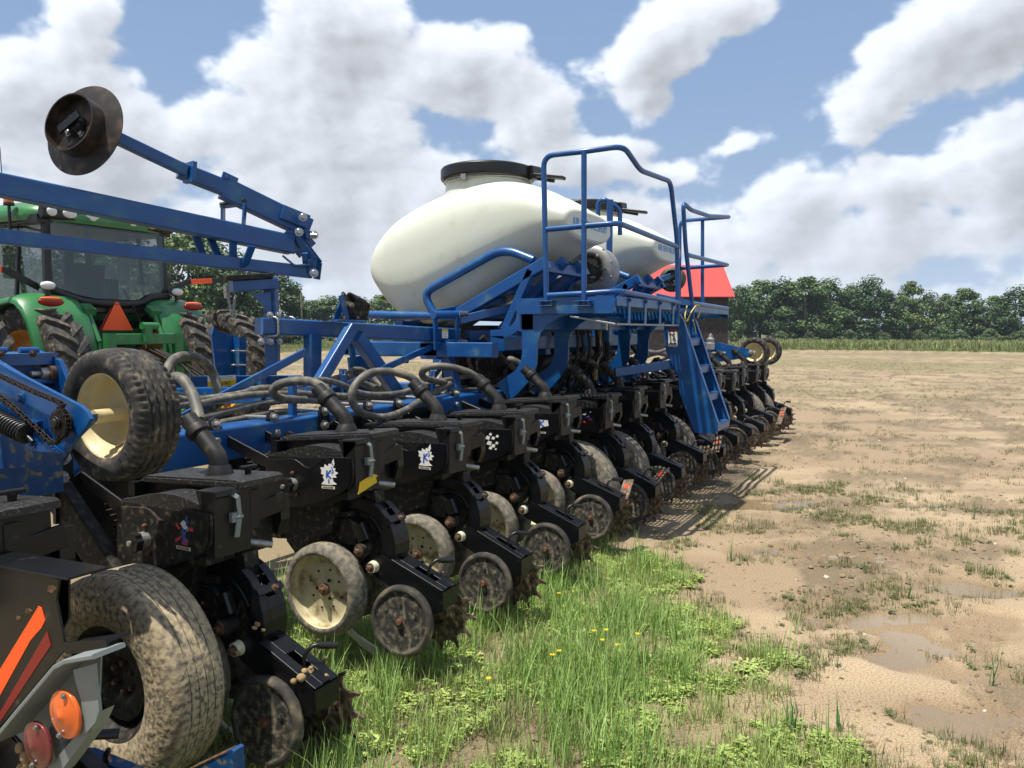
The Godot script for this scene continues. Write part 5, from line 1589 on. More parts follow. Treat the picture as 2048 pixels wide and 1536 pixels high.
func tail_lamp() -> void:
	var X := 1.12
	var t := thing("tail_lamp_bracket", PX(60, 1560, X), "black steel bracket with orange and red strips and a grey housing of two round lamps", "tail lamp")
	var P := func(list: Array, x: float) -> Array:
		var o := []
		for q in list:
			var p := PX(q[0], q[1], x); o.append(Vector2(p.z, p.y))
		return o
	var m := MB.new()
	m.plate(P.call([[-90, 1120], [0, 1135], [85, 1150], [118, 1160], [112, 1200], [128, 1285], [132, 1296], [-90, 1560]], X), X, X + 0.006)
	# folded top and outer flanges
	var a := PX(-60, 1122, X); var b := PX(138, 1158, X)
	m.bar(a + Vector3(0.05, 0, 0), b + Vector3(0.05, 0, 0), 0.11, 0.006, Vector3.UP, 0.002)
	m.plate(P.call([[86, 1152], [137, 1160], [137, 1235], [125, 1260], [110, 1210]], X + 0.1), X + 0.1, X + 0.106)
	m.bar(PX(130, 1294, X) + Vector3(0.03, 0, 0), PX(214, 1284, X) + Vector3(0.03, 0, 0), 0.06, 0.006, Vector3.UP, 0.002)
	m.bar(PX(130, 1296, X), PX(216, 1290, X), 0.006, 0.03, Vector3.UP, 0.002)
	m.plate(P.call([[-90, 1400], [60, 1330], [-20, 1600], [-90, 1600]], X + 0.02), X + 0.02, X + 0.03)
	part("steel_bracket", m, M.black, t)
	m = MB.new()
	m.plate(P.call([[-60, 1438], [78, 1212], [84, 1216], [91, 1240], [84, 1255], [62, 1280], [-60, 1500]], X), X - 0.0015, X)
	part("orange_strip", m, M.orange, t)
	m = MB.new()
	m.plate(P.call([[-60, 1510], [-20, 1460], [95, 1262], [103, 1290], [-20, 1475], [-60, 1540]], X), X - 0.0015, X)
	part("red_strip", m, M.red_tape, t)
	m = MB.new()
	for q in [[58, 1222, 0.016], [38, 1236, 0.012], [104, 1178, 0.02]]:
		var p := PX(q[0], q[1], X)
		m.plate([Vector2(p.z - q[2], p.y - q[2] * 0.4), Vector2(p.z, p.y - q[2] * 0.5), Vector2(p.z + q[2], p.y + q[2] * 0.2), Vector2(p.z + q[2] * 0.2, p.y + q[2] * 0.5), Vector2(p.z - q[2] * 0.7, p.y + q[2] * 0.3)], X - 0.0012, X)
	part("rust_patches", m, M.rust, t)
	# grey plastic lamp housing: back plate, hood along the top, bent side wall
	var H := X - 0.03
	m = MB.new()
	m.plate(P.call([[0, 1480], [128, 1325], [150, 1312], [205, 1312], [200, 1440], [175, 1480], [110, 1580], [-10, 1640], [-40, 1560]], H + 0.06), H + 0.055, H + 0.06)
	var rim := [[2, 1478], [60, 1408], [128, 1328], [150, 1316], [206, 1306]]
	for k in rim.size() - 1:
		var p := PX(rim[k][0], rim[k][1], H); var q := PX(rim[k + 1][0], rim[k + 1][1], H)
		m.bar(p + Vector3(0.015, 0, 0), q + Vector3(0.015, 0, 0), 0.085, 0.012, Vector3.UP, 0.003)
	m.plate(P.call([[146, 1340], [188, 1328], [191, 1370], [194, 1378], [198, 1420], [190, 1446], [168, 1470], [166, 1450], [162, 1400], [152, 1368]], H), H, H + 0.008)
	m.plate(P.call([[168, 1446], [198, 1424], [182, 1462], [120, 1545], [60, 1600], [100, 1530], [160, 1462]], H + 0.01), H + 0.01, H + 0.05)
	m.plate(P.call([[106, 1447], [124, 1484], [128, 1500], [112, 1520], [104, 1490], [98, 1458]], H + 0.02), H + 0.02, H + 0.03)
	part("lamp_housing", m, M.grey_paint, t)
	var am := PX(134, 1427, H - 0.005); var rd := PX(79, 1488, H - 0.005)
	m = MB.new(); lamp_lens(m, am, 0.06)
	var l1 := part("amber_lens", m, M.lens_amber, t, "domed amber lens")
	m = MB.new(); lamp_lens(m, rd, 0.06)
	var l2 := part("red_lens", m, M.lens_red, t, "domed dark red lens")
	for q in [[am, l1], [rd, l2]]:
		m = MB.new()
		for s in [-1, 1]: m.bolt(q[0] + Vector3(-0.012, s * 0.052, s * 0.012), LEFT, 0.005, 0.004)
		part("screws", m, M.steel, q[1])
	m = MB.new()
	var mp := PX(45, 1530, H + 0.01)
	var rg := RandomNumberGenerator.new(); rg.seed = 12
	for k in 22: m.ball(mp + Vector3(0, rg.randf_range(-0.07, 0.06), rg.randf_range(-0.025, 0.025)), Vector3(0.012, 0.014, 0.012) * rg.randf_range(0.6, 1.3), 6, 4)
	part("dried_mud", m, M.mud, t)
	# a blue bracket below, cut by the picture's lower edge
	var bk := thing("blue_step_bracket", PX(320, 1600, 1.35), "blue painted steel bracket with a rusty edge below the muddy tyre", "bracket")
	m = MB.new()
	m.plate(P.call([[385, 1536], [462, 1499], [468, 1503], [472, 1580], [380, 1600]], 1.62), 1.62, 1.66)
	m.plate(P.call([[152, 1508], [165, 1508], [262, 1548], [262, 1600], [150, 1600]], 1.30), 1.30, 1.34)
	part("plate", m, M.dirty_blue, bk)
	m = MB.new()
	m.bar(PX(385, 1535, 1.64), PX(463, 1498, 1.64), 0.045, 0.006, Vector3.UP, 0.002)
	m.bar(PX(150, 1507, 1.32), PX(262, 1546, 1.32), 0.045, 0.006, Vector3.UP, 0.002)
	part("worn_edge", m, M.rust, bk)

# ---------------------------------------------------------------- marker arms
func marker_disc(t: Node3D, c: Vector3, ax: Vector3, s: float) -> void:
	var m := MB.new()
	m.lathe([Vector2(0.0, 0.0), Vector2(0.1, 0.004), Vector2(0.16, 0.008), Vector2(0.262, 0.03), Vector2(0.264, 0.024), Vector2(0.16, 0.0), Vector2(0.0, -0.006)].map(func(p): return Vector2(p.x * s, -p.y * s)), c, ax, 56, 0.5)
	var d := part("marker_blade", m, M.worn_disc, t)
	m = MB.new()
	m.lathe([Vector2(0.166, -0.03), Vector2(0.166, 0.085), Vector2(0.158, 0.085), Vector2(0.158, 0.02), Vector2(0.0, 0.012)].map(func(p): return p * s), c, ax, 48, 0.5)
	part("depth_band", m, M.worn_disc, d)
	var e1 := ax.cross(Vector3.UP).normalized(); var e2 := e1.cross(ax).normalized()
	m = MB.new()
	m.bar(c + ax * 0.07 * s - e1 * 0.05 * s + e2 * 0.05 * s, c + ax * 0.07 * s + e1 * 0.075 * s - e2 * 0.035 * s, 0.05 * s, 0.012 * s, ax, 0.003)
	m.lathe([Vector2(0.06, 0.012), Vector2(0.05, 0.035), Vector2(0.035, 0.06), Vector2(0, 0.06)].map(func(p): return p * s), c, ax, 20)
	part("hub_plate", m, M.black, d)
	m = MB.new()
	for q in [Vector2(0.05, 0.055), Vector2(-0.03, -0.04), Vector2(-0.075, -0.1), Vector2(0.06, -0.03)]:
		m.bolt(c + ax * (0.02 if q.x != 0.06 else 0.076) * s + (e1 * q.x + e2 * q.y) * s, ax, 0.014 * s, 0.012 * s)
	part("hub_bolts", m, M.steel, d)

func marker_near() -> void:
	var t := thing("marker_arm", PD(560, 560, 5.4), "long folded blue row marker arm with a rusty disc at its tip, above the tractor", "marker arm", "folded row marker arms")
	var m := MB.new()
	var up := Vector3.UP
	m.bar(PD(-90, 352, 4.3), PD(582, 490, 5.42), 0.13, 0.13, up, 0.012)
	part("boom", m, M.blue, t)
	m = MB.new()
	m.bar(PD(-90, 462, 4.3), PD(622, 545, 5.5), 0.06, 0.085, up, 0.008)
	part("lower_rod", m, M.blue, t)
	for q in [[388, 462, 406, 512], [418, 470, 444, 530], [466, 478, 466, 532], [504, 492, 488, 534]]:
		m = MB.new()
		m.bar(PD(q[0], q[1], 5.16), PD(q[2], q[3], 5.2), 0.014, 0.06, Vector3.RIGHT, 0.003)
		if q[0] == 418: m.bar(PD(440, 532, 5.2), PD(490, 536, 5.26), 0.08, 0.014, up, 0.003)
		part("strut", m, M.blue, t)
	# cradle that carries the folded outer arm
	m = MB.new()
	m.bar(PD(446, 452, 5.3), PD(446, 412, 5.3), 0.06, 0.014, rt, 0.003)
	m.bar(PD(446, 414, 5.3), PD(490, 408, 5.2), 0.06, 0.014, up, 0.003)
	m.bar(PD(490, 408, 5.18), PD(486, 466, 5.18), 0.05, 0.014, rt, 0.003)
	var cr := part("cradle", m, M.blue, t)
	m = MB.new(); m.bar(PD(446, 409, 5.28), PD(494, 401, 5.2), 0.07, 0.02, up, 0.006)
	part("rubber_pad", m, M.rubber, cr)
	# hinge cheeks at the outer end
	m = MB.new()
	for s in [0.0, 0.16]:
		var o: Vector3 = fw * s
		m.bar(PD(572, 492, 5.38) + o, PD(606, 462, 5.44) + o, 0.012, 0.15, up, 0.003)
		m.bar(PD(590, 470, 5.38) + o, PD(628, 520, 5.44) + o, 0.012, 0.05, rt, 0.003)
		m.bar(PD(626, 518, 5.42) + o, PD(622, 552, 5.46) + o, 0.012, 0.05, rt, 0.003)
	m.bar(PD(566, 512, 5.4), PD(590, 532, 5.42), 0.08, 0.014, up, 0.003)
	m.bar(PD(590, 532, 5.42), PD(622, 530, 5.45), 0.08, 0.014, up, 0.003)
	m.bar(PD(610, 505, 5.4), PD(612, 530, 5.45), 0.04, 0.04, fw, 0.006)
	m.rod(PD(620, 470, 5.3), PD(620, 470, 5.7), 0.03, 14)
	part("hinge_cheek", m, M.blue, t)
	m = MB.new()
	for q in [[598, 464], [628, 470], [628, 546], [606, 434]]: m.bolt(PD(q[0], q[1], 5.3), rt * 0.4 - fw, 0.02, 0.018)
	m.rod(PD(622, 470, 5.28), PD(634, 470, 5.28), 0.012, 8)
	part("hinge_bolts", m, M.steel, t)
	# outer arm folded back over the boom
	m = MB.new()
	m.bar(PD(616, 458, 5.5), PD(446, 376, 5.16), 0.11, 0.14, up, 0.01)
	m.bar(PD(612, 446, 5.46), PD(560, 425, 5.36), 0.13, 0.1, up, 0.008)
	m.bar(PD(470, 384, 5.2), PD(358, 340, 5.0), 0.1, 0.1, up, 0.01)
	var oa := part("outer_arm", m, M.blue, t)
	m = MB.new()
	m.bar(PD(384, 346, 5.0), PD(376, 344, 4.98), 0.13, 0.13, up, 0.006)
	m.bar(PD(440, 362, 5.1), PD(470, 376, 5.16), 0.02, 0.14, up, 0.004)
	m.bolt(PD(453, 358, 5.12), up, 0.016, 0.016)
	part("collar", m, M.blue, oa)
	m = MB.new()
	m.bar(PD(372, 342, 4.98), PD(225, 272, 4.7), 0.072, 0.072, up, 0.008)
	part("extension", m, M.blue, oa)
	var ax := (-rt * 0.29 + upv * 0.137 - fw * 0.943).normalized()
	marker_disc(t, PD(162, 257, 4.6), ax, 1.07)

func marker_far() -> void:
	var t := thing("marker_arm", PD(1290, 640, 13.8), "distant folded row marker arm with a black disc before the barn's red roof", "marker arm", "folded row marker arms")
	marker_disc(t, PD(1345, 558, 14.0), (-rt * 0.3 + upv * 0.2 - fw * 0.93).normalized(), 0.92)
	var m := MB.new()
	m.bar(PD(1340, 552, 14.0), PD(1268, 580, 13.8), 0.09, 0.1)
	m.bar(PD(1335, 570, 14.0), PD(1268, 586, 13.8), 0.07, 0.06)
	m.bar(PD(1278, 570, 13.8), PD(1278, 700, 13.8), 0.06, 0.06, fw)
	m.bar(PD(1312, 592, 13.8), PD(1400, 612, 13.8), 0.08, 0.1)
	part("outer_arm", m, M.blue, t)
	m = MB.new(); m.bolt(PD(1303, 580, 13.7), -fw, 0.04, 0.05)
	part("hinge_bolts", m, M.steel, t)

# ---------------------------------------------------------------- toolbar, wing truss, hoses
func label_plate(parent: Node3D, o: Vector3, ex: Vector3, ey: Vector3, w: float, h: float, head: Material, frac: float, lines: int, text := "", flip := false) -> void:
	var ez := ex.cross(ey).normalized() * 0.0015
	var m := MB.new()
	m.prism([Vector2(-w / 2, -h / 2), Vector2(w / 2, -h / 2), Vector2(w / 2, h / 2), Vector2(-w / 2, h / 2)], o, ex, ey, ez)
	var s := part("warning_label", m, M.white, parent)
	m = MB.new()
	var y1 := h / 2 - h * frac
	var a := Vector2(-w / 2, y1); var b := Vector2(w / 2, h / 2)
	if flip: a = Vector2(-w / 2, -h / 2); b = Vector2(w / 2, -y1)
	m.prism([a, Vector2(b.x, a.y), b, Vector2(a.x, b.y)], o + ez, ex, ey, ez * 0.5)
	part("header", m, head, s)
	m = MB.new()
	for k in lines:
		var y := (y1 - (k + 0.7) * (h * (1.0 - frac)) / (lines + 0.4)) * (-1.0 if flip else 1.0)
		var l := w * (0.4 - 0.05 * (k % 2))
		m.prism([Vector2(-l, y - h * 0.018), Vector2(l, y - h * 0.018), Vector2(l, y + h * 0.018), Vector2(-l, y + h * 0.018)], o + ez, ex, ey, ez * 0.5)
	if lines > 0: part("print", m, M.ink, s)
	if text != "":
		var f := SystemFont.new(); f.font_names = PackedStringArray(["Droid Sans"]); f.font_weight = 700
		var tx := TextMesh.new(); tx.text = text; tx.font = f; tx.font_size = 16; tx.depth = 0.0008; tx.pixel_size = h * frac / 20.0
		var n := MeshInstance3D.new(); n.name = "lettering"; n.mesh = tx; n.material_override = M.ink
		s.add_child(n, true)
		var sg := -1.0 if flip else 1.0
		n.basis = Basis(ex * sg, ey * sg, ez.normalized())
		n.position = o + ez * 2.0 + ey * (h / 2 - h * frac / 2) * sg - parent.position

func toolbar() -> void:
	var t := thing("toolbar", Vector3(7.1, 0.97, -3.29), "long square blue toolbar tube carrying all the row units", "toolbar")
	var m := MB.new()
	m.bar(Vector3(0.8, 1.06, -3.29), Vector3(5.5, 1.06, -3.29), 0.18, 0.18, BY, 0.018)
	part("wing_tube", m, M.blue, t)
	m = MB.new()
	m.bar(Vector3(5.5, 1.06, -3.29), Vector3(8.74, 1.06, -3.29), 0.176, 0.176, BY, 0.018)
	part("centre_tube", m, M.blue, t)
	m = MB.new()
	m.bar(Vector3(8.74, 1.06, -3.29), Vector3(13.4, 1.06, -3.29), 0.18, 0.18, BY, 0.018)
	part("wing_tube", m, M.blue, t)

func wing_truss() -> void:
	var t := thing("wing_truss", PZ(640, 790, -3.7), "blue tube truss with braces and a rest post above the near wing", "frame")
	var U := Vector3.UP
	var m := MB.new()
	var bl := PZ(518, 652, -4.0); var br := PZ(912, 671, -3.5)
	m.bar(bl, br, 0.12, 0.115, U, 0.014)
	part("top_beam", m, M.blue, t)
	# rest post with its cradle and rubber pad
	m = MB.new()
	m.bar(PZ(541, 556, -4.06), PZ(546, 742, -4.06), 0.085, 0.09, fw, 0.008)
	var post := part("rest_post", m, M.blue, t)
	m = MB.new()
	var c0 := PZ(462, 573, -4.12); var c1 := PZ(552, 567, -4.0)
	m.bar(c0, c1, 0.09, 0.075, U, 0.008)
	m.prism([Vector2(0, 0), Vector2(0.13, 0), Vector2(0.13, -0.15)], PZ(502, 588, -4.06), (c1 - c0).normalized(), U, Vector3(0, 0, 0.012))
	part("cradle_bar", m, M.blue, post)
	m = MB.new(); m.bar(c0 + Vector3(-0.06, 0.052, 0), c1 + Vector3(-0.05, 0.05, 0), 0.1, 0.035, U, 0.006)
	part("rubber_pad", m, M.dark_rubber, post)
	m = MB.new()
	m.bar(PZ(452, 570, -4.06), PZ(454, 596, -4.06), 0.06, 0.02, rt, 0.004)
	part("chain_lug", m, M.zinc, post)
	m = MB.new()
	for s in [0, 1]:
		for k in 9:
			var p := PZ(456 + 14 * s + (k * (0.9 if s == 0 else -0.5)), 594 + k * 4.2, -4.05)
			var ring := []
			for j in 13:
				var a := TAU * j / 12
				ring.append(p + (Vector3(0, cos(a) * 0.013, 0) + (rt if k % 2 == 0 else fw) * sin(a) * 0.007))
			m.tube(ring, 0.003, 5)
	var hk := curve([PZ(463, 628, -4.05), PZ(467, 634, -4.05), PZ(471, 633, -4.05), PZ(473, 622, -4.05)], 4)
	m.tube(hk, 0.005, 6)
	part("safety_chain", m, M.zinc, post)
	# clamp plate and U-bolts
	m = MB.new()
	m.bar(PZ(532, 633, -3.99), PZ(560, 632, -3.97), 0.05, 0.04, U, 0.006)
	m.bar(PZ(532, 680, -3.99), PZ(562, 682, -3.97), 0.05, 0.05, U, 0.006)
	part("clamp_plate", m, M.blue, post)
	for q in [[556, 590], [590, 620]]:
		m = MB.new()
		var x0: float = q[0]
		m.tube(bent([PZ(x0 - 18, 634, -3.96), PZ(x0, 635, -3.9), PZ(x0 + 1, 672, -3.9), PZ(x0 - 20, 672, -3.96)], 0.03), 0.009, 8)
		part("u_bolt", m, M.zinc, t)
	m = MB.new()
	for q in [[540, 630], [556, 630], [522, 683], [541, 683], [559, 682], [673, 681], [624, 768]]: m.bolt(PZ(q[0], q[1], -3.94), Vector3(-0.3, 0.3, 1), 0.016, 0.014)
	part("bolts", m, M.zinc, t)
	# posts and braces
	for q in [[625, 668, 625, 760, -3.86, 0.11], [628, 782, 704, 655, -3.56, 0.085], [713, 672, 797, 790, -3.6, 0.1], [880, 690, 880, 735, -3.9, 0.12], [942, 680, 942, 760, -3.75, 0.09], [905, 660, 930, 790, -3.62, 0.1]]:
		m = MB.new()
		m.bar(PZ(q[0], q[1], q[4]), PZ(q[2], q[3], q[4]), q[5], q[5] * 0.75, Vector3.BACK, 0.012)
		part("brace", m, M.blue, t)
	for q in [[352, 842, 610, 704, -3.55], [640, 795, 878, 687, -3.55], [850, 772, 905, 700, -3.75], [878, 772, 925, 690, -3.7]]:
		m = MB.new()
		m.bar(PZ(q[0], q[1], q[4]), PZ(q[2], q[3], q[4]), 0.02 if q[4] == -3.55 else 0.05, 0.05, U, 0.004)
		part("diagonal_rod", m, M.blue, t)
	m = MB.new()
	m.bar(PZ(330, 764, -4.3), PZ(600, 760, -4.3), 0.05, 0.075, U, 0.006)
	part("rear_rail", m, M.blue, t)
	label_plate(t, PZ(444, 762, -4.27), Vector3.RIGHT, U, 0.24, 0.072, M.yellow, 0.55, 2, "CAUTION", true)
	# hose guide uprights
	for q in [[585, 752, 848, -3.32], [523, 744, 805, -3.6], [686, 738, 796, -3.5], [864, 742, 784, -3.4], [376, 748, 770, -4.2]]:
		m = MB.new()
		m.bar(PZ(q[0], q[1], q[3]), PZ(q[0], q[2], q[3]), 0.04, 0.04, Vector3.BACK, 0.005)
		var g := part("hose_guide", m, M.blue, t)
		m = MB.new()
		m.tube(bent([PZ(q[0] - 4, q[1] + 2, q[3] + 0.03), PZ(q[0] - 4, q[1] + 12, q[3] + 0.03), PZ(q[0] + 4, q[1] + 12, q[3] + 0.03), PZ(q[0] + 4, q[1] + 2, q[3] + 0.03)], 0.01), 0.0035, 5)
		part("pin_clip", m, M.zinc, g)
	# triangular plates behind the truss
	m = MB.new()
	m.prism([Vector2(0, 0), Vector2(0.28, 0.02), Vector2(0.4, -0.5), Vector2(0.1, -0.62), Vector2(0.03, -0.2)], PZ(694, 715, -4.1), Vector3.RIGHT, U, Vector3(0, 0, 0.02))
	m.bar(PZ(698, 660, -4.1), PZ(706, 716, -4.1), 0.06, 0.02, Vector3.BACK, 0.004)
	part("gusset", m, M.blue, t)
	# folding-link with pins at the centre hinge
	m = MB.new()
	for q in [[870, 626, 872, 700, -3.5], [914, 628, 914, 700, -3.42]]:
		m.bar(PZ(q[0], q[1], q[4]), PZ(q[2], q[3], q[4]), 0.05, 0.02, Vector3.BACK, 0.005)
	m.rod(PZ(866, 630, -3.5), PZ(922, 629, -3.42), 0.035, 14)
	m.rod(PZ(890, 690, -3.5), PZ(922, 686, -3.42), 0.04, 14)
	m.bar(PZ(920, 640, -3.45), PZ(1060, 606, -3.0), 0.03, 0.07, U, 0.005)
	m.bar(PZ(864, 628, -3.7), PZ(1010, 600, -3.4), 0.03, 0.06, U, 0.005)
	var lk := part("folding_link", m, M.blue, t)
	m = MB.new()
	for q in [[928, 627], [926, 684]]:
		m.rod(PZ(q[0] - 6, q[1], -3.4), PZ(q[0] + 6, q[1], -3.38), 0.022, 10)
		m.tube(curve([PZ(q[0] - 8, q[1] - 4, -3.36), PZ(q[0] - 8, q[1] + 8, -3.36), PZ(q[0] + 2, q[1] + 8, -3.36)], 4), 0.004, 5)
	part("hinge_pins", m, M.steel, lk)
	label_plate(t, PZ(890, 667, -3.44), (br - bl).normalized(), U, 0.062, 0.075, M.yellow, 0.3, 3)
	# hose hanger with looped hoses
	m = MB.new()
	m.bar(PZ(690, 588, -3.7), PZ(671, 640, -3.7), 0.05, 0.012, Vector3.BACK, 0.003)
	m.bar(PZ(682, 590, -3.62), PZ(694, 640, -3.62), 0.05, 0.012, Vector3.BACK, 0.003)
	m.bar(PZ(668, 641, -3.7), PZ(724, 643, -3.6), 0.16, 0.014, U, 0.003)
	var hg := part("hose_hanger", m, M.blue, t)
	m = MB.new(); m.bolt(PZ(686, 589, -3.66), Vector3(0, 0, 1), 0.014, 0.012); m.bolt(PZ(690, 638, -3.58), U, 0.012, 0.012); m.bolt(PZ(716, 638, -3.58), U, 0.012, 0.012)
	part("bolts", m, M.rust, hg)
	var hl := thing("looped_hoses", PZ(715, 640, -3.66), "bundle of thin black hydraulic hoses looped over the blue hanger", "hoses")
	for k in 6:
		m = MB.new()
		var x0 := 686.0 + k * 3.0; var x1 := 712.0 + k * 5.0; var top := 590.0 + k * 2.0
		m.tube(curve([PZ(x0 + 14, 642, -3.7 + k * 0.02), PZ(x0 + 4, 612, -3.7 + k * 0.02), PZ(x0 + 8, top + 6, -3.68), PZ((x0 + x1) / 2, top - 3, -3.66), PZ(x1 - 2, top + 8, -3.64), PZ(x1, 615, -3.64), PZ(x1 - 6, 642, -3.64)], 6), 0.011, 7)
		part("hose", m, M.dark_rubber, hl)
	# the black boxes hanging beyond
	var bx := thing("control_box", PZ(800, 712, -4.6), "black rounded control box hanging under the front of the white tank", "box")
	m = MB.new()
	m.bar(PZ(772, 693, -4.6), PZ(818, 693, -4.6), 0.26, 0.19, U, 0.05)
	m.bar(PZ(764, 688, -4.75), PZ(790, 688, -4.75), 0.2, 0.2, U, 0.03)
	part("case", m, M.black_smooth, bx)
	m = MB.new(); m.tube(bent([PZ(805, 716, -4.55), PZ(806, 725, -4.55), PZ(816, 725, -4.55), PZ(817, 716, -4.55)], 0.01), 0.008, 6)
	for q in [[774, 684], [797, 698], [816, 684], [800, 684]]: m.bolt(PZ(q[0], q[1], -4.46), Vector3(-0.4, 0, 1), 0.008, 0.006)
	part("handle", m, M.black_smooth, bx)

func hose_run(parent: Node3D, called: String, pts: Array, r: float, ribbed := true) -> void:
	var m := MB.new()
	var c := curve(pts, 10)
	if ribbed: m.tube(c, r, 8, r * 0.05, r * 0.26)
	else: m.tube(c, r, 8)
	part(called, m, M.hose, parent)

func hoses() -> void:
	var t := thing("seed_hose_bundle", PZ(600, 800, -3.45), "bundle of grey ribbed seed hoses lying along the near wing of the toolbar", "hoses")
	var Z := -3.42
	var runs := [
		[[320, 862], [430, 848], [560, 824], [690, 822], [790, 818], [870, 800], [950, 775], [1040, 738]],
		[[320, 838], [400, 836], [500, 812], [590, 800], [700, 806], [800, 802], [880, 786], [960, 765], [1035, 730]],
		[[320, 815], [400, 806], [500, 790], [590, 788], [690, 792], [770, 790], [850, 778], [930, 760], [1010, 742], [1050, 722]],
		[[340, 790], [380, 800], [470, 790], [530, 776], [600, 786], [680, 800], [760, 796], [850, 800], [930, 800], [1000, 772], [1040, 745]],
		[[600, 770], [640, 760], [680, 768], [730, 788], [800, 786], [870, 765], [950, 752], [1030, 755]],
		[[560, 830], [640, 835], [740, 835], [830, 812], [900, 790], [960, 790], [1030, 760]],
		[[330, 880], [420, 868], [520, 846], [600, 838], [700, 838], [780, 826]]]
	var k := 0
	for r in runs:
		var pts := []
		for q in r: pts.append(PZ(q[0], q[1], Z - 0.03 * (k % 4) + 0.02 * sin(q[0] * 0.01 + k)))
		hose_run(t, "hose", pts, 0.0205)
		k += 1
	hose_run(t, "hose", [PZ(300, 800, -4.0), PZ(325, 760, -4.0), PZ(345, 722, -4.05), PZ(375, 712, -4.1), PZ(408, 724, -4.1), PZ(428, 752, -4.1), PZ(440, 800, -4.0)], 0.03)
	hose_run(t, "hose", [PZ(690, 770, -3.9), PZ(700, 745, -3.9), PZ(725, 742, -3.9), PZ(755, 765, -3.8), PZ(790, 790, -3.6)], 0.027)
	hose_run(t, "hose", [PZ(640, 790, -3.7), PZ(665, 760, -3.8), PZ(700, 757, -3.85), PZ(740, 772, -3.8), PZ(800, 795, -3.6)], 0.027)
	# drop hoses from each row unit's inlet to the bundle
	var drops := {
		1: [[386, 792, -2.78], [366, 760, -2.86], [348, 756, -2.95], [332, 775, -3.05], [318, 815, -3.1]],
		2: [[650, 778, -2.8], [625, 764, -2.92], [590, 762, -3.05], [556, 770, -3.15], [546, 786, -3.2], [565, 797, -3.25], [610, 800, -3.3]],
		3: [[846, 772, -2.78], [815, 752, -2.86], [775, 743, -2.95], [735, 748, -3.0], [708, 775, -3.02], [706, 806, -3.02], [728, 828, -3.0], [768, 835, -3.02], [812, 820, -3.1], [850, 796, -3.2], [900, 768, -3.3]],
		4: [[968, 766, -2.78], [940, 746, -2.86], [900, 734, -2.95], [866, 733, -3.05], [846, 742, -3.12], [850, 756, -3.2], [890, 766, -3.3]],
		5: [[1068, 748, -2.78], [1045, 730, -2.86], [1020, 718, -2.95], [1022, 732, -3.1], [1040, 745, -3.3]],
		6: [[1142, 745, -2.8], [1128, 722, -2.88], [1112, 716, -2.95], [1090, 725, -3.05], [1070, 745, -3.2], [1052, 775, -3.3]],
		7: [[1205, 740, -2.8], [1180, 722, -2.9], [1150, 715, -3.0], [1125, 718, -3.1], [1100, 735, -3.3]],
		8: [[1258, 730, -2.8], [1240, 712, -2.9], [1228, 708, -3.0], [1212, 722, -3.1], [1205, 745, -3.3]],
		9: [[1298, 732, -2.8], [1280, 722, -2.9], [1262, 720, -3.0], [1245, 732, -3.2]],
		11: [[1395, 722, -2.8], [1375, 716, -2.95], [1360, 725, -3.15]], 12: [[1425, 716, -2.8], [1405, 708, -2.95], [1385, 720, -3.2]],
		13: [[1444, 712, -2.8], [1425, 707, -2.95], [1405, 722, -3.2]], 14: [[1466, 706, -2.8], [1450, 694, -2.95], [1434, 698, -3.05], [1420, 715, -3.25]]}
	for i in drops:
		var s := Vector3(ROW0 + ROW * i + 0.036, 1.335 - (0.06 if i == 1 else 0.0), -2.685)
		var pts := [s]
		for q in drops[i]: pts.append(PZ(q[0], q[1], q[2]))
		hose_run(t, "drop_hose", pts, 0.0245, i < 8)
	# shorter bundle on the far wing
	var f := thing("seed_hose_bundle", Vector3(10.5, 1.3, -3.42), "grey seed hoses running along the far wing beyond the ladder", "hoses")
	for j in 4:
		var pts := []
		for i in 9: pts.append(Vector3(8.2 + i * 0.55, 1.22 + 0.06 * j + 0.05 * sin(i * 1.3 + j * 2.0), -3.44 + 0.03 * j))
		hose_run(f, "hose", pts, 0.027, false)

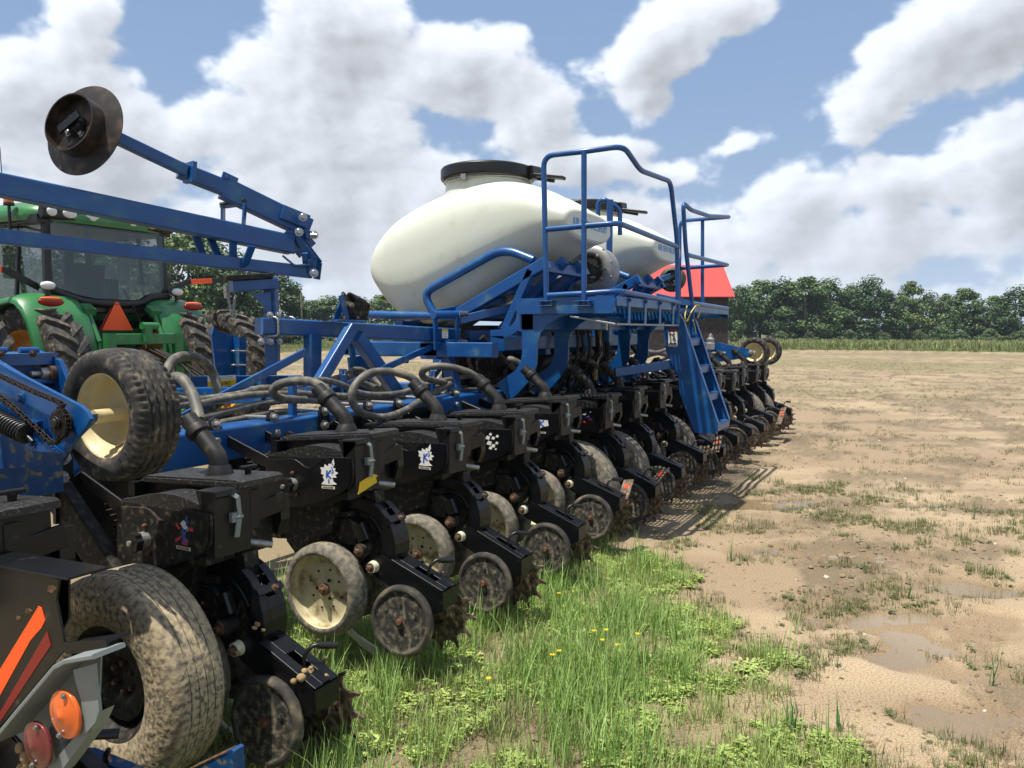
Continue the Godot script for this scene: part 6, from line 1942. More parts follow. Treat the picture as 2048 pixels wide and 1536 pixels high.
# ---------------------------------------------------------------- centre section
func seed_tank(dx: float, label: String) -> void:
	var t := thing("seed_tank", Vector3(6.2 + dx, 1.78, -3.6), label, "tank", "white seed tanks on the planter")
	var S := [[-4.72, 0.1, 2.14, 2.33], [-4.705, 0.28, 2.0, 2.43], [-4.65, 0.42, 1.88, 2.52], [-4.52, 0.52, 1.76, 2.62], [-4.3, 0.565, 1.695, 2.74], [-4.05, 0.583, 1.69, 2.84], [-3.8, 0.588, 1.77, 2.91], [-3.55, 0.588, 1.89, 2.95], [-3.3, 0.582, 2.03, 2.955], [-3.1, 0.572, 2.15, 2.92], [-2.95, 0.557, 2.25, 2.865], [-2.8, 0.537, 2.34, 2.785], [-2.7, 0.522, 2.39, 2.72], [-2.63, 0.502, 2.41, 2.68], [-2.605, 0.477, 2.425, 2.66], [-2.597, 0.44, 2.435, 2.645]]
	# the listed sections are joined by a smooth curve
	var T := []
	for i in S.size() - 1:
		for k in 4:
			var row := []
			for c in 4: row.append(cubic_interpolate(S[i][c], S[i + 1][c], S[maxi(i - 1, 0)][c], S[mini(i + 2, S.size() - 1)][c], k / 4.0))
			T.append(row)
	T.append(S[-1])
	S = T
	var rows := []
	var seg := 64
	for q in S:
		var row := PackedVector3Array()
		var e := lerpf(0.85, 0.62, clampf((q[0] + 4.67) / 0.3, 0.0, 1.0))
		for j in seg:
			var a := TAU * j / seg
			var cx := signf(cos(a)) * pow(absf(cos(a)), e); var sy := signf(sin(a)) * pow(absf(sin(a)), e)
			var yc: float = (q[2] + q[3]) * 0.5
			# lower half draws in towards the outlet
			var wn := 1.0 if sy > -0.2 else 1.0 - 0.22 * (-sy - 0.2)
			row.append(Vector3(6.2 + dx + cx * q[1] * wn, yc + sy * (q[3] - q[2]) * 0.5, q[0] + maxf(0.0, -sy) * 0.13 * clampf((-3.9 - q[0]) / 0.6, 0.0, 1.0)))
		rows.append(row)
	var m := MB.new()
	m.grid(rows, true, false)
	for e in [0, S.size() - 1]:
		var c := Vector3(6.2 + dx, (S[e][2] + S[e][3]) * 0.5, S[e][0])
		for j in seg:
			var a: Vector3 = rows[e][j]; var b: Vector3 = rows[e][(j + 1) % seg]
			if e == 0: m.tri(c, b, a)
			else: m.tri(c, a, b)
	# filler neck
	m.lathe([Vector2(0.4, -0.14), Vector2(0.392, -0.05), Vector2(0.385, 0.0), Vector2(0.385, 0.1)], Vector3(6.2 + dx, 2.94, -3.62), BY, 48, 0.5)
	# moulded foot under the tank
	m.lathe([Vector2(0.12, -0.1), Vector2(0.3, 0.02), Vector2(0.4, 0.2)], Vector3(6.2 + dx, 1.76, -4.0), BY, 24, 0.2)
	part("shell", m, M.tank, t)
	m = MB.new()
	var lc := Vector3(6.2 + dx, 3.02, -3.62)
	m.lathe([Vector2(0.4, 0.0), Vector2(0.425, 0.0), Vector2(0.43, 0.01), Vector2(0.43, 0.085), Vector2(0.42, 0.1), Vector2(0.38, 0.112), Vector2(0, 0.118)], lc, BY, 56, 0.5)
	m.bar(lc + Vector3(0.0, 0.04, 0.42), lc + Vector3(0.16, 0.055, 0.42), 0.1, 0.12, BY, 0.02)
	m.bar(lc + Vector3(0.05, 0.02, 0.45), lc + Vector3(0.05, -0.03, 0.74), 0.1, 0.03, BY, 0.008)
	m.bar(lc + Vector3(0.12, 0.02, 0.45), lc + Vector3(0.12, -0.02, 0.62), 0.03, 0.06, BY, 0.008)
	var ld := part("round_lid", m, M.black_smooth, t)
	m = MB.new()
	var ring := []
	for k in 49: ring.append(lc + Vector3(cos(TAU * k / 48) * 0.395, -0.02, sin(TAU * k / 48) * 0.395))
	m.tube(ring, 0.012, 6)
	var ring2 := []
	for k in 40: ring2.append(lc + Vector3(cos(PI * 0.8 + PI * k / 39) * 0.405, -0.045 + 0.0012 * k, sin(PI * 0.8 + PI * k / 39) * -0.405))
	m.tube(ring2, 0.008, 5)
	m.box(lc + Vector3(-0.41, -0.03, 0.0), Vector3(0.03, 0.05, 0.05))
	part("clamp_ring", m, M.zinc, ld)
	var f := SystemFont.new(); f.font_names = PackedStringArray(["Droid Sans"]); f.font_weight = 800
	var tx := TextMesh.new(); tx.text = "AIR SEED DELIVERY"; tx.font = f; tx.font_size = 16; tx.pixel_size = 0.0052; tx.depth = 0.004
	var o := MeshInstance3D.new(); o.name = "lettering"; o.mesh = tx; o.material_override = M.text_blue
	t.add_child(o, true)
	o.position = Vector3(6.2 + dx, 2.55, -2.5955) - t.position
	# saddle frame
	m = MB.new()
	for s in [-1, 1]:
		var x: float = 6.2 + dx + (-0.6 if s < 0 else 0.2)
		m.tube(bent([Vector3(x - s * 0.12, 1.8, -4.62), Vector3(x, 1.8, -4.55), Vector3(x, 1.77, -3.4)], 0.1), 0.036, 12)
		m.tube(bent([Vector3(x, 1.78, -3.8), Vector3(x, 1.98, -3.93), Vector3(x, 2.33, -3.12), Vector3(x, 2.22, -2.84)], 0.14), 0.036, 12)
		m.bar(Vector3(x, 1.8, -3.55), Vector3(x, 2.2, -2.72), 0.07, 0.1, BY, 0.012)
		m.bar(Vector3(x, 1.66, -3.1), Vector3(x, 2.14, -2.86), 0.07, 0.07, BY, 0.01)
	m.tube([Vector3(5.72 + dx, 1.8, -4.62), Vector3(6.68 + dx, 1.8, -4.62)], 0.036, 12)
	for q in [[2.17, -2.78], [2.0, -3.1], [1.8, -3.5], [1.7, -4.2]]: m.bar(Vector3(5.6 + dx, q[0], q[1]), Vector3(6.4 + dx, q[0], q[1]), 0.09, 0.09, BY, 0.01)
	for s in [-0.3, 0.05]:
		m.bar(Vector3(6.2 + dx + s, 1.66, -3.3), Vector3(6.2 + dx + s, 2.24, -2.7), 0.08, 0.08, BY, 0.01)
	part("saddle_frame", m, M.blue, t)

func arch_points() -> Array:
	var o := []
	for q in [[1033, 600], [1033, 636], [1024, 650], [1006, 658], [981, 660], [981, 673], [1006, 678], [1020, 672], [1036, 661], [1044, 664], [1044, 708], [1041, 722], [1032, 740], [993, 767], [1020, 801], [1034, 788], [1057, 763], [1069, 742], [1073, 728], [1074, 687], [1080, 666], [1096, 648], [1116, 635], [1147, 627], [1200, 622], [1200, 600]]:
		var p := PX(q[0], q[1], 5.37); o.append(Vector2(p.z, p.y))
	return o

func centre_frame() -> void:
	var t := thing("centre_frame", Vector3(7.1, 0.9, -3.0), "blue centre frame of curved steel plates under the tanks and platform", "frame")
	var ap := arch_points()
	for x in [5.37, 5.96, 7.48, 8.07]:
		var m := MB.new()
		m.plate(ap, x, x + 0.02)
		part("arch_plate", m, M.blue, t)
	var m := MB.new()
	m.bar(Vector3(5.37, 1.72, -2.78), Vector3(8.9, 1.72, -2.78), 0.1, 0.12, BY, 0.01)
	m.bar(Vector3(5.37, 1.55, -3.05), Vector3(8.9, 1.55, -3.05), 0.12, 0.12, BY, 0.01)
	m.bar(Vector3(5.2, 1.5, -3.6), Vector3(9.0, 1.5, -3.6), 0.16, 0.16, BY, 0.01)
	m.bar(Vector3(5.2, 1.5, -4.5), Vector3(9.0, 1.5, -4.5), 0.12, 0.12, BY, 0.01)
	for x in [5.25, 6.2, 7.1, 8.0, 8.95]: m.bar(Vector3(x, 1.5, -3.0), Vector3(x, 1.5, -4.6), 0.1, 0.12, BY, 0.01)
	part("cross_beams", m, M.blue, t)
	m = MB.new()
	for x in [5.3, 6.6, 7.7, 8.9]:
		m.bar(Vector3(x, 1.5, -3.5), Vector3(x, 0.95, -3.35), 0.09, 0.09, Vector3.BACK, 0.01)
	m.bar(PZ(975, 668, -3.4), PZ(975, 790, -3.4), 0.1, 0.1, Vector3.BACK, 0.01)
	m.bar(PZ(935, 672, -3.5), PZ(1040, 670, -3.2), 0.1, 0.1, BY, 0.01)
	part("legs", m, M.blue, t)
	m = MB.new()
	m.bar(PX(1230, 745, 6.6), PX(1345, 728, 7.0), 0.04, 0.08, BY, 0.006)
	part("step_brace", m, M.blue, t)
	# grey control box, inner mechanism blocks and an added dark wall for shade
	m = MB.new()
	m.bar(PZ(1215, 640, -2.75), PZ(1215, 684, -2.75), 0.09, 0.07, Vector3.BACK, 0.008)
	part("junction_box", m, M.blue, t)
	label_plate(t, PZ(1214, 654, -2.705), Vector3.RIGHT, BY, 0.04, 0.06, M.white, 0.2, 3)
	m = MB.new()
	m.box(Vector3(7.1, 1.28, -3.52), Vector3(3.5, 0.62, 0.1)); m.box(Vector3(5.75, 1.3, -3.42), Vector3(0.4, 0.5, 0.2)); m.rod(Vector3(7.4, 1.35, -3.3), Vector3(7.8, 1.35, -3.3), 0.16, 20); m.box(Vector3(6.7, 1.3, -3.5), Vector3(0.5, 0.5, 0.5)); m.box(Vector3(6.4, 1.62, -3.9), Vector3(1.0, 0.16, 0.9)); m.box(Vector3(8.3, 1.6, -3.9), Vector3(1.0, 0.2, 0.9))  # long box added as a dark backing to deepen the shade under the platform
	part("machinery_and_shade_fill", m, M.muddy_black, t)
	var rg := RandomNumberGenerator.new(); rg.seed = 33
	for k in 22:
		m = MB.new()
		var x := rg.randf_range(6.3, 7.3); var z := rg.randf_range(-3.1, -2.85)
		m.tube(curve([Vector3(x, 1.75, z), Vector3(x + rg.randf_range(-0.1, 0.1), 1.45, z + 0.05), Vector3(x + rg.randf_range(-0.2, 0.2), 1.2, z - 0.1), Vector3(x + rg.randf_range(-0.4, 0.4), 0.98, z - 0.2)], 5), 0.013, 6)
		part("hydraulic_hose", m, M.dark_rubber, t)
	for k in 10:
		m = MB.new()
		var x := rg.randf_range(5.4, 8.6); var z := rg.randf_range(-3.4, -3.1)
		m.tube(curve([Vector3(x, 1.6, z), Vector3(x + 0.2, 1.4, z + 0.1), Vector3(x + 0.5, 1.3, z), Vector3(x + 0.7, 1.1, z - 0.1)], 5), 0.03, 8)
		part("seed_hose", m, M.elbow, t)
	m = MB.new()
	m.bar(PZ(1190, 760, -2.9), PZ(1203, 640, -2.9), 0.02, 0.03, Vector3.BACK, 0.003)
	part("wooden_stick", m, M.rope, t)

func platform() -> void:
	var t := thing("service_platform", Vector3(7.1, 1.85, -2.4), "blue service platform with tube railings behind the white tanks", "platform")
	var m := MB.new()
	var e := []
	for q in [[1040, 597], [1036, 599], [1033, 604], [1033, 622], [1036, 627], [1041, 628], [1226, 626], [1230, 622], [1231, 600], [1228, 594], [1224, 592]]:
		var p := PX(q[0], q[1], 5.34); e.append(Vector2(p.z, p.y))
	m.plate(e, 5.335, 5.35)
	part("end_plate", m, M.blue, t)
	m = MB.new()
	m.bar(Vector3(5.35, 1.87, -2.035), Vector3(6.93, 1.87, -2.035), 0.012, 0.07, BY, 0.003)
	m.bar(Vector3(7.42, 1.87, -2.035), Vector3(8.9, 1.87, -2.035), 0.012, 0.07, BY, 0.003)
	m.bar(Vector3(5.35, 1.84, -2.8), Vector3(8.9, 1.84, -2.8), 0.012, 0.1, BY, 0.003)
	m.bar(Vector3(8.9, 1.85, -2.8), Vector3(8.9, 1.85, -2.035), 0.012, 0.1, BY, 0.003)
	part("edge_frame", m, M.blue, t)
	# grating planks: each a tread of bars
	for k in 20:
		m = MB.new()
		var z := -2.775 + k * 0.037
		m.bar(Vector3(5.36, 1.845, z), Vector3(8.89, 1.845, z), 0.016, 0.02, BY, 0.002)
		for j in 58:
			var x := 5.39 + j * 0.0605
			m.box(Vector3(x, 1.842, z + 0.0185), Vector3(0.02, 0.012, 0.021))
		part("grating_plank", m, M.blue, t)
	# hanging straps below the edge
	for q in [5.6, 5.98, 6.36, 6.74]:
		m = MB.new()
		m.bar(Vector3(q, 1.9, -2.026), Vector3(q, 1.7, -2.026), 0.05, 0.008, Vector3.BACK, 0.002)
		m.bolt(Vector3(q, 1.885, -2.02), Vector3.BACK, 0.012, 0.01)
		part("strap", m, M.blue, t)
	m = MB.new()
	m.bar(Vector3(5.36, 1.7, -2.04), Vector3(6.9, 1.7, -2.04), 0.05, 0.014, BY, 0.003)
	m.bar(Vector3(5.36, 1.7, -2.04), Vector3(5.36, 1.76, -2.4), 0.04, 0.014, BY, 0.003)
	part("lower_step_bar", m, M.alu, t)
	# near railing
	var R := 0.021
	m = MB.new()
	m.tube(bent([PX(1093, 606, 5.335), PX(1087, 312, 5.335), PX(1168, 303, 5.335), PZ(1247, 292, -2.03), PZ(1281, 341, -2.03), PZ(1341, 363, -2.03), PZ(1354, 480, -2.03), PZ(1356, 650, -2.03)], 0.09), R, 12)
	part("railing_tube", m, M.blue, t)
	m = MB.new()
	m.tube(bent([PX(1093, 459, 5.335), PX(1168, 452, 5.335), PZ(1237, 446, -2.03), PZ(1356, 494, -2.03)], 0.09), R, 12)
	part("railing_tube", m, M.blue, t)
	m = MB.new()
	m.tube(bent([PX(1093, 591, 5.335), PX(1168, 587, 5.335), PZ(1240, 582, -2.03), PZ(1357, 605, -2.03)], 0.09), R, 12)
	part("railing_tube", m, M.blue, t)
	m = MB.new()
	m.tube([PX(1168, 303, 5.335), PX(1168, 608, 5.335)], R, 12)
	part("railing_post", m, M.blue, t)
	for px in [1095, 1170]:
		m = MB.new()
		var p := PX(px, 608, 5.33)
		for s in [-0.014, 0.02]: m.bar(p + Vector3(-0.03, s, -0.065), p + Vector3(-0.03, s, 0.065), 0.06, 0.006, BY, 0.002)
		m.bolt(p + Vector3(-0.006, 0.003, 0.045), LEFT, 0.012, 0.01); m.bolt(p + Vector3(-0.006, 0.003, -0.045), LEFT, 0.012, 0.01)
		part("post_bracket", m, M.blue, t)
	# far railing
	var FX := 8.9
	m = MB.new()
	m.tube(bent([PZ(1386, 650, -2.03), PZ(1384, 604, -2.03), PZ(1371, 491, -2.03), PZ(1366, 405, -2.03), PZ(1382, 420, -2.03), PZ(1418, 432, -2.03), PZ(1460, 434, -2.03), PX(1360, 442, FX + 0.1), PX(1358, 640, FX + 0.1)], 0.08), R, 12)
	part("railing_tube", m, M.blue, t)
	m = MB.new()
	m.tube(bent([PZ(1376, 510, -2.03), PZ(1456, 530, -2.03), PX(1360, 537, FX + 0.1)], 0.05), R, 12)
	part("railing_tube", m, M.blue, t)
	m = MB.new()
	m.tube(bent([PZ(1382, 606, -2.03), PZ(1456, 617, -2.03), PX(1360, 612, FX + 0.1)], 0.05), R, 12)
	part("railing_tube", m, M.blue, t)
	m = MB.new()
	m.tube([PX(1405, 439, FX + 0.08), PX(1405, 640, FX + 0.08)], R, 12)
	part("railing_post", m, M.blue, t)
	# grab hoop between the tanks
	m = MB.new()
	m.tube(bent([PX(1196, 470, 7.5), PX(1196, 404, 7.5), PX(1210, 398, 7.5), PX(1240, 420, 7.6), PX(1240, 470, 7.6)], 0.05), 0.024, 10)
	m.bar(PX(1220, 400, 7.5), PX(1218, 520, 7.5), 0.06, 0.08, fw, 0.008)
	part("grab_hoop", m, M.blue, t)
	# rope ends tied to the railing
	m = MB.new()
	m.tube(curve([PZ(1374, 612, -1.98), PZ(1370, 632, -1.96), PZ(1374, 642, -1.95), PZ(1382, 625, -1.95), PZ(1394, 610, -1.96), PZ(1400, 618, -1.96), PZ(1396, 636, -1.96)], 5), 0.006, 5)
	m.tube(curve([PZ(1386, 640, -1.97), PZ(1390, 655, -1.97), PZ(1392, 668, -1.97)], 4), 0.005, 5)
	part("rope", m, M.rope, t)

func ladder() -> void:
	var t := thing("platform_ladder", Vector3(7.18, 0.72, -1.8), "bright blue steel ladder with four steps hanging from the platform over the row units", "ladder")
	var near := []
	for q in [[1330, 628], [1358, 628], [1366, 640], [1436, 848], [1432, 868], [1389, 865], [1360, 785], [1358, 757], [1345, 727], [1333, 704], [1328, 665]]:
		var p := PX(q[0], q[1], 6.95); near.append(Vector2(p.z, p.y))
	var far := []
	for q in [[1354, 628], [1366, 640], [1436, 848], [1432, 868], [1415, 866], [1350, 660]]:
		var p := PX(q[0], q[1], 6.95); far.append(Vector2(p.z, p.y))
	var m := MB.new(); m.plate(near, 6.94, 6.955)
	for k in [1, 2, 3]:
		var a: Vector2 = near[k]; var b: Vector2 = near[k + 1]
		m.bar(Vector3(6.965, a.y, a.x), Vector3(6.965, b.y, b.x), 0.05, 0.008, BY, 0.002)
	part("stringer", m, M.blue, t)
	m = MB.new(); m.plate(far, 7.4, 7.415)
	for k in [1, 2]:
		var a: Vector2 = far[k]; var b: Vector2 = far[k + 1]
		m.bar(Vector3(7.39, a.y, a.x), Vector3(7.39, b.y, b.x), 0.05, 0.008, BY, 0.002)
	part("stringer", m, M.blue, t)
	var s0 := PX(1366, 650, 6.95); var s1 := PX(1434, 850, 6.95)
	for k in 4:
		m = MB.new()
		var p := s0.lerp(s1, [0.14, 0.42, 0.7, 0.995][k])
		m.bar(Vector3(6.955, p.y, p.z - 0.05), Vector3(7.4, p.y, p.z - 0.05), 0.12, 0.012, BY, 0.003)
		m.bar(Vector3(6.955, p.y - 0.03, p.z + 0.004), Vector3(7.4, p.y - 0.03, p.z + 0.004), 0.012, 0.07, BY, 0.003)
		part("step", m, M.blue, t)
	var o := PX(1346, 676, 6.938)
	label_plate(t, o, Vector3(0, 0, 1), BY, 0.085, 0.155, M.red_tape, 0.13, 0)
	m = MB.new()
	var q0 := o + Vector3(-0.003, 0.01, 0)
	for l in [[-0.03, 0.035, -0.008, 0.018], [-0.008, 0.018, 0.014, -0.012], [0.014, -0.012, -0.004, -0.02], [-0.02, 0.03, -0.03, 0.01], [-0.008, 0.018, 0.018, 0.03]]:
		m.bar(q0 + Vector3(0, l[1], l[0]), q0 + Vector3(0, l[3], l[2]), 0.007, 0.001, LEFT, 0.0003)
	for k in 2:
		m.bar(o + Vector3(-0.003, -0.05 - k * 0.014, -0.036), o + Vector3(-0.003, -0.05 - k * 0.014, 0.036), 0.008, 0.001, LEFT, 0.0003)
	var rg := []
	for k in 13: rg.append(q0 + Vector3(0, -0.026 + cos(TAU * k / 12) * 0.011, 0.014 + sin(TAU * k / 12) * 0.011))
	m.tube(rg, 0.003, 5)
	part("danger_pictogram", m, M.ink, t)

func fan() -> void:
	var c := PX(1180, 540, 6.86)
	var t := thing("air_fan", c - Vector3(0, 0.26, 0), "round silver fan housing with a mesh intake between the two white tanks", "fan")
	var m := MB.new()
	m.lathe([Vector2(0.13, 0.0), Vector2(0.14, 0.02), Vector2(0.17, 0.03), Vector2(0.215, 0.02), Vector2(0.235, 0.0), Vector2(0.24, -0.01), Vector2(0.24, -0.03), Vector2(0.232, -0.04), Vector2(0.225, -0.2), Vector2(0.0, -0.22)], c, LEFT, 48, 0.6)
	m.bar(c + Vector3(0.1, -0.13, 0.05), c + Vector3(0.1, -0.17, -0.3), 0.17, 0.18, BY, 0.05)
	part("housing", m, M.alu, t)
	# open intake throat with the bladed wheel set back inside it
	m = MB.new()
	m.lathe([Vector2(0.13, 0.0), Vector2(0.128, -0.1), Vector2(0.0, -0.11)], c, LEFT, 32)
	for k in 12:
		var a := TAU * k / 12
		var d := Vector3(0, cos(a), sin(a))
		m.bar(c + Vector3(0.07, 0, 0) + d * 0.04, c + Vector3(0.07, 0, 0) + d * 0.122, 0.004, 0.05, (Vector3.RIGHT + d.cross(Vector3.RIGHT) * 0.7).normalized(), 0.001)
	m.lathe([Vector2(0.045, 0.0), Vector2(0.04, 0.03), Vector2(0, 0.035)], c + Vector3(0.08, 0, 0), LEFT, 20)
	var im := part("intake", m, M.alu, t)
	m = MB.new()
	for k in 21:
		var y := -0.13 + 0.013 * k
		var h := sqrt(maxf(0.0, 0.0175 - y * y))
		m.bar(c + Vector3(-0.012, y, -h), c + Vector3(-0.012, y, h), 0.002, 0.004, BY, 0.0006)
		m.bar(c + Vector3(-0.012, -h, y), c + Vector3(-0.012, h, y), 0.002, 0.004, Vector3.BACK, 0.0006)
	part("wire_mesh", m, M.mesh_grey, im)
	m = MB.new()
	for k in 10:
		var a := TAU * k / 10
		m.bolt(c + Vector3(0.0, cos(a) * 0.228, sin(a) * 0.228), LEFT, 0.009, 0.01)
	for k in 4:
		var a := TAU * k / 4 + 0.6
		m.bolt(c + Vector3(-0.028, cos(a) * 0.155, sin(a) * 0.155), LEFT, 0.012, 0.012)
	part("bolts", m, M.zinc, t)
	m = MB.new()
	m.tube(curve([c + Vector3(0.1, -0.17, -0.28), c + Vector3(0.08, -0.13, -0.42), c + Vector3(0.05, -0.02, -0.55), c + Vector3(0.0, 0.0, -0.7)], 10), 0.085, 14, 0.006, 0.022)
	part("flexible_duct", m, M.elbow, t)
	m = MB.new()
	m.bar(c + Vector3(0.12, -0.22, 0.0), Vector3(c.x + 0.12, 1.78, c.z), 0.2, 0.1, Vector3.BACK, 0.01)
	part("stand", m, M.blue, t)

func scraper(px0: float, py0: float, px1: float, py1: float, z: float, label: String) -> void:
	var a := PZ(px0, py0, z); var b := PZ(px1, py1, z)
	var t := thing("tyre_scraper", a, label, "scraper", "tyre scrapers behind the transport tyres")
	var d := (b - a)
	var m := MB.new()
	m.bar(a, b, 0.012, 0.085, Vector3(0, 0.3, 1), 0.003)
	m.bar(a, Vector3(a.x - 0.03, a.y + 0.04, -2.2), 0.03, 0.04)
	part("blade", m, M.spike, t)
	m = MB.new()
	m.bar(a.lerp(b, 0.55), a.lerp(b, 0.75), 0.0145, 0.035, Vector3(0, 0.3, 1), 0.002)
	part("orange_paint_mark", m, M.orange_paint, t)

func far_drive() -> void:
	var t := thing("ground_drive", Vector3(12.3, 1.1, -2.9), "blue ground drive with a pair of cream rimmed wheels at the planter's far end", "ground drive", "ground drives over the row units")
	contact_wheel(t, Vector3(12.42, 1.32, -2.42), -1.0)
	contact_wheel(t, Vector3(13.15, 1.32, -2.36), -1.0)
	var m := MB.new()
	m.plate([Vector2(-3.5, 1.15), Vector2(-3.5, 1.38), Vector2(-3.4, 1.47), Vector2(-2.95, 1.47), Vector2(-2.45, 1.36), Vector2(-2.4, 1.3), Vector2(-2.46, 1.24), Vector2(-2.7, 1.2), Vector2(-3.0, 1.15)], 12.26, 12.3)
	m.box(Vector3(11.9, 1.32, -3.2), Vector3(0.7, 0.3, 0.4))
	m.bar(Vector3(11.4, 1.42, -3.1), Vector3(12.3, 1.42, -3.1), 0.1, 0.08)
	part("side_plate", m, M.blue, t)
	m = MB.new()
	m.bolt(Vector3(12.26, 1.32, -2.44), LEFT, 0.03, 0.05); m.bolt(Vector3(12.26, 1.28, -3.2), LEFT, 0.02, 0.02); m.bolt(Vector3(12.26, 1.3, -2.85), LEFT, 0.02, 0.02)
	part("bolts", m, M.zinc, t)
	# hydraulic valve cap
	var v := thing("valve_cap", PD(1420, 690, 11.5), "stepped silver and grey hydraulic fitting beyond the ladder", "fitting")
	m = MB.new()
	var p := PD(1421, 692, 11.5)
	m.lathe([Vector2(0.065, -0.05), Vector2(0.065, 0.04), Vector2(0.05, 0.05), Vector2(0.05, 0.08), Vector2(0.055, 0.085), Vector2(0.055, 0.11), Vector2(0.03, 0.125), Vector2(0.025, 0.17), Vector2(0.01, 0.175), Vector2(0, 0.2)], p, BY, 16)
	part("body", m, M.zinc, v)

func machine() -> void:
	toolbar()
	rows()
	centre_frame()
	seed_tank(0.0, "white seed tank with round black lid, nearest to the looped hose hanger")
	seed_tank(2.24, "second white seed tank standing beyond the silver fan")
	platform()
	ladder()
	fan()
	wing_truss()
	hoses()
	marker_near()
	marker_far()
	drive_near()
	far_drive()
	transport_tyre(1.76, -2.56, "large mud caked transport tyre beside the tail lamp bracket", "transport tyres between the row units", M.caked)
	transport_tyre(5.59, -2.5, "grey ribbed transport tyre beside the row unit with the flag shaped sticker", "transport tyres between the row units", M.dusty_rubber)
	transport_tyre(6.35, -2.5, "grey ribbed transport tyre under the platform's near end", "transport tyres between the row units", M.dusty_rubber)
	transport_tyre(7.88, -2.5, "dusty transport tyre in the platform's dappled shade before the ladder", "transport tyres between the row units", M.dusty_rubber)
	transport_tyre(8.64, -2.5, "dusty transport tyre below the foot of the ladder", "transport tyres between the row units", M.dusty_rubber)
	transport_tyre(11.69, -2.5, "transport tyre beyond the ladder, inner one of the far wing's pair", "transport tyres between the row units", M.dusty_rubber)
	transport_tyre(12.45, -2.5, "outermost transport tyre at the planter's far end", "transport tyres between the row units", M.dusty_rubber)
	tail_lamp()
	scraper(1245, 1000, 1258, 960, -1.95, "tyre scraper with two orange paint spots behind the grey ribbed tyre")
	scraper(1302, 972, 1330, 938, -1.95, "tyre scraper with an orange spot behind the tyre under the platform's near end")
	scraper(1398, 930, 1412, 892, -1.95, "tyre scraper with an orange patch before the ladder's foot")
	scraper(1430, 905, 1438, 872, -1.95, "thin upright tyre scraper below the ladder's foot")
	scraper(1556, 850, 1568, 815, -1.9, "tyre scraper at the planter's far end")
	tractor()

# ---------------------------------------------------------------- tractor
func tractor_wheel(t: Node3D, c: Vector3, r: float, w: float) -> void:
	var m := MB.new()
	var inner := r * 0.66
	var h := w * 0.5
	m.lathe([Vector2(inner, -h * 0.8), Vector2(inner + 0.05, -h * 0.95), Vector2(r * 0.84, -h * 1.0), Vector2(r * 0.92, -h * 0.9), Vector2(r * 0.935, -h * 0.5), Vector2(r * 0.94, 0), Vector2(r * 0.935, h * 0.5), Vector2(r * 0.92, h * 0.9), Vector2(r * 0.84, h), Vector2(inner + 0.05, h * 0.95), Vector2(inner, h * 0.8)], c, Vector3.RIGHT, 56, 0.5)
	var ty := part("rear_tyre", m, M.tractor_tyre, t)
	# chevron lugs
	m = MB.new()
	var n := 24
	for k in n:
		for s in [-1, 1]:
			var a0 := TAU * (k + (0.5 if s > 0 else 0.0)) / n
			var rows := []
			for i in 7:
				var f := i / 6.0
				var x: float = s * h * (-0.06 + 1.06 * f)
				var a := a0 + 0.24 * f            # the bars trail back towards the shoulder
				var rr := r * (1.0 - 0.03 * f * f)
				var da := 0.034 + 0.012 * f
				var lo := r * (0.925 - 0.03 * f * f)
				if i == 6: rr = r * 0.93; x = s * h * 1.02; lo = r * 0.85
				var row := PackedVector3Array()
				for q in [[-da * 1.2, lo], [-da, rr], [da, rr], [da * 1.2, lo]]:
					row.append(c + Vector3(x, cos(a + q[0]) * q[1], -sin(a + q[0]) * q[1]))
				rows.append(row)
			for i in 6:
				for j in 3:
					if s > 0: m.quad(rows[i][j], rows[i + 1][j], rows[i + 1][j + 1], rows[i][j + 1])
					else: m.quad(rows[i][j], rows[i][j + 1], rows[i + 1][j + 1], rows[i + 1][j])
			var e: PackedVector3Array = rows[0]
			if s > 0: m.quad(e[0], e[1], e[2], e[3])
			else: m.quad(e[3], e[2], e[1], e[0])
			e = rows[6]
			if s > 0: m.quad(e[3], e[2], e[1], e[0])
			else: m.quad(e[0], e[1], e[2], e[3])
	part("tread_lugs", m, M.tractor_tyre, ty)
	m = MB.new()
	for s in [-1, 1]:
		m.lathe([Vector2(inner, h * 0.8), Vector2(inner - 0.03, h * 0.74), Vector2(inner * 0.92, h * 0.4), Vector2(inner * 0.8, h * 0.2), Vector2(inner * 0.45, h * 0.15), Vector2(inner * 0.3, h * 0.3), Vector2(0, h * 0.3)], c, Vector3(s, 0, 0), 40, 0.6)
	part("rim", m, M.rim_yellow, ty)

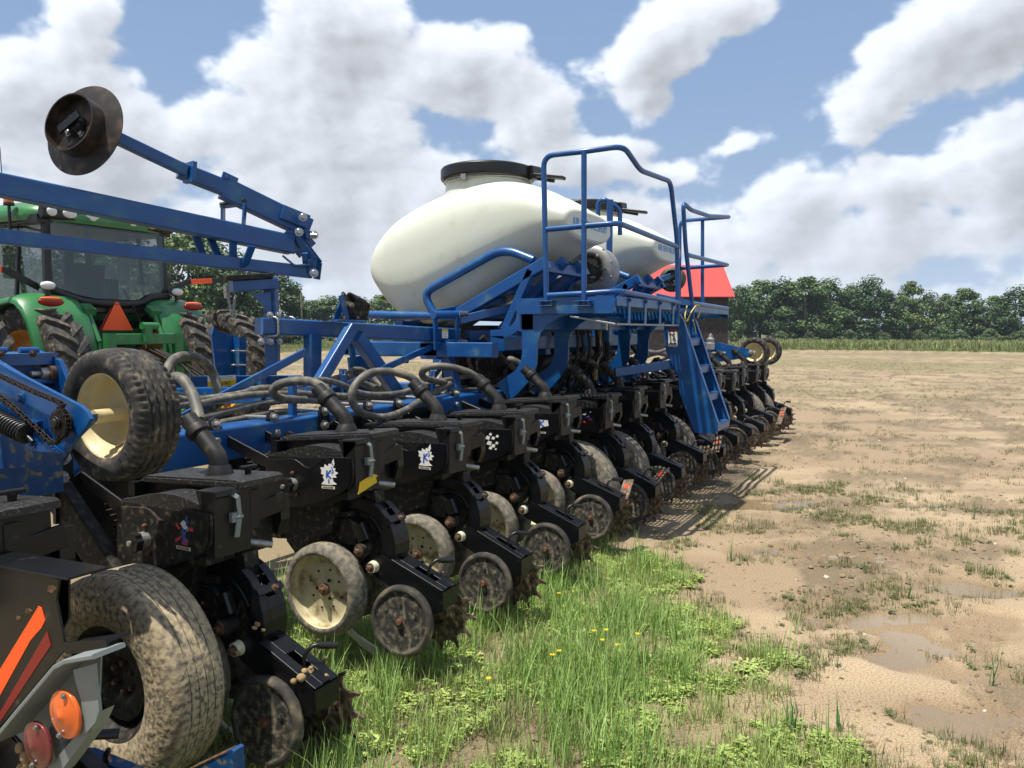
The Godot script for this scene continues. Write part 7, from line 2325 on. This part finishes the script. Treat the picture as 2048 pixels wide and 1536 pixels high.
func tractor() -> void:
	var cx := 6.95; var zr := -10.3
	var t := thing("tractor", Vector3(cx, 0, zr - 1.5), "green tractor seen from behind with yellow rims and an orange warning triangle", "tractor")
	for q in [-1.98, -1.04, 1.04, 2.05]: tractor_wheel(t, Vector3(cx + q, 1.0, zr), 1.01, 0.47)
	# front wheels far ahead
	for q in [-1.0, 1.0]:
		var fwh := MB.new()
		fwh.lathe([Vector2(0.4, -0.2), Vector2(0.7, -0.22), Vector2(0.75, -0.1), Vector2(0.75, 0.1), Vector2(0.7, 0.22), Vector2(0.4, 0.2)], Vector3(cx + q, 0.75, zr - 3.1), Vector3.RIGHT, 40)
		var ft := part("front_tyre", fwh, M.tractor_tyre, t)
		var fr := MB.new()
		fr.lathe([Vector2(0.42, 0.18), Vector2(0.3, 0.05), Vector2(0, 0.05)], Vector3(cx + q, 0.75, zr - 3.1), Vector3(signf(q), 0, 0), 30)
		fr.lathe([Vector2(0.42, 0.18), Vector2(0.3, 0.05), Vector2(0, 0.05)], Vector3(cx + q, 0.75, zr - 3.1), Vector3(-signf(q), 0, 0), 30)
		part("rim", fr, M.rim_yellow, ft)
	# axle and rear housing
	var m := MB.new()
	m.rod(Vector3(cx - 2.1, 1.0, zr), Vector3(cx + 2.1, 1.0, zr), 0.09, 14)
	m.box(Vector3(cx, 1.0, zr - 0.2), Vector3(0.7, 0.7, 1.2))
	m.box(Vector3(cx, 1.0, zr - 2.3), Vector3(0.6, 0.6, 3.2))
	part("rear_axle", m, M.muddy_black, t)
	m = MB.new()
	m.bar(Vector3(cx, 1.75, zr - 2.0), Vector3(cx, 1.6, zr - 4.4), 0.85, 0.8, BY, 0.16)
	part("bonnet", m, M.green, t)
	# rear body panel and fenders
	m = MB.new()
	m.bar(Vector3(cx - 0.62, 1.82, zr - 0.35), Vector3(cx + 0.62, 1.82, zr - 0.35), 0.34, 0.5, BY, 0.07)
	m.bar(Vector3(cx - 0.5, 1.5, zr - 0.3), Vector3(cx + 0.5, 1.5, zr - 0.3), 0.3, 0.4, BY, 0.04)
	part("rear_panel", m, M.green, t)
	for s in [-1, 1]:
		m = MB.new()
		var rows := []
		for i in 11:
			var a := deg_to_rad(-8.0 + 140.0 * i / 10.0)         # from the rear edge over the top to the front
			var R := 1.16
			var row := PackedVector3Array()
			for q in [[0.52, -0.1], [0.56, 0.0], [0.7, 0.035], [0.95, 0.045], [1.2, 0.03], [1.34, -0.01], [1.38, -0.07], [1.34, -0.09], [0.95, -0.02], [0.6, -0.05]]:
				var rr: float = R + q[1] * (1.2 if i > 0 else 0.5)
				row.append(Vector3(cx + s * q[0], 1.02 + sin(a) * rr * 0.93, zr + cos(a) * rr * (0.5 if cos(a) > 0 else 0.95)))
			rows.append(row)
		m.grid(rows, true, s > 0)
		var fe := part("fender", m, M.green, t)
		# oval tail light and round work light
		var lp := Vector3(cx + s * 1.08, 2.02, zr + 0.42)
		m = MB.new()
		m.ball(lp, Vector3(0.17, 0.062, 0.05), 20, 10)
		part("tail_light", m, mat(Color(0.55, 0.05, 0.03), 0.15), fe)
		m = MB.new()
		m.ball(lp + Vector3(0, 0.04, 0.005), Vector3(0.15, 0.03, 0.045), 20, 8)
		part("turn_light", m, M.lens_amber, fe)
		var wl := Vector3(cx + s * 0.98, 2.24, zr + 0.2)
		m = MB.new()
		m.ball(wl, Vector3(0.1, 0.055, 0.05), 18, 10)
		part("work_light", m, M.lens_white, fe)
		m = MB.new()
		m.rod(wl + Vector3(0, -0.06, -0.02), wl + Vector3(0, -0.13, -0.02), 0.03, 8)
		m.ball(wl + Vector3(0, 0, -0.03), Vector3(0.105, 0.06, 0.045), 14, 8)
		part("light_mount", m, M.black_smooth, fe)
	# cab: posts, glass, roof
	var zb := zr + 0.05; var zf := zr - 1.9
	var ybt := 2.2; var yt := 3.12
	m = MB.new()
	for s in [-1, 1]:
		m.bar(Vector3(cx + s * 0.9, ybt - 0.1, zb), Vector3(cx + s * 0.86, yt, zb - 0.06), 0.09, 0.09, Vector3.BACK, 0.02)
		m.bar(Vector3(cx + s * 0.95, 1.5, zf), Vector3(cx + s * 0.86, yt, zf + 0.1), 0.08, 0.08, Vector3.BACK, 0.02)
		m.bar(Vector3(cx + s * 0.9, ybt - 0.1, zb), Vector3(cx + s * 0.95, 1.7, zf), 0.08, 0.12, BY, 0.02)
		m.bar(Vector3(cx + s * 0.98, ybt - 0.3, zb - 0.6), Vector3(cx + s * 0.88, yt, zb - 0.6), 0.05, 0.05, Vector3.BACK, 0.01)
	m.bar(Vector3(cx - 0.9, yt + 0.02, zb - 0.06), Vector3(cx + 0.9, yt + 0.02, zb - 0.06), 0.1, 0.09, BY, 0.02)
	m.tube(curve([Vector3(cx - 0.92, ybt + 0.02, zb), Vector3(cx - 0.6, ybt - 0.1, zb + 0.02), Vector3(cx - 0.3, ybt - 0.16, zb + 0.02), Vector3(cx + 0.35, ybt - 0.16, zb + 0.02), Vector3(cx + 0.6, ybt - 0.06, zb + 0.02), Vector3(cx + 0.92, ybt - 0.02, zb)], 5), 0.06, 8)
	m.bar(Vector3(cx - 0.9, ybt - 0.2, zb - 0.05), Vector3(cx + 0.9, ybt - 0.2, zb - 0.05), 0.12, 0.2, BY, 0.02)
	m.box(Vector3(cx, 1.75, (zb + zf) / 2), Vector3(1.7, 0.1, 1.6))
	part("cab_frame", m, M.black_smooth, t)
	m = MB.new()
	var win := [Vector2(-0.84, ybt + 0.05), Vector2(-0.5, ybt - 0.06), Vector2(-0.25, ybt - 0.1), Vector2(0.35, ybt - 0.1), Vector2(0.5, ybt - 0.03), Vector2(0.84, ybt + 0.0), Vector2(0.84, yt - 0.06), Vector2(0.78, yt - 0.02), Vector2(-0.78, yt - 0.02), Vector2(-0.84, yt - 0.06)]
	m.prism(win, Vector3(cx, 0, zb + 0.02), Vector3.RIGHT, BY, Vector3(0, 0, 0.006))
	part("rear_window", m, M.glass, t)
	for s in [-1, 1]:
		m = MB.new()
		m.prism([Vector2(zb, ybt), Vector2(zb - 0.06, yt), Vector2(zf + 0.1, yt), Vector2(zf, 1.75), Vector2(zb - 0.6, 1.9)], Vector3(cx + s * 0.91, 0, 0), Vector3(0, 0, 1), BY, Vector3(0.006, 0, 0))
		part("side_window", m, M.glass, t)
	m = MB.new()
	m.prism([Vector2(-0.85, 1.8), Vector2(0.85, 1.8), Vector2(0.82, yt), Vector2(-0.82, yt)], Vector3(cx, 0, zf + 0.02), Vector3.RIGHT, BY, Vector3(0, 0, 0.006))
	part("windscreen", m, M.glass, t)
	# seat and console inside
	m = MB.new()
	m.bar(Vector3(cx + 0.0, 2.15, zb - 0.62), Vector3(cx + 0.0, 2.62, zb - 0.56), 0.56, 0.16, Vector3.BACK, 0.07)
	m.bar(Vector3(cx - 0.28, 2.2, zb - 0.55), Vector3(cx - 0.28, 2.78, zb - 0.5), 0.13, 0.1, Vector3.BACK, 0.04)
	m.bar(Vector3(cx, 2.1, zb - 1.05), Vector3(cx, 2.1, zb - 0.6), 0.56, 0.16, BY, 0.05)
	m.bar(Vector3(cx + 0.42, 1.8, zb - 0.7), Vector3(cx + 0.42, 2.42, zb - 0.7), 0.2, 0.3, Vector3.BACK, 0.04)
	m.bar(Vector3(cx - 0.6, 1.8, zb - 0.5), Vector3(cx - 0.6, 2.3, zb - 0.5), 0.2, 0.2, Vector3.BACK, 0.08)
	m.bar(Vector3(cx + 0.5, 2.4, zb - 1.1), Vector3(cx + 0.5, 2.62, zb - 1.1), 0.2, 0.05, Vector3.BACK, 0.02)
	part("driver_seat", m, M.black_smooth, t)
	# roof
	m = MB.new()
	var rr2 := []
	for q in [[1.08, 3.1], [1.12, 3.18], [1.08, 3.28], [0.95, 3.36], [0.6, 3.42], [0.0, 3.44]]: rr2.append(q)
	var rws := []
	for q in rr2:
		var row := PackedVector3Array()
		for j in 40:
			var a := TAU * j / 40
			var e := 0.45
			var f: float = q[0]
			row.append(Vector3(cx + signf(cos(a)) * pow(absf(cos(a)), e) * 0.98 * f, q[1], zr - 1.0 + signf(sin(a)) * pow(absf(sin(a)), e) * 1.05 * f))
		rws.append(row)
	m.grid(rws, true, true)
	part("cab_roof", m, M.green, t)
	m = MB.new()
	m.box(Vector3(cx, 3.12, zr - 1.0), Vector3(2.0, 0.1, 2.1))
	m.bar(Vector3(cx - 0.98, 3.2, zr + 0.1), Vector3(cx + 0.98, 3.2, zr + 0.1), 0.1, 0.16, BY, 0.05)
	part("roof_underside", m, M.black_smooth, t)
	for q in [-0.86, -0.62, -0.3, 0.3, 0.62, 0.86]:
		m = MB.new()
		m.ball(Vector3(cx + q, 3.21, zr + 0.15), Vector3(0.1 if absf(q) < 0.8 else 0.07, 0.06, 0.03), 16, 8)
		part("roof_light", m, M.lens_white, t)
	# beacon and mirrors
	m = MB.new()
	m.lathe([Vector2(0.055, 0.0), Vector2(0.06, 0.03), Vector2(0.055, 0.09), Vector2(0.035, 0.13), Vector2(0, 0.14)], Vector3(cx - 1.12, 3.32, zr - 0.35), BY, 18, 0.5)
	var be := part("beacon", m, M.lens_amber, t)
	m = MB.new(); m.lathe([Vector2(0.065, -0.03), Vector2(0.065, 0.0), Vector2(0, 0.0)], Vector3(cx - 1.12, 3.32, zr - 0.35), BY, 16); m.rod(Vector3(cx - 1.12, 2.95, zr - 0.35), Vector3(cx - 1.12, 3.3, zr - 0.35), 0.02, 8); m.bar(Vector3(cx - 1.12, 3.0, zr - 0.35), Vector3(cx - 0.85, 3.05, zr - 0.4), 0.03, 0.03)
	part("beacon_base", m, M.black_smooth, be)
	m = MB.new(); m.rod(Vector3(cx - 1.1, 3.3, zr - 0.5), Vector3(cx - 1.12, 4.05, zr - 0.5), 0.006, 5)
	part("aerial", m, M.black_smooth, t)
	for s in [-1, 1]:
		m = MB.new()
		m.tube(bent([Vector3(cx + s * 0.9, 3.0, zf + 0.3), Vector3(cx + s * 1.5, 3.0, zf + 0.2), Vector3(cx + s * 1.5, 2.4, zf + 0.2)], 0.08), 0.016, 6)
		m.bar(Vector3(cx + s * 1.42, 2.42, zf + 0.2), Vector3(cx + s * 1.42, 2.9, zf + 0.2), 0.2, 0.06, Vector3.BACK, 0.02)
		part("mirror", m, M.black_smooth, t)
		# width markers with orange tips
		m = MB.new()
		m.bar(Vector3(cx + s * 0.95, 2.22, zb - 0.1), Vector3(cx + s * 1.35, 2.42, zb - 0.1), 0.03, 0.09, BY, 0.01)
		m.bar(Vector3(cx + s * 1.35, 2.42, zb - 0.1), Vector3(cx + s * 2.2, 2.5, zb - 0.1), 0.03, 0.08, BY, 0.01)
		var wa := part("marker_arm_bar", m, M.black_smooth, t)
		m = MB.new()
		m.bar(Vector3(cx + s * 1.42, 2.425, zb - 0.08), Vector3(cx + s * 1.82, 2.465, zb - 0.08), 0.014, 0.08, BY, 0.004)
		part("orange_reflector", m, M.orange, wa)
	# slow-vehicle triangle
	m = MB.new()
	m.prism([Vector2(-0.24, 1.66), Vector2(0.24, 1.66), Vector2(0.02, 2.06), Vector2(-0.02, 2.06)], Vector3(cx + 0.03, 0, zr + 0.12), Vector3.RIGHT, BY, Vector3(0, 0, 0.008))
	part("warning_triangle", m, M.orange, t)
	m = MB.new()
	m.prism([Vector2(-0.27, 1.66), Vector2(0.22, 1.66), Vector2(0.0, 2.05), Vector2(-0.05, 2.05)], Vector3(cx + 0.03, 0, zr + 0.1), Vector3.RIGHT, BY, Vector3(0, 0, 0.008))
	part("triangle_border", m, M.red_tape, t)
	# three-point quick hitch
	var zh := zr + 0.75
	m = MB.new()
	for s in [-1, 1]:
		m.bar(Vector3(cx + s * 0.52, 0.5, zh), Vector3(cx + s * 0.52, 1.62, zh), 0.14, 0.1, Vector3.BACK, 0.015)
		m.bar(Vector3(cx + s * 0.52, 0.52, zh), Vector3(cx + s * 0.56, 0.42, zh + 0.16), 0.1, 0.1, Vector3.UP, 0.02)
	m.bar(Vector3(cx - 0.46, 1.54, zh), Vector3(cx + 0.46, 1.54, zh), 0.085, 0.15, BY, 0.015)
	m.bar(Vector3(cx, 1.5, zh + 0.06), Vector3(cx, 1.72, zh + 0.06), 0.12, 0.08, Vector3.BACK, 0.02)
	m.rod(Vector3(cx - 0.08, 1.72, zh + 0.05), Vector3(cx + 0.16, 1.72, zh + 0.05), 0.05, 12)
	part("quick_hitch", m, M.green, t)
	for s in [-1, 1]:
		m = MB.new()
		m.rod(Vector3(cx + s * 0.5, 1.95, zr + 0.25), Vector3(cx + s * 0.5, 1.5, zr + 0.5), 0.035, 10)
		m.rod(Vector3(cx + s * 0.5, 1.5, zr + 0.5), Vector3(cx + s * 0.47, 0.7, zr + 0.62), 0.028, 10)
		m.ball(Vector3(cx + s * 0.46, 0.66, zr + 0.62), Vector3(0.09, 0.12, 0.08), 10, 8)
		m.bar(Vector3(cx + s * 0.42, 0.62, zr), Vector3(cx + s * 0.5, 0.6, zr + 0.8), 0.06, 0.12, BY, 0.02)
		m.bar(Vector3(cx + s * 0.5, 1.98, zr + 0.2), Vector3(cx + s * 0.5, 1.9, zr + 0.34), 0.16, 0.1, BY, 0.02)
		part("lift_link", m, M.green, t)
	m = MB.new()
	m.bar(Vector3(cx - 0.2, 0.8, zr + 0.35), Vector3(cx - 0.2, 1.5, zr + 0.4), 0.22, 0.2, Vector3.BACK, 0.03)
	for k in 6: m.box(Vector3(cx - 0.2, 0.9 + 0.1 * k, zr + 0.5), Vector3(0.2, 0.05, 0.06))
	var rg := RandomNumberGenerator.new(); rg.seed = 8
	for k in 9:
		var x := cx + rg.randf_range(-0.1, 0.5)
		m.tube(curve([Vector3(x, 1.4, zr + 0.4), Vector3(x + 0.1, 1.2, zr + 0.8), Vector3(x + rg.randf_range(-0.2, 0.3), 0.9, zr + 1.3), Vector3(x + rg.randf_range(-0.2, 0.4), 0.8, zr + 2.0)], 5), 0.016, 6)
	m.tube(curve([Vector3(cx + 0.3, 2.25, zr - 0.1), Vector3(cx + 0.26, 2.0, zr + 0.15), Vector3(cx + 0.3, 1.7, zr + 0.3), Vector3(cx + 0.2, 1.4, zr + 0.5)], 5), 0.012, 5)
	part("remote_valves", m, M.muddy_black, t)
	# drawbar linkage of the planter reaching the hitch
	var d := thing("planter_tongue", Vector3(7.05, 0.6, -6.5), "blue planter tongue reaching from the frame to the tractor's hitch", "tongue")
	m = MB.new()
	m.bar(Vector3(7.05, 0.75, -9.3), Vector3(7.1, 1.0, -4.4), 0.2, 0.22, BY, 0.02)
	m.bar(Vector3(7.1, 1.0, -4.5), Vector3(7.1, 1.45, -4.4), 0.2, 0.2, Vector3.BACK, 0.02)
	part("beam", m, M.blue, d)
	var h := thing("jack_stand_plate", PZ(460, 760, -4.9), "upright blue hook plate with a clamped tube before the tractor's right tyres", "bracket")
	m = MB.new()
	m.prism([Vector2(0, 0), Vector2(0.02, 0.0), Vector2(0.05, -0.03), Vector2(0.2, -0.06), Vector2(0.2, -0.5), Vector2(0.02, -0.42), Vector2(-0.02, -0.06)], PZ(424, 655, -4.9), Vector3.RIGHT, BY, Vector3(0, 0, 0.02))
	part("hook_plate", m, M.blue, h)
	m = MB.new()
	m.bar(PZ(479, 674, -4.85), PZ(479, 770, -4.85), 0.08, 0.08, Vector3.BACK, 0.008)
	part("tube", m, M.blue, h)
	m = MB.new()
	for y in [702, 730]: m.tube(bent([PZ(464, y, -4.85), PZ(466, y, -4.78), PZ(490, y, -4.78), PZ(491, y, -4.85)], 0.02), 0.008, 6)
	part("u_bolts", m, M.zinc, h)

func _ready() -> void:
	setting()
	materials()
	ground_setup()
	build_ground()
	build_weeds()
	build_trees()
	build_barn()
	machine()
